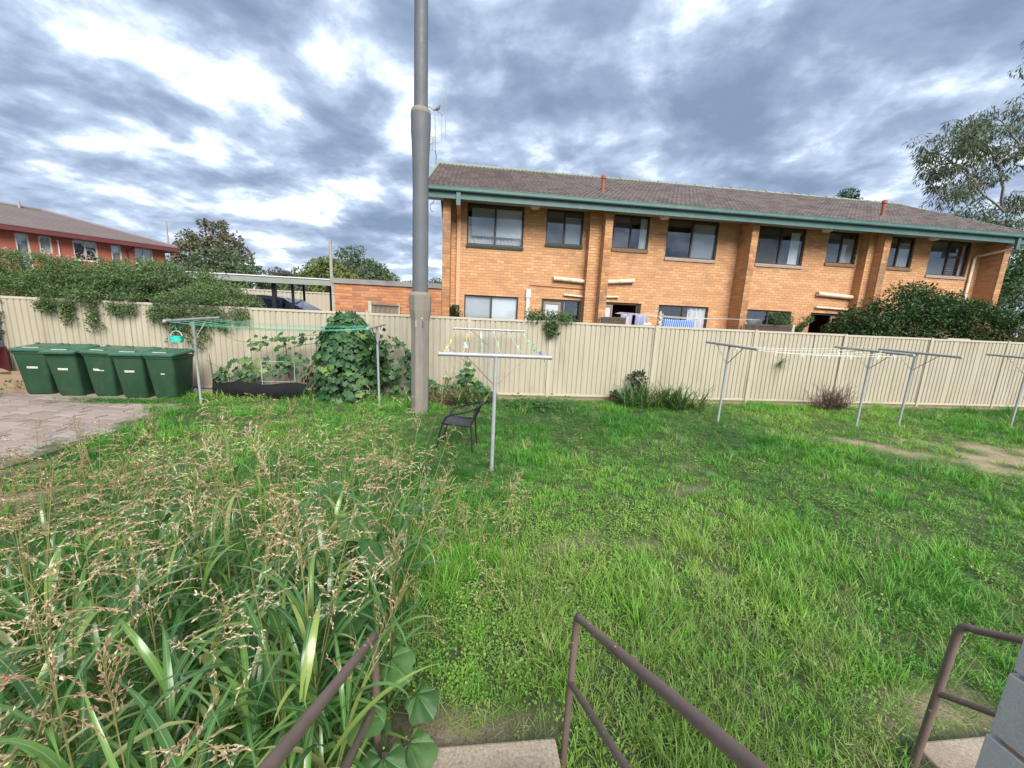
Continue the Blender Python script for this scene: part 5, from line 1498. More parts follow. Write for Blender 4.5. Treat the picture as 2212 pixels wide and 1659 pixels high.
# ------------------------------------------------------------------ clothesline posts
def tpost(name, label, x, y, h, along, half, group, braces=('rustbrace', 'chippedbrace'), lean=(0, 0), post_r=0.024, bar_r=0.027):
    t = thing(name, label, 'clothesline post', (x, y, 0), group)
    d = Vector((1, 0, 0)) if along == 'x' else Vector((0, 1, 0))
    topp = Vector((x+lean[0], y+lean[1], h))
    MB().tube([(x, y, -0.15), topp-Vector((0, 0, 0.02))], post_r, 12).build('post', 'galv', t, smooth=True)
    a, b_ = topp-d*half[0], topp+d*half[1]
    if len(half) > 2:
        a.z += half[2]; b_.z -= half[2]
    bar = MB().tube([a, b_], bar_r, 12).build('crossbar', 'galv', t, smooth=True)
    for p, s in ((a, -1), (b_, 1)):
        MB().tube([p-d*s*0.02, p+d*s*0.012, p+d*s*0.022], [bar_r*1.15, bar_r*1.15, bar_r*0.8], 12).build('end_cap', 'galv', bar, smooth=True)
    for s, mt_ in ((-1, braces[0]), (1, braces[1])):
        hs = half[0] if s < 0 else half[1]
        e = topp+d*s*hs*0.52; e.z += (half[2]*0.52*-s if len(half) > 2 else 0)-bar_r
        st = Vector((x+lean[0]*0.77, y+lean[1]*0.77, h-0.38))
        MB().obox(st+d*s*post_r, e, 0.018, 0.006, up=(0, 0.3, 1)).build('brace', mt_, t)
    return topp, a, b_, d
GT = 'galvanised clothesline posts on the lawn'
T1 = tpost('clothesline_post', 'galvanised T post beside the bins with a turquoise peg basket hanging', -5.52, 8.36, 1.76, 'y', (0.72, 0.78, -0.02), GT)
T2 = tpost('clothesline_post', 'galvanised T post just left of the big steel pole holding green lines', -1.95, 8.45, 1.77, 'y', (0.75, 0.75, -0.02), GT, lean=(-0.03, 0))
T3 = tpost('clothesline_post', 'nearest galvanised T post standing in mid lawn beside the black chair', 0.34, 4.99, 1.61, 'x', (0.73, 0.73), GT, lean=(0.0, 0), post_r=0.026, bar_r=0.028)
T4 = tpost('clothesline_post', 'galvanised T post close to the fence behind the black chair', 0.46, 9.37, 1.76, 'x', (0.86, 0.85), GT)
T5 = tpost('clothesline_post', 'galvanised T post left of the white peg lines, right of the strappy plants', 5.45, 7.59, 1.72, 'y', (0.80, 0.80, -0.01), GT, lean=(0.02, 0))
T6 = tpost('clothesline_post', 'galvanised T post at the right end of the white peg lines', 8.72, 7.46, 1.73, 'y', (0.80, 0.86, -0.01), GT, lean=(0.05, 0.04))
T7 = tpost('clothesline_post', 'galvanised T post without lines just right of the white peg lines', 10.03, 7.64, 1.72, 'y', (0.82, 0.80, -0.01), GT, lean=(0.03, 0))
T8 = tpost('clothesline_post', 'galvanised T post cut by the right edge of the photo', 13.15, 7.65, 1.70, 'y', (0.8, 0.75, -0.01), GT)
def sagline(a, b_, sag, n=14):
    a, b_ = Vector(a), Vector(b_)
    return [a.lerp(b_, k/n)-Vector((0, 0, sag*4*(k/n)*(1-k/n))) for k in range(n+1)]
def lines(label, A, B, fr, sag, mat, r):
    t = thing('washing_line', label, 'clothesline', tuple((A[1]+B[1])/2))
    out = []
    for k, f in enumerate(fr):
        f2 = f[1] if isinstance(f, tuple) else f; f1 = f[0] if isinstance(f, tuple) else f
        p = A[1].lerp(A[2], f1); q_ = B[1].lerp(B[2], f2)
        pts = sagline(p-Vector((0, 0, 0.02)), q_-Vector((0, 0, 0.02)), sag[k % len(sag)])
        MB().tube(pts, r, 5).build('line', mat, t); out.append(pts)
    return out
lines('green plastic washing lines stretched between the two left posts', T1, T2, [0.06, (0.07, 0.12), 0.3, 0.5, 0.7, (0.88, 0.85)], [0.06, 0.09, 0.1, 0.12, 0.07], 'greencord', 0.0045)
L2 = lines('white cords running from the near mid lawn post back to the fence post', T4, T3, [0.03, 0.2, 0.38, 0.56, 0.77, 0.96], [0.03, 0.05], 'whitecord', 0.0055)
L3 = lines('white cords with pegs strung between the two right hand posts', T5, T6, [0.05, 0.3, 0.5, 0.72, 0.95], [0.06, 0.09, 0.10, 0.07], 'whitecord', 0.006)
# pegs
def peg_mesh(mat):
    mb = MB()
    mb.obox((-0.010, 0, 0.022), (-0.003, 0, -0.055), 0.012, 0.007, up=(1, 0, 0)); mb.obox((0.010, 0, 0.022), (0.003, 0, -0.055), 0.012, 0.007, up=(1, 0, 0))
    mb.tube([(-0.008, 0, 0.0), (0.008, 0, 0.0)], 0.005, 6)
    return mb.mesh('clothes_peg', mat)
pmesh = {k: peg_mesh('peg_'+k) for k in ('yellow', 'white', 'mint', 'blue')}
for k in list(pmesh):
    for v in pmesh[k].vertices:
        v.co *= 1.3
def peg(pts, f, colr, label, group, flip=False):
    i_ = min(len(pts)-2, int(f*(len(pts)-1))); u = f*(len(pts)-1)-i_
    p = pts[i_].lerp(pts[i_+1], u)
    o = bpy.data.objects.new('clothes_peg', pmesh[colr]); col.objects.link(o)
    o.location = p+Vector((0, 0, 0.012))
    o.rotation_euler = (random.gauss(0, .25), (math.pi if flip else 0)+random.gauss(0, .25), random.uniform(-.6, .6))
    tag(o, label, 'peg', group)
def peg_run(L, spec, cords, where, order, group):
    n_on = {}
    for li, f, c in sorted(spec):
        n_on.setdefault((li, c), []).append(f)
    for (li, c), fs in n_on.items():
        for k, f in enumerate(fs):
            pos = 'the only' if len(fs) == 1 else (order[0] if k == 0 else order[1] if k == len(fs)-1 else '%s' % ('second', 'third', 'fourth')[k-1])
            nm = 'mint green' if c == 'mint' else c
            lab = ('%s %s peg on the %s of the %s' % (pos, nm, cords[li], where)) if pos in ('the only',)+order else ('%s %s peg from the %s on the %s, %s' % (pos, nm, 'far end' if order[0] == 'farthest' else 'left', cords[li], where))
            peg(L[li], f, c, lab, group, flip=random.random() < 0.2)
peg_run(L2, [(0, 0.55, 'yellow'), (0, 0.80, 'white'), (0, 0.90, 'yellow'), (1, 0.30, 'yellow'), (1, 0.62, 'white'), (1, 0.72, 'mint'), (2, 0.26, 'white'), (2, 0.36, 'white'), (2, 0.68, 'mint'), (3, 0.10, 'white'), (3, 0.62, 'mint'), (4, 0.30, 'mint'), (4, 0.70, 'mint'), (5, 0.18, 'mint'), (5, 0.42, 'mint'), (5, 0.62, 'mint'), (5, 0.68, 'mint'), (5, 0.86, 'blue'), (5, 0.97, 'white')],
        ['leftmost cord', 'second cord from left', 'third cord from left', 'fourth cord from left', 'fifth cord from left', 'rightmost cord'], 'mid lawn posts', ('farthest', 'nearest'), 'pegs on the mid lawn lines')
peg_run(L3, [(li, f, 'white') for li, f in ((4, 0.22), (4, 0.27), (4, 0.42), (4, 0.58), (4, 0.72), (3, 0.12), (3, 0.7), (2, 0.74), (2, 0.77), (2, 0.83), (1, 0.42), (1, 0.60), (1, 0.83), (1, 0.95), (0, 0.14), (0, 0.44), (0, 0.62), (0, 0.80), (0, 0.90), (2, 0.05))],
        ['front cord', 'second cord from front', 'middle cord', 'fourth cord from front', 'back cord'], 'right hand posts', ('leftmost', 'rightmost'), 'pegs on the right hand lines')
# peg basket and the dark holder on the first post
bk = thing('peg_basket', 'turquoise plastic peg basket hanging from the left T post', 'basket', (-5.50, 7.86, 1.38))
bX, bY, bZ = -5.50, 7.86, 1.345
mb = MB()
def bring(z, w, d, dip=0.0):
    pts = []
    for k in range(24):
        a = 2*math.pi*k/24; c, s = math.cos(a), math.sin(a)
        x = w*math.copysign(abs(c)**0.45, c); y = d*math.copysign(abs(s)**0.45, s)
        pts.append((bX+x, bY+y, bZ+z+dip*abs(c)**3))
    return pts
rg = [bring(0, 0.085, 0.062), bring(0.03, 0.093, 0.068), bring(0.075, 0.103, 0.076, 0.008), bring(0.105, 0.112, 0.083, 0.018)]
V = [p for r_ in rg for p in r_]; F = [(i_*24+j_, i_*24+(j_+1) % 24, (i_+1)*24+(j_+1) % 24, (i_+1)*24+j_) for i_ in range(3) for j_ in range(24) if not (i_ == 1 and j_ % 2 == 0 and j_ > 14)]
F.append(tuple(range(23, -1, -1))); mb.add(V, F)
bo = mb.build('tub', 'mint', bk); so = bo.modifiers.new('thickness', 'SOLIDIFY'); so.thickness = 0.004
MB().tube([(bX+0.1*math.cos(a), bY, bZ+0.11+0.10*math.sin(a)) for a in np.linspace(0, math.pi, 12)], 0.005, 6).build('handle', 'blind', bk)
MB().tube([(bX, bY, bZ+0.20), (bX+0.01, bY, bZ+0.25), (bX-0.01, bY, bZ+0.28), (bX, bY, bZ+0.33), (bX, bY, bZ+0.40)], 0.006, 6).build('hook', 'mint', bk)
hold = MB(); hold.obox((-5.60, 7.80, 1.765), (-5.38, 7.86, 1.715), 0.11, 0.05)
tag(hold.build('dark_holder', 'blackcloth', None, bevel=0.012), 'dark plastic case clamped on the crossbar above the peg basket', 'case')

# ------------------------------------------------------------------ big stepped steel pole
PX, PY = -1.04, 8.15
pl = thing('steel_pole', 'tall stepped grey brown steel pole standing in the lawn before the fence', 'pole', (PX, PY, 0))
MB().lathe([(0.190, -0.2), (0.187, 1.7), (0.195, 1.95), (0.225, 2.15), (0.232, 2.30), (0.232, 2.44)], (PX, PY, 0), 8, a0=R(22.5)).build('base_section', 'concrete_pole', pl, bevel=0.012)
MB().lathe([(0.228, 2.44), (0.215, 2.475), (0.175, 2.51), (0.162, 2.512)], (PX, PY, 0), 8, a0=R(22.5)).build('base_collar', 'collar', pl, smooth=True)
MB().lathe([(0.158, 2.45), (0.152, 4.6), (0.158, 4.95), (0.178, 5.35), (0.186, 5.5), (0.186, 5.78)], (PX, PY, 0), 24).build('middle_section', 'poledark', pl, smooth=True)
MB().lathe([(0.186, 5.78), (0.176, 5.84), (0.15, 5.87), (0.13, 5.872)], (PX, PY, 0), 24).build('upper_collar', 'collar', pl, smooth=True)
MB().lathe([(0.130, 5.8), (0.118, 8.4), (0.105, 11.0)], (PX, PY, 0), 20).build('top_section', 'poledark', pl, smooth=True)
for x, z, w, h in ((-0.06, 1.88, 0.010, 0.13), (0.075, 1.87, 0.009, 0.14), (0.06, 1.99, 0.04, 0.018)):
    MB().box(PX+x-w/2, PX+x+w/2, PY-0.190, PY-0.170, z-h/2, z+h/2).build('chipped_mark', 'chip' if x != 0.075 else 'blackmetal', pl)

# ------------------------------------------------------------------ black chair
ch = thing('garden_chair', 'black tub garden chair with woven seat standing on the lawn, facing left', 'chair', (-0.12, 5.92, 0.0), rz=R(-10))
ch.scale = (1.02, 1.02, 1.02)
for sgn in (-1, 1):
    MB().tube([(-0.335, sgn*0.20, 0.0), (-0.27, sgn*0.23, 0.28), (-0.225, sgn*0.245, 0.45)], 0.0125, 8).build('front_leg', 'blackmetal', ch, smooth=True, local=True)
    MB().tube([(0.235, sgn*0.205, 0.0), (0.21, sgn*0.20, 0.25), (0.195, sgn*0.20, 0.44)], 0.0125, 8).build('rear_leg', 'blackmetal', ch, smooth=True, local=True)
arm = [(-0.225, -0.245, 0.45), (-0.18, -0.258, 0.545), (-0.10, -0.272, 0.595), (0.03, -0.28, 0.63), (0.18, -0.262, 0.675), (0.29, -0.20, 0.72), (0.345, -0.09, 0.745), (0.355, 0, 0.75)]
arm = arm+[(x, -y, z) for x, y, z in arm[-2::-1]]
def smooth_path(p, n=5):
    out = []
    for i_ in range(len(p)-1):
        p0, p1, p2, p3 = [Vector(p[max(0, min(len(p)-1, i_+k))]) for k in (-1, 0, 1, 2)]
        for k in range(n):
            t = k/n
            out.append(0.5*((2*p1)+(p2-p0)*t+(2*p0-5*p1+4*p2-p3)*t*t+(3*p1-p0-3*p2+p3)*t**3))
    out.append(Vector(p[-1])); return out
MB().tube(smooth_path(arm), 0.0145, 8).build('armrest', 'blackmetal', ch, smooth=True, local=True)
pr = smooth_path([(-0.245, 0, 0.437), (-0.225, 0, 0.452), (-0.05, 0, 0.435), (0.12, 0, 0.425), (0.175, 0, 0.44), (0.215, 0, 0.50), (0.28, 0, 0.64), (0.335, 0, 0.74)], 4)
seg = 10; V = []; F = []
for p in pr:
    hw = 0.215-0.02*max(0, (p.z-0.45)/0.3)
    for k in range(seg+1):
        u = -1+2*k/seg
        V.append((p.x-0.05*(u*u)*max(0, (p.z-0.44)/0.3), u*hw, p.z-0.015*(1-u*u)*(1 if p.z < 0.47 else 0)))
for i_ in range(len(pr)-1):
    for k in range(seg):
        q_ = i_*(seg+1)+k; F.append((q_, q_+1, q_+seg+2, q_+seg+1))
k_seat = 16*(seg)
mb = MB(); mb.add(V, F[:k_seat]); o = mb.build('seat', 'wicker', ch, smooth=True, local=True); s_ = o.modifiers.new('t', 'SOLIDIFY'); s_.thickness = 0.012
mb = MB(); mb.add(V, F[k_seat:]); o = mb.build('backrest', 'wicker', ch, smooth=True, local=True); s_ = o.modifiers.new('t', 'SOLIDIFY'); s_.thickness = 0.012
MB().tube(smooth_path([(0.20, 0.21, 0.44), (0.10, 0.22, 0.432), (-0.19, 0.222, 0.445), (-0.25, 0.18, 0.44), (-0.255, 0, 0.437), (-0.25, -0.18, 0.44), (-0.19, -0.222, 0.445), (0.10, -0.22, 0.432), (0.20, -0.21, 0.44)], 4), 0.013, 8).build('seat_frame', 'blackmetal', ch, smooth=True, local=True)
for sgn in (-1, 1):
    MB().tube([(0.20, sgn*0.20, 0.44), (0.25, sgn*0.195, 0.56), (0.315, sgn*0.165, 0.725)], 0.011, 7).build('back_rail', 'blackmetal', ch, smooth=True, local=True)

# ------------------------------------------------------------------ steps, rails, block wall
stp = thing('concrete_steps', 'pale aggregate concrete steps between the brown handrails in front of the camera', 'steps', (0.07, 1.2, 0))
MB().box(-0.42, 0.46, 1.17, 1.47, -0.1, 0.155).build('tread', 'concrete', stp, bevel=0.012)
MB().box(-0.42, 0.46, 0.88, 1.169, -0.1, 0.33).build('tread', 'concrete', stp, bevel=0.012)
MB().box(-0.42, 0.46, -1.6, 0.879, -0.1, 0.51).build('landing', 'concrete', stp, bevel=0.012)
stp2 = thing('concrete_steps', 'second flight of concrete steps half hidden behind the grey block wall', 'steps', (3.0, 1.1, 0))
MB().box(2.30, 3.5, 1.02, 1.36, -0.1, 0.10).build('tread', 'concrete', stp2, bevel=0.012)
MB().box(2.30, 3.5, 0.72, 1.019, -0.1, 0.27).build('tread', 'concrete', stp2, bevel=0.012)
MB().box(2.30, 3.5, -1.0, 0.719, -0.1, 0.45).build('landing', 'concrete', stp2, bevel=0.012)
def handrail(label, x, y, h, low, yend, slope=0.585, r=0.0162):
    t = thing('handrail', label, 'handrail', (x, y, 0))
    c = 0.05
    pts = [(x, y+0.02, -0.1), (x, y, h-c-0.03)]
    for k in range(6):
        a = k/5
        pts.append(((x), y-0.001-(c*1.0)*a*a, h-c+(c+slope*c*0.9)*math.sin(a*math.pi/2)*0.93))
    last = pts[-1]
    pts.append((x, yend, last[2]+(last[1]-yend)*slope))
    MB().tube(pts[:2]+pts[2:5], r, 14).build('post', 'rail', t, smooth=True)
    MB().tube(pts[4:], r, 14).build('top_rail', 'rail', t, smooth=True)
    MB().tube([(x, y+0.003, low), (x, yend, low+(y-yend)*slope)], r*0.88, 14).build('lower_rail', 'rail', t, smooth=True)
    yb = yend+0.05
    MB().tube([(x, yb, 0.3), (x, yb, last[2]+(last[1]-yb)*slope)], r, 12).build('post', 'rail', t, smooth=True)
handrail('brown pipe handrail in the middle foreground rising towards the right', 0.50, 1.43, 0.86, 0.50, -0.55)
handrail('brown pipe handrail half buried in tall weeds at the bottom left', -0.36, 1.41, 0.83, 0.48, -0.55)
handrail('brown pipe handrail with rounded corner at the bottom right beside the block wall', 2.22, 1.27, 0.87, 0.50, -0.4)
# grey block wall, single blocks
bw = thing('block_wall', 'grey concrete block wall with tan joints at the bottom right corner', 'wall', (1.5, -0.3, 0))
x0, x1, yend = 1.46, 1.65, 0.735
core = MB().box(x0+0.008, x1-0.008, -1.95, yend-0.04, -0.1, 1.72).build('mortar_core', 'tanmortar', bw)
MB().box(x0-0.02, x1+0.02, -1.97, yend-0.005, 1.722, 1.79).build('capping', 'block', bw, bevel=0.006)
bh, blk = 0.205, 0.40
for r_ in range(8):
    y = yend+0.012-0.005*r_; first = 0.39 if r_ % 2 else 0.19
    z0 = 0.08+r_*bh-0.03
    while y > -1.9:
        L = first; first = 0.39
        MB().box(x0, x1, max(y-L, -1.96), y, z0, z0+bh-0.014).build('block', 'block', core, bevel=0.004)
        y -= L+0.012

# ------------------------------------------------------------------ lobed leaves (squash vine)
def lobed(name, mat, lobes=5, depth=0.3, cup=0.18, n=20, seed=0):
    r_ = random.Random(seed); pts = []
    for k in range(n):
        a = -math.pi/2+2*math.pi*(k+0.5)/n           # gap at the stalk
        rad = 0.5*(1-depth*0.5+depth*0.5*math.cos(lobes*(a-math.pi/2)))*(1+r_.uniform(-.06, .06))
        if abs(abs((a+math.pi/2+math.pi) % (2*math.pi)-math.pi)) < 0.35:
            rad *= 0.55
        x, y = rad*math.cos(a), 0.38+rad*math.sin(a)
        pts.append((x, y, -cup*(x*x+(y-0.38)**2)*1.6+r_.uniform(-.025, .025)))
    mb = MB(); V = [(0, 0.30, 0.03)]+pts
    mb.add(V, [(0, 1+k, 1+(k+1) % n) for k in range(n)])
    return mb.mesh(name, mat, smooth=True, fix=False)
def leaf_set(parent, items, meshes, limit, name='leaf', mat='vine'):
    """items: (position, normal, tip direction, size); the largest in view as single leaves, the rest joined"""
    items = sorted(items, key=lambda t: np.linalg.norm(np.array(t[0])-CAM)/t[3])
    V, F, T = [], [], []; o = 0
    for k, (p, nn_, tip, s) in enumerate(items):
        nn_ = Vector(nn_).normalized(); tip = Vector(tip); tip = (tip-nn_*tip.dot(nn_)).normalized(); sd_ = tip.cross(nn_)
        m4 = Matrix(((sd_.x*s, tip.x*s, nn_.x*s, p[0]), (sd_.y*s, tip.y*s, nn_.y*s, p[1]), (sd_.z*s, tip.z*s, nn_.z*s, p[2]), (0, 0, 0, 1)))
        me = meshes[k % len(meshes)]
        if k < limit:
            place(me, name, parent, m4)
        else:
            A = np.array(m4); vs = np.array([v.co for v in me.vertices])@A[:3, :3].T+A[:3, 3]
            t = random.random()
            for q_ in me.polygons:
                F.append([o+i_ for i_ in q_.vertices]); T.append(t)
            V.append(vs); o += len(vs)
    if V:
        ob = bulk('leaves', np.concatenate(V), F, mat, parent, {'tint': ('FACE', T)}, smooth=True); ob['kind'] = 'stuff'
VL = [lobed('leaf', 'vine', 5, 0.34, 0.2, seed=s) for s in range(5)]
PL = [lobed('leaf', 'pumpkin', 5, 0.16, 0.25, 24, seed=s+9) for s in range(4)]
def hit_dir(a):
    return Vector((math.sin(a), -math.cos(a), 0))
vine = thing('squash_vine', 'big mound of dark lobed vine leaves climbing the fence left of the pole', 'vine', (-2.85, 9.3, 0))
items = []
for k in range(760):
    z = 1.98*random.random()**0.85
    w = float(np.interp(z, [0, 0.5, 1.0, 1.5, 1.8, 2.05], [0.90, 0.86, 0.74, 0.56, 0.36, 0.14]))
    d = float(np.interp(z, [0, 0.5, 1.0, 1.5, 2.05], [0.95, 0.88, 0.72, 0.5, 0.2]))
    a = random.uniform(-R(98), R(98)); dn_ = hit_dir(a)
    k_ = random.uniform(0.78, 1.08)*(1+0.10*math.sin(4*a+z*3.1)+0.06*math.sin(9*a-z*7))
    p = (-2.92+w*math.sin(a)*k_, 9.62-d*math.cos(a)*k_, z+0.04+0.08*math.sin(6*a))
    nrm = dn_*1.0+Vector((random.gauss(0, .3), random.gauss(0, .3), 0.55+random.gauss(0, .25)))
    tip = Vector((random.gauss(0, .45), 0, -1))+dn_*0.35
    items.append((p, nrm, tip, random.choice((random.uniform(0.08, 0.14), random.uniform(0.13, 0.2), random.uniform(0.16, 0.24)))))
for k in range(60):                                                # runner along the lines to the left
    u = random.random(); x = -5.0+2.2*u
    p = (x, 9.35+random.gauss(0, .08), 1.25+0.28*u+random.gauss(0, .09))
    items.append((p, (random.gauss(0, .4), -0.7, 0.8), (random.gauss(0, .6), -0.2, -1), random.uniform(0.09, 0.17)))
for k in range(120):                                               # low runners on the trellis
    x = random.uniform(-5.9, -3.9); p = (x, 9.42+random.gauss(0, .07), float(np.interp(x, [-5.9, -5.2, -4.6, -3.9], [0.3, 0.62, 0.72, 0.85]))+random.gauss(0, .16))
    items.append((p, (random.gauss(0, .4), -1, 0.6), (random.gauss(0, .5), -0.1, -1), random.uniform(0.11, 0.2)))
for k in range(70):                                               # behind the post, towards the pole
    x = random.uniform(-1.95, -1.4); p = (x, 9.5+random.gauss(0, .08), random.uniform(0.1, 1)*float(np.interp(x, [-1.9, -1.6, -1.25], [1.6, 1.45, 0.8])))
    items.append((p, (random.gauss(0, .4), -1, 0.5), (random.gauss(0, .5), -0.1, -1), random.uniform(0.12, 0.2)))
leaf_set(vine, items, VL, 300)
mb = MB()
for pts in ([(-2.9, 9.5, 0), (-3.0, 9.5, 1.0), (-2.9, 9.5, 1.9)], [(-2.9, 9.5, 1.5), (-3.8, 9.4, 1.45), (-5.1, 9.33, 1.25), (-5.7, 9.3, 1.5)], [(-3.6, 9.4, 0.7), (-4.6, 9.4, 0.75), (-5.5, 9.4, 0.55), (-6.0, 9.4, 0.8)], [(-4.4, 9.4, 1.0), (-4.0, 9.4, 1.2), (-3.4, 9.4, 1.3)]):
    mb.tube(smooth_path(pts, 4), 0.008, 5)
mb.build('stems', 'stem', vine)
# dark core so the fence does not glare through the mound
P, out = clumps(np.stack([rng.uniform(-3.5, -2.1, 60), rng.uniform(9.25, 9.65, 60), rng.uniform(0.1, 1.6, 60)], 1), np.full(60, 0.25), 16)
foliage('inner_leaves', P, 'vine', vine, (0.10, 0.16), 0.8, 0.4, 0.3)
vine2 = thing('squash_vine', 'smaller vine with lobed leaves round the foot of the steel pole, right side', 'vine', (-0.3, 9.4, 0))
items = []
for k in range(170):
    x = random.uniform(-1.5, 0.75); zt = float(np.interp(x, [-1.5, -0.8, -0.3, -0.05, 0.2, 0.75], [0.55, 0.62, 0.55, 1.05, 0.6, 0.2]))
    items.append(((x, random.uniform(9.0, 9.6), zt*random.uniform(0.25, 1)), (random.gauss(0, .4), -0.8, 0.8), (random.gauss(0, .5), -0.3, -0.8), random.uniform(0.12, 0.21)))
leaf_set(vine2, items, VL, 170)
mb = MB(); mb.tube(smooth_path([(-0.05, 9.6, 0), (-0.08, 9.62, 0.8), (-0.02, 9.6, 1.3), (-0.05, 9.6, 1.5)], 4), 0.007, 5); mb.tube(smooth_path([(-0.1, 9.6, 0.9), (-0.35, 9.6, 1.15), (-0.55, 9.6, 1.3)], 4), 0.005, 5)
mb.build('stems', 'deadtwig', vine2)
# pumpkin leaves among the weeds in the foreground
pk = thing('pumpkin_plant', 'pumpkin plant with broad round leaves at the foot of the left handrail', 'plant', (-0.42, 1.7, 0))
items = []; stems = MB()
for x, y, z, s in ((-0.27, 1.32, 0.33, 0.21), (-0.20, 1.45, 0.22, 0.19), (-0.33, 1.40, 0.47, 0.17), (-0.24, 1.25, 0.17, 0.20), (-0.18, 1.55, 0.34, 0.15), (-0.30, 1.55, 0.52, 0.16), (-0.36, 1.22, 0.28, 0.18), (-0.40, 1.7, 0.50, 0.20), (-0.52, 1.75, 0.66, 0.22), (-0.44, 1.95, 0.84, 0.24), (-0.70, 1.85, 0.66, 0.22), (-0.62, 2.15, 0.86, 0.24), (-0.95, 2.1, 0.62, 0.20),
                  (-0.85, 2.5, 0.80, 0.22), (-0.52, 2.45, 0.92, 0.20), (-0.28, 1.15, 0.35, 0.16), (-0.16, 1.36, 0.10, 0.17), (-0.75, 1.55, 0.5, 0.18), (-1.0, 1.75, 0.5, 0.18), (-0.42, 1.5, 0.30, 0.19), (-0.36, 1.62, 0.16, 0.2)):
    tip = Vector((random.gauss(0.2, .5), random.gauss(-0.7, .4), -0.25))
    nrm = Vector((random.gauss(0.05, .3), random.gauss(-0.35, .25), 1))
    x -= 0.04
    z *= 1.12
    items.append(((x, y, z), nrm, tip, s*1.12))
    stems.tube(smooth_path([(x-0.04, y+0.15, 0.0), (x-0.05, y+0.12, z*0.6), (x, y, z)], 3), 0.005, 5)
leaf_set(pk, items, PL, 60, mat='pumpkin')
stems.build('stems', 'stem', pk)

# ------------------------------------------------------------------ garden bed edging, trellis, stakes
sc = thing('shade_cloth_edging', 'low black shade cloth edging around the vine bed by the fence', 'edging', (-5, 9.1, 0))
pts = smooth_path([(-5.85, 9.35, 0), (-5.7, 9.12, 0), (-5.0, 9.02, 0), (-4.3, 9.05, 0), (-3.75, 9.15, 0)], 6); V = []; F = []
for k, p in enumerate(pts):
    h = 0.35+0.03*math.sin(k*0.7)+0.015*random.random()
    V += [(p.x, p.y, -0.02), (p.x, p.y+0.03*math.sin(k), h*0.5), (p.x, p.y+0.02, h)]
for k in range(len(pts)-1):
    F += [(3*k, 3*k+3, 3*k+4, 3*k+1), (3*k+1, 3*k+4, 3*k+5, 3*k+2)]
mb = MB(); mb.add(V, F); o = mb.build('cloth', 'shadecloth', sc, smooth=True); s_ = o.modifiers.new('t', 'SOLIDIFY'); s_.thickness = 0.006
for k in (1, 9, 17, 23):
    p = pts[k]; MB().box(p.x-0.012, p.x+0.012, p.y+0.03, p.y+0.05, -0.05, 0.46).build('peg', 'stake', sc)
tr = thing('wire_trellis', 'white wire trellis frame standing in the vine bed', 'trellis', (-4.4, 9.3, 0))
for x in (-4.77, -4.05):
    MB().tube([(x, 9.28, 0.0), (x, 9.28, 0.84)], 0.005, 6).build('upright', 'conduit', tr)
for z, x1 in ((0.36, -4.05), (0.60, -4.62), (0.72, -4.60), (0.83, -4.05)):
    MB().tube([(-4.77, 9.28, z), (x1, 9.28, z)], 0.004, 6).build('rung', 'conduit', tr)
for x, y, h, ln, lb in ((-5.25, 9.55, 1.02, -0.02, 'thin timber stake left of the wire trellis'), (-4.3, 9.6, 1.25, -0.06, 'thin timber stake behind the wire trellis'), (-3.62, 9.5, 1.3, 0.0, 'grey timber stake at the left flank of the vine mound'), (-5.95, 9.5, 0.95, -0.05, 'weathered picket stake right of the bins')):
    mb = MB(); mb.tube([(x, y, -0.1), (x+ln*0.7, y, h*0.75), (x+ln, y, h)], [0.018, 0.018, 0.004], 5); tag(mb.build('garden_stake', 'stake', None), lb, 'stake')

# ------------------------------------------------------------------ blades (vectorised ribbons)
def ribbons(base, az, el, bend, L, Wd, K=7, fold=0.25, twist=None, base_w=0.45):
    """arching leaf blades; returns vertices, quads, u attribute, number of faces per blade"""
    n = len(base); p = base.copy(); e = el.copy()
    az = az.copy()
    C = [p.copy()]; E = [e.copy()]
    for k in range(K):
        st = L/K
        d = np.stack([np.cos(e)*np.sin(az), np.cos(e)*np.cos(az), np.sin(e)], 1)
        p = p+d*st[:, None]; C.append(p.copy()); e = e-bend/K*(0.4+1.2*k/K); E.append(e.copy())
        if twist is not None:
            az = az+twist/K
    V = np.zeros((n, K+1, 3, 3))
    for k in range(K+1):
        t = k/K
        w = Wd*(base_w+(1-base_w)*min(1, t*4))*(1-t**2.2)+0.0004
        s = np.stack([np.cos(az), -np.sin(az), np.zeros(n)], 1)
        ee = E[k]
        up_ = np.stack([-np.sin(ee)*np.sin(az), -np.sin(ee)*np.cos(az), np.cos(ee)], 1)
        V[:, k, 0] = C[k]+s*(w/2)[:, None]+up_*(w*fold)[:, None]; V[:, k, 1] = C[k]; V[:, k, 2] = C[k]-s*(w/2)[:, None]+up_*(w*fold)[:, None]
    idx = np.arange(n*(K+1)*3).reshape(n, K+1, 3)
    F = np.concatenate([np.stack([idx[:, :-1, c], idx[:, :-1, c+1], idx[:, 1:, c+1], idx[:, 1:, c]], -1).reshape(-1, 4) for c in (0, 1)])
    u = np.tile(np.array([-1, 0, 1.0]), n*(K+1))
    face_blade = np.concatenate([np.repeat(np.arange(n), K)]*2)
    return V.reshape(-1, 3), F, u, face_blade
def blade_obj(name, mat, parent, base, az, el, bend, L, Wd, K=6, tint=None, fold=0.25, twist=None):
    V, F, u, fb = ribbons(base, az, el, bend, L, Wd, K, fold, twist)
    t = rng.uniform(0, 1, len(base)) if tint is None else tint
    return bulk(name, V, F, mat, parent, {'u': ('POINT', u), 'tint': ('FACE', np.clip(t, 0, .999)[fb])}, smooth=True)
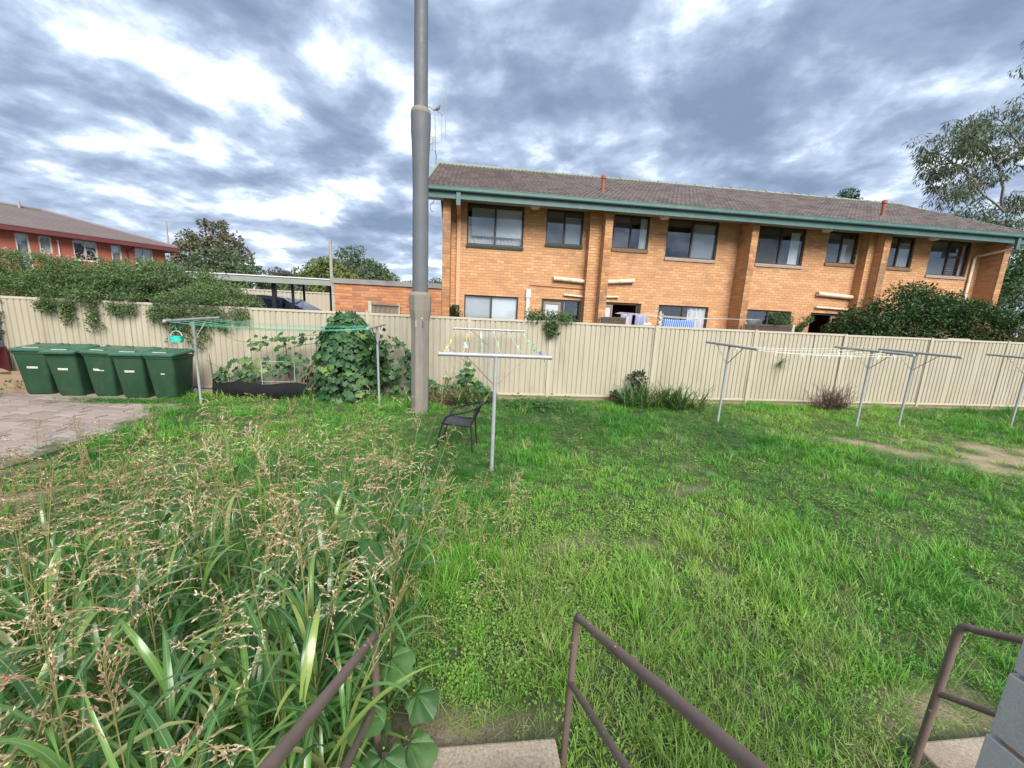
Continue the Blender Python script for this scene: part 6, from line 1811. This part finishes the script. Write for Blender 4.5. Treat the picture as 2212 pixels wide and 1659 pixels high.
def strappy(name, label, cx, cy, rad, n, L, cat='plant', dark=None):
    t = thing(name, label, cat, (cx, cy, 0))
    k = rng.integers(0, max(3, n//14), n); cxs = rng.normal(0, rad[0]/2, k.max()+1); cys = rng.normal(0, rad[1]/2, k.max()+1)
    base = np.stack([cx+cxs[k]+rng.normal(0, .03, n), cy+cys[k]+rng.normal(0, .03, n), np.zeros(n)], 1)
    blade_obj('leaves', 'strap', t, base, rng.uniform(-math.pi, math.pi, n), rng.uniform(R(45), R(85), n), rng.uniform(R(40), R(120), n), rng.uniform(L*0.6, L*1.15, n), rng.uniform(0.024, 0.040, n), 6)
    return t
strappy('strappy_clump', 'wide clump of strappy green leaves at the fence foot, mid right', 4.75, 8.85, (1.05, 0.32), 380, 0.78)
strappy('strappy_clump', 'strappy leaved clump at the fence foot behind the black chair', 0.0, 8.75, (0.6, 0.3), 170, 0.62)
# creeper and dark dead growth in those beds
n = 50
shrub_mass('ivy_bush', 'dark ivy bush growing up the fence joint behind the strappy clump', np.stack([np.concatenate([rng.normal(4.40, .08, 34), rng.uniform(3.6, 4.3, 16)]), rng.uniform(9.35, 9.7, n), np.concatenate([rng.uniform(0.05, 0.80, 34), rng.uniform(0.02, 0.26, 16)])], 1), np.full(n, 0.09), 20, 'shrub', (0.05, 0.09), base=(4.4, 9.6, 0), aspect=0.8)
def twig_pile(name, label, cx, cy, w, h, n, mat='deadtwig', up=1.0, cat='dead plant', d=0.25):
    t = thing(name, label, cat, (cx, cy, 0)); mb = MB()
    for k in range(n):
        a = random.uniform(0, 6.28); e = random.uniform(0.1, 1.3)*up; L = random.uniform(0.4, 1)*h
        p0 = Vector((cx+random.gauss(0, w*0.3), cy+random.gauss(0, d*0.3), random.uniform(0, 0.1)))
        p = [p0]; 
        for s in range(4):
            e2 = e+random.gauss(0, .35)
            p.append(p[-1]+Vector((math.cos(a)*math.cos(e2)*w/h, math.sin(a)*math.cos(e2)*0.6, abs(math.sin(e2))))*L/4); a += random.gauss(0, .5)
        mb.tube(p, [0.007, 0.006, 0.005, 0.004, 0.002], 4, caps=False)
    mb.build('twigs', mat, t); return t
db = twig_pile('dead_bush', 'dark dried up bush against the fence by the right T posts', 9.75, 9.1, 0.75, 0.9, 230)
P, out = clumps(np.stack([rng.normal(9.75, .3, 40), rng.normal(9.1, .1, 40), rng.uniform(0.05, .5, 40)], 1), np.full(40, 0.1), 14); foliage('dead_leaves', P, 'straw', db, (0.03, 0.06), 0.4, 0.3, 0)
sp_ = twig_pile('straw_heap', 'heap of dry brown straw and clippings at the right of the steel pole', -0.45, 8.95, 0.55, 0.32, 320, up=0.5, d=0.5)
P, out = clumps(np.stack([rng.normal(-0.45, .32, 70), rng.normal(8.95, .16, 70), rng.uniform(0.0, .32, 70)*1.0], 1), np.full(70, 0.1), 26); foliage('dry_stalks', P, 'straw', sp_, (0.08, 0.2), 0.06, 0.3, 0.1)
twig_pile('dead_growth', 'brown dead growth under the left side of the strappy clump', 3.85, 9.25, 0.4, 0.3, 160, up=0.6, d=0.3)
fp = thing('fence_tuft', 'spiky green tuft poking out of a gap in the fence', 'plant', (8.63, 9.80, 1.12))
n = 26
blade_obj('leaves', 'strap', fp, np.tile([[8.63, 9.80, 1.14]], (n, 1))+rng.normal(0, .015, (n, 3))*[1, 0.1, 1], rng.uniform(R(95), R(265), n), rng.uniform(-0.6, 1.1, n), rng.uniform(0.2, 1.0, n), rng.uniform(0.18, 0.42, n), rng.uniform(0.014, 0.024, n), 5, tint=rng.uniform(0, .7, n))
MB().tube([(8.64, 9.83, 1.1), (8.66, 9.79, 1.35), (8.6, 9.78, 1.42)], 0.004, 4).build('stem', 'stem', fp)

# ------------------------------------------------------------------ lawn grass
GREEN = [(0.0, (0.042, 0.185, 0.024)), (0.35, (0.088, 0.30, 0.034)), (0.65, (0.155, 0.40, 0.046)), (0.88, (0.25, 0.48, 0.065)), (0.94, (0.38, 0.42, 0.14)), (1.0, (0.50, 0.45, 0.24))]
M['grass'] = leafmat('lawn_grass', GREEN, 0.3, 0.5, 0.4, inst=True, blot=0)
M['clover'] = leafmat('lawn_weed', [(0.0, (0.05, 0.165, 0.03)), (0.5, (0.105, 0.275, 0.045)), (0.9, (0.24, 0.42, 0.08)), (1.0, (0.42, 0.44, 0.16))], 0.3, 0.5, 0.35, inst=True, blot=0)
M['seedstalk'] = leafmat('pale_seed_stalk', [(0.0, (0.16, 0.27, 0.07)), (1.0, (0.32, 0.37, 0.14))], 0.25, 0.6, inst=True, blot=0)
protos = bpy.data.collections.new('grass_kinds')
def proto(name, mat, V, F, smooth=True):
    me = bpy.data.meshes.new(name)
    me.from_pydata([tuple(v) for v in V], [], [tuple(int(i_) for i_ in f) for f in F]); me.materials.append(M[mat])
    if smooth:
        me.polygons.foreach_set('use_smooth', [True]*len(me.polygons))
    o = bpy.data.objects.new(name, me); protos.objects.link(o); return o
def tuft(name, n, L, W, el, bend, rad, K=3, mat='grass'):
    base = np.stack([rng.normal(0, rad, n), rng.normal(0, rad, n), np.full(n, -0.015)], 1)
    az = np.arctan2(base[:, 0], base[:, 1])+rng.normal(0, 1.0, n)
    V, F, u, fb = ribbons(base, az, rng.uniform(*el, n), rng.uniform(*bend, n), rng.uniform(*L, n), rng.uniform(*W, n), K, 0.2)
    proto(name, mat, V, F)
for k in range(5):
    tuft('a%d' % k, 24, (0.045, 0.11), (0.0035, 0.006), (R(45), R(85)), (R(20), R(110)), 0.035)          # fine lawn grass
for k in range(4):
    tuft('b%d' % k, 18, (0.045, 0.10), (0.007, 0.012), (R(25), R(75)), (R(10), R(70)), 0.05)             # broad crab grass
for k in range(4):                                                                                       # low round leaved weeds
    n = 30; base = np.stack([rng.normal(0, .055, n), rng.normal(0, .055, n), rng.uniform(0.025, 0.085, n)], 1)
    D = np.stack([rng.normal(0, 1, n), rng.normal(0, 1, n), rng.normal(0, .25, n)], 1); N = np.stack([rng.normal(0, .35, n), rng.normal(0, .35, n), np.ones(n)], 1)
    L = rng.uniform(0.014, 0.028, n); V, F = leafq(base, D, N, L, L*0.8, 0.12); proto('c%d' % k, 'clover', V, F, False)
for k in range(4):                                                                                       # wispy pale seed stalks
    n = 9; base = np.stack([rng.normal(0, .03, n), rng.normal(0, .03, n), np.full(n, 0.0)], 1)
    V, F, u, fb = ribbons(base, rng.uniform(-3, 3, n), rng.uniform(R(40), R(80), n), rng.uniform(R(20), R(70), n), rng.uniform(0.18, 0.32, n), rng.uniform(0.0018, 0.0028, n), 4, 0.2); proto('d%d' % k, 'seedstalk', V, F)
for k in range(3):                                                                                       # long lush blades
    tuft('e%d' % k, 18, (0.12, 0.22), (0.005, 0.010), (R(50), R(85)), (R(40), R(130)), 0.04, 4)
for k in range(3):                                                                                       # flat lying straw and clippings
    n = 16; base = np.stack([rng.normal(0, .06, n), rng.normal(0, .06, n), rng.uniform(0.004, 0.03, n)], 1)
    V, F, u, fb = ribbons(base, rng.uniform(-3, 3, n), rng.uniform(-0.1, 0.25, n), rng.uniform(0, .3, n), rng.uniform(0.03, 0.10, n), rng.uniform(0.002, 0.0045, n), 3, 0.2); proto('f%d' % k, 'grass', V, F)
KIND = {'a': (0, 5), 'b': (5, 9), 'c': (9, 13), 'd': (13, 17), 'e': (17, 20)}
def scatter_group():
    ng = bpy.data.node_groups.new('scatter', 'GeometryNodeTree')
    ng.interface.new_socket('Geometry', in_out='INPUT', socket_type='NodeSocketGeometry'); ng.interface.new_socket('Geometry', in_out='OUTPUT', socket_type='NodeSocketGeometry')
    gi_, go = ng.nodes.new('NodeGroupInput'), ng.nodes.new('NodeGroupOutput')
    ci = ng.nodes.new('GeometryNodeCollectionInfo'); ci.inputs['Collection'].default_value = protos; ci.inputs['Separate Children'].default_value = True; ci.inputs['Reset Children'].default_value = True
    ip = ng.nodes.new('GeometryNodeInstanceOnPoints'); ip.inputs['Pick Instance'].default_value = True
    def na(nm, ty):
        a = ng.nodes.new('GeometryNodeInputNamedAttribute'); a.data_type = ty; a.inputs['Name'].default_value = nm
        return a.outputs['Attribute']
    ng.links.new(gi_.outputs[0], ip.inputs['Points']); ng.links.new(ci.outputs[0], ip.inputs['Instance'])
    ng.links.new(na('kind_index', 'INT'), ip.inputs['Instance Index']); ng.links.new(na('turn', 'FLOAT_VECTOR'), ip.inputs['Rotation']); ng.links.new(na('size', 'FLOAT'), ip.inputs['Scale'])
    ng.links.new(ip.outputs[0], go.inputs[0]); return ng
SG = scatter_group()
def scatter(name, P, kinds, size, tint, label, cat, tilt=0.2):
    n = len(P)
    me = bpy.data.meshes.new(name); me.vertices.add(n); me.vertices.foreach_set('co', P.astype(np.float32).ravel())
    for an, ty, vals in (('kind_index', 'INT', kinds.astype(np.int32)), ('size', 'FLOAT', size.astype(np.float32)), ('tint', 'FLOAT', np.clip(tint, 0, 0.999).astype(np.float32))):
        a = me.attributes.new(an, ty, 'POINT'); a.data.foreach_set('value', vals)
    a = me.attributes.new('turn', 'FLOAT_VECTOR', 'POINT')
    a.data.foreach_set('vector', np.stack([rng.normal(0, tilt, n), rng.normal(0, tilt, n), rng.uniform(0, 6.28, n)], 1).astype(np.float32).ravel())
    o = bpy.data.objects.new(name, me); col.objects.link(o)
    md = o.modifiers.new('scatter', 'NODES'); md.node_group = SG
    return stuff(o, label, cat)
# random points, denser near the camera
N = 260000
x = rng.uniform(-11, 17.5, N); y = rng.uniform(1.0, 9.78, N)
dist = np.hypot(x, y)
dens = np.interp(dist, [0, 2.5, 4, 6, 9, 14, 20], [420, 400, 300, 190, 130, 90, 60])
keep = rng.uniform(0, 1, N) < dens/(N/(28.5*8.78))
x, y = x[keep], y[keep]
P = np.stack([x, y, np.zeros(len(x))], 1)
b_ = bare(x, y); pv = paved(x, y)
step = (x > -0.44) & (x < 0.48) & (y < 1.49)
step2 = (x > 2.28) & (y < 1.38)
wallm = (x > 1.4) & (x < 1.7) & (y < 0.75)
pole_m = np.hypot(x-PX, y-PY) < 0.2
chairm = np.zeros(len(x), bool)
keep = in_view(P, 0.4) & (rng.uniform(0, 1, len(x)) > b_*1.15) & (pv < 0.5) & ~step & ~step2 & ~wallm & ~pole_m
x, y = x[keep], y[keep]
fadeg = np.clip((y-1.0)/1.0, 0, 1)*np.clip((9.7-y)/0.6, 0, 1)
z = ground_z(x, y)*fadeg
P = np.stack([x, y, z], 1); dist = np.hypot(x, y)
n1_, n2_, n3_ = fbm(x, y, 1.6, 21), fbm(x, y, 0.9, 33), fbm(x, y, 0.7, 47)
n4_ = fbm(x, y, 2.6, 61)
# weeds in drifts, lush tufts in drifts, fine grass elsewhere
r0 = rng.uniform(0, 1, len(x))
kind = np.where(r0 < np.clip((n1_-0.42)*6, 0.06, 0.75), 'c', np.where(rng.uniform(0, 1, len(x)) < np.clip((n2_-0.40)*4, 0.15, 0.8), 'b', 'a'))
near = (dist < 3.8) | ((y < 3.6) & (x > 0))
kind = np.where(near & (rng.uniform(0, 1, len(x)) < 0.26), 'e', kind)
kind = np.where((y > 8.3) & (rng.uniform(0, 1, len(x)) < 0.12), 'e', kind)
kind = np.where((n3_ > 0.60) & (rng.uniform(0, 1, len(x)) < 0.6), 'e', kind)
ki = np.array([rng.integers(*KIND[k]) for k in kind])
size = rng.uniform(0.5, 1.05, len(x))*np.interp(dist, [0, 4, 10, 20], [0.95, 0.95, 1.15, 1.3])
size *= np.where(np.isin(kind, ['e']), np.interp(n3_, [0.4, 0.7], [0.6, 1.1]), 1.0)
size *= np.interp(bare(x, y), [0, 1], [1.0, 0.55])
tint = 0.14+1.5*(n4_-0.25)+0.5*(n2_-0.5)+rng.normal(0, .10, len(x))
tint = np.clip(tint, 0.02, 0.90)
tint = np.where(rng.uniform(0, 1, len(x)) < 0.04+0.25*bare(x, y), rng.uniform(0.92, 1, len(x)), tint)
print('tufts', len(x))
dry = (rng.uniform(0, 1, len(x)) < np.clip((fbm(x, y, 1.1, 83)-0.52)*2.0, 0.03, 0.35))
ki = np.where(dry, rng.integers(20, 23, len(x)), ki); tint = np.where(dry, rng.uniform(0.88, 1, len(x)), tint)
scatter('lawn_grass', P, ki, size, tint, 'patchy overgrown green lawn grass and clover across the yard', 'grass')
# dry clippings lying on the bare patches
N = 60000
x = rng.uniform(-7, 13.5, N); y = rng.uniform(1.4, 9.75, N)
ok = (rng.uniform(0, 1, N) < bare(x, y)*0.16) & (paved(x, y) < 0.5)
x, y = x[ok], y[ok]
scatter('grass_clippings', np.stack([x, y, np.zeros(len(x))], 1), rng.integers(20, 23, len(x)), rng.uniform(0.5, 1.3, len(x)), rng.uniform(0.86, 1, len(x)), 'dry straw clippings lying on the bare earth patches of the lawn', 'clippings', 0.1)
# wispy seed stalks near the steps and at the right
N = 5200
x = rng.uniform(-1.2, 5.5, N); y = rng.uniform(1.0, 5.5, N)
pr_ = np.clip(1.25-np.hypot((x-1.6)/3.0, (y-1.6)/1.8), 0.0, 1)*np.clip(fbm(x, y, 0.8, 71)*2.4-0.5, 0.05, 1)
ok = (rng.uniform(0, 1, N) < pr_*0.30) & ~((x > -0.44) & (x < 0.48) & (y < 1.42)) & ~((x > 2.28) & (y < 1.2)) & ~((x > 1.4) & (x < 1.7) & (y < 0.75))
x, y = x[ok], y[ok]
scatter('seeding_grass', np.stack([x, y, np.zeros(len(x))], 1), rng.integers(13, 17, len(x)), rng.uniform(0.7, 1.25, len(x)), rng.uniform(0, 1, len(x)), 'wispy pale seeding grass stalks around the handrails', 'grass', 0.3)
# weeds growing through the paving edge and round the bins
N = 900
x = np.concatenate([rng.normal(-7.1, 0.45, 300), rng.uniform(-10.3, -9.6, 200), rng.uniform(-6.6, -5.6, 400)]); y = np.concatenate([rng.normal(8.35, 0.12, 300), rng.uniform(7.6, 8.9, 200), rng.uniform(8.2, 9.2, 400)])
scatter('paving_weeds', np.stack([x, y, np.full(len(x), 0.03)], 1), np.where(rng.uniform(0, 1, N) < .5, rng.integers(9, 13, N), rng.integers(0, 5, N)), rng.uniform(0.5, 1.0, N), rng.uniform(0.05, 0.5, N), 'low weeds sprouting between the pavers in front of the bins', 'weeds')

# ------------------------------------------------------------------ tall seeding weeds at the left foreground
M['tallblade'] = leafmat('tall_grass_blade', [(0.0, (0.055, 0.16, 0.045)), (0.5, (0.095, 0.23, 0.055)), (0.85, (0.18, 0.34, 0.065)), (0.95, (0.32, 0.42, 0.09)), (1.0, (0.50, 0.46, 0.22))], 0.32, 0.26, 0.8, midrib=(0.30, 0.40, 0.24), blot=0.1)
M['culm'] = leafmat('tall_grass_culm', [(0.0, (0.07, 0.14, 0.03)), (0.6, (0.13, 0.20, 0.05)), (1.0, (0.26, 0.24, 0.09))], 0.1, 0.5, blot=0.1)
M['seed'] = leafmat('rusty_seed_head', [(0.0, (0.30, 0.14, 0.09)), (0.3, (0.45, 0.28, 0.18)), (0.65, (0.62, 0.47, 0.31)), (1.0, (0.76, 0.65, 0.49))], 0.25, 0.7, blot=0)
def culms(n, xs, ys):
    return xs, ys
def spread(n):
    out = []
    while len(out) < n:
        x_ = random.uniform(-5.2, -0.36); y_ = random.uniform(0.85, 4.1)
        lim = np.interp(x_, [-5.2, -4, -2.5, -1.2, -0.4], [3.6, 3.7, 3.5, 3.2, 2.9])
        if y_ > lim: continue
        if x_ > -0.44 and y_ < 1.5: continue
        w_ = 1.0 if y_ < 2.6 else 0.55
        if x_ < -2.6: w_ *= 0.6
        if y_ > 2.4: w_ *= 0.6
        if random.random() < w_: out.append((x_, y_))
    return np.array(out)
B = spread(330); n = len(B)
# blades
nbl = np.where((B[:, 1] < 2.4) & (B[:, 0] > -1.8), 10, np.where((B[:, 1] < 1.8) & (B[:, 0] > -2.6), 6, np.where((B[:, 1] < 2.9) & (B[:, 0] > -2.6), 3, 1))); bi = np.repeat(np.arange(n), nbl); m_ = len(bi)
hfac = rng.uniform(0.05, 0.72, m_)
hgt = np.interp(B[bi, 0], [-5, -3, -1.5, -0.4], [0.72, 0.92, 1.1, 1.08])*rng.uniform(0.8, 1.12, n)[bi]
lean_a = rng.uniform(-3.1, 3.1, n); lean = rng.uniform(0.02, 0.22, n)
def on_culm(i_, h):
    q_ = (h/1.3)**1.6
    return np.stack([B[i_, 0]+np.sin(lean_a[i_])*lean[i_]*q_, B[i_, 1]+np.cos(lean_a[i_])*lean[i_]*q_, h], 1)
base = on_culm(bi, hfac*hgt)
blade_obj_ = blade_obj('tall_grass', 'tallblade', None, base, rng.uniform(-math.pi, math.pi, m_), rng.uniform(R(58), R(86), m_), rng.uniform(R(70), R(190), m_), rng.uniform(0.28, 0.56, m_), rng.uniform(0.016, 0.036, m_), 9, fold=0.10, twist=rng.normal(0, 0.5, m_))
stuff(blade_obj_, 'dense tall weed grass with arching pale ribbed blades at the left foreground', 'tall grass')
def panicles(idx_h, name, spike=(0.011, 0.019)):
    """culms with open seed heads: idx_h = list of (base xyz, lean dir, lean, height, head length)"""
    cm = MB(); SP, SD, ST = [], [], []
    V3 = []
    for (b0, la, ln, h, hl, nbr) in idx_h:
        pts = []
        for s in range(7):
            q_ = s/6; zz = h*q_
            pts.append(Vector((b0[0]+math.sin(la)*ln*q_**1.8, b0[1]+math.cos(la)*ln*q_**1.8, b0[2]+zz)))
        cm.tube(pts, [0.0045, 0.0042, 0.0038, 0.0032, 0.0026, 0.0019, 0.001], 4, caps=False)
        hue = random.uniform(0, 1)*(0.45 if b0[0] < -2.2 else 1.0)
        closed = random.random() < 0.2
        for k in range(nbr):
            q_ = 1-hl/h*(1-(k/nbr)**0.9)
            i_ = min(5, int(q_*6)); p = pts[i_].lerp(pts[i_+1], q_*6-i_)
            a = random.uniform(0, 6.28); L = hl*random.uniform(0.30, 0.62)*(1.05-0.6*k/nbr)
            e = R(random.uniform(60, 80)) if closed else R(random.uniform(15, 60))
            d = Vector((math.cos(a)*math.cos(e), math.sin(a)*math.cos(e), math.sin(e)))
            bp = [p]
            for s in range(4):
                d = (d+Vector((0, 0, -0.22 if not closed else -0.08))).normalized(); bp.append(bp[-1]+d*L/4)
            cm.tube(bp, [0.0011, 0.001, 0.0009, 0.0008, 0.0006], 3, caps=False)
            ns = int(L/0.0085)
            for s in range(ns):
                f = 0.3+0.7*s/max(1, ns-1); ii = min(3, int(f*4)); pp = bp[ii].lerp(bp[ii+1], f*4-ii)
                SP.append(pp); SD.append((bp[ii+1]-bp[ii]).normalized()+Vector((random.gauss(0, .35), random.gauss(0, .35), random.gauss(0, .35)))); ST.append(min(.99, max(0, 0.25+0.6*hue+random.gauss(0, .16))))
    P_ = np.array(SP); D_ = np.array(SD); n_ = len(P_)
    L_ = rng.uniform(*spike, n_)
    V, F = leafq(P_, D_, rand_unit(n_), L_, L_*0.36, 0.3)
    return cm, V, F, np.repeat(np.array(ST), 2)
hl_ = []
for k in range(n):
    if random.random() < 0.5:
        h = float(np.interp(B[k, 0], [-5, -3, -1.5, -0.4], [0.72, 0.92, 1.08, 1.08]))*random.uniform(1.05, 1.42)
        if B[k, 1] < 1.3: h *= 0.9
        hl_.append(((B[k, 0], B[k, 1], 0), lean_a[k], lean[k]*random.uniform(0.8, 2.2), h, random.uniform(0.22, 0.38), random.randint(12, 20)))
for k in range(42):
    x_, y_ = random.uniform(-5.0, -0.5), random.uniform(2.6, 4.2)
    hl_.append(((x_, y_, 0), random.uniform(-3, 3), random.uniform(0.05, 0.35), random.uniform(0.75, 1.2), random.uniform(0.2, 0.34), random.randint(10, 16)))
for k in range(34):
    x_, y_ = random.uniform(-0.5, 0.5), random.uniform(2.0, 4.0)
    hl_.append(((x_, y_, 0), random.uniform(-1, 2.5), random.uniform(0.1, 0.4), random.uniform(0.35, 0.7), random.uniform(0.16, 0.26), random.randint(8, 12)))
cm, V, F, tt = panicles(hl_, 'seed')
print('heads', len(hl_), 'spikelets', len(V)//4)
me = cm.mesh('seed_stalks', 'culm', fix=False); o = bpy.data.objects.new('seed_stalks', me); col.objects.link(o)
stuff(o, 'thin upright stalks of the tall seeding weeds at the left', 'tall grass')
stuff(bulk('seed_heads', V, F, 'seed', None, {'tint': ('FACE', tt)}), 'feathery rusty pink seed heads above the tall weeds at the left', 'seed heads')
# single stalks that stand out from the mass
SOLO = [((-0.52, 3.3, 0), 1.2, 0.42, 1.62, 0.34, 18, 'tall leaning seed stalk crossing in front of the black chair'),
        ((-0.95, 3.5, 0), 0.4, 0.10, 1.42, 0.40, 20, 'tall rusty seed stalk in front of the post left of the steel pole'),
        ((-0.70, 3.6, 0), 0.6, 0.16, 1.40, 0.36, 20, 'tall rusty seed stalk in front of the foot of the steel pole'),
        ((-1.75, 3.4, 0), 0.1, 0.05, 1.36, 0.36, 18, 'thick dry seed stalk in front of the vine mound, left of it'),
        ((-2.75, 3.5, 0), -0.3, 0.12, 1.16, 0.34, 16, 'pale seed stalk standing out against the lawn below the bins'),
        ((-1.30, 3.4, 0), 0.2, 0.08, 1.16, 0.32, 16, 'pale slender seed stalk in front of the foot of the vine mound')]
for b0, la, ln, h, hl, nbr, lb in SOLO:
    t = thing('seed_stalk', lb, 'seed stalk', b0)
    cm, V, F, tt = panicles([(b0, la, ln, h, hl, nbr)], 's')
    cm.build('stem', 'culm', t); sh_ = bulk('seed_head', V, F, 'seed', t, {'tint': ('FACE', tt)}); sh_['kind'] = 'stuff'
# low clover leaves by the fence foot
n = 200
cl = thing('broadleaf_weeds', 'patch of broad rounded weeds at the fence foot right of the mid lawn posts', 'weeds', (1.6, 9.0, 0))
P = np.stack([rng.normal(1.55, 0.55, n*3), rng.normal(8.75, 0.28, n*3), rng.uniform(0.05, 0.2, n*3)], 1)
D = np.stack([rng.normal(0, 1, n*3), rng.normal(-0.3, 1, n*3), rng.normal(-.1, .2, n*3)], 1); N_ = np.stack([rng.normal(0, .3, n*3), rng.normal(-0.25, .3, n*3), np.ones(n*3)], 1)
L = rng.uniform(0.05, 0.09, n*3); V, F = leafq(P, D, N_, L, L*1.0, 0.06)
bulk('leaves', V, F, 'pumpkin', cl, {'tint': ('FACE', np.repeat(rng.uniform(0.3, .99, n*3), 2))})
cw = thing('corner_weeds', 'bright green leafy weeds at the far left edge of the paving', 'weeds', (-10.0, 8.0, 0))
P, out = clumps(np.stack([rng.normal(-9.75, .18, 30), rng.normal(8.2, .3, 30), rng.uniform(.02, .3, 30)], 1), np.full(30, .12), 26); foliage('leaves', P, 'fernleaf', cw, (0.04, 0.08), 0.7, 0.6, 0, out=out, tint=rng.uniform(.4, .99, len(P)))
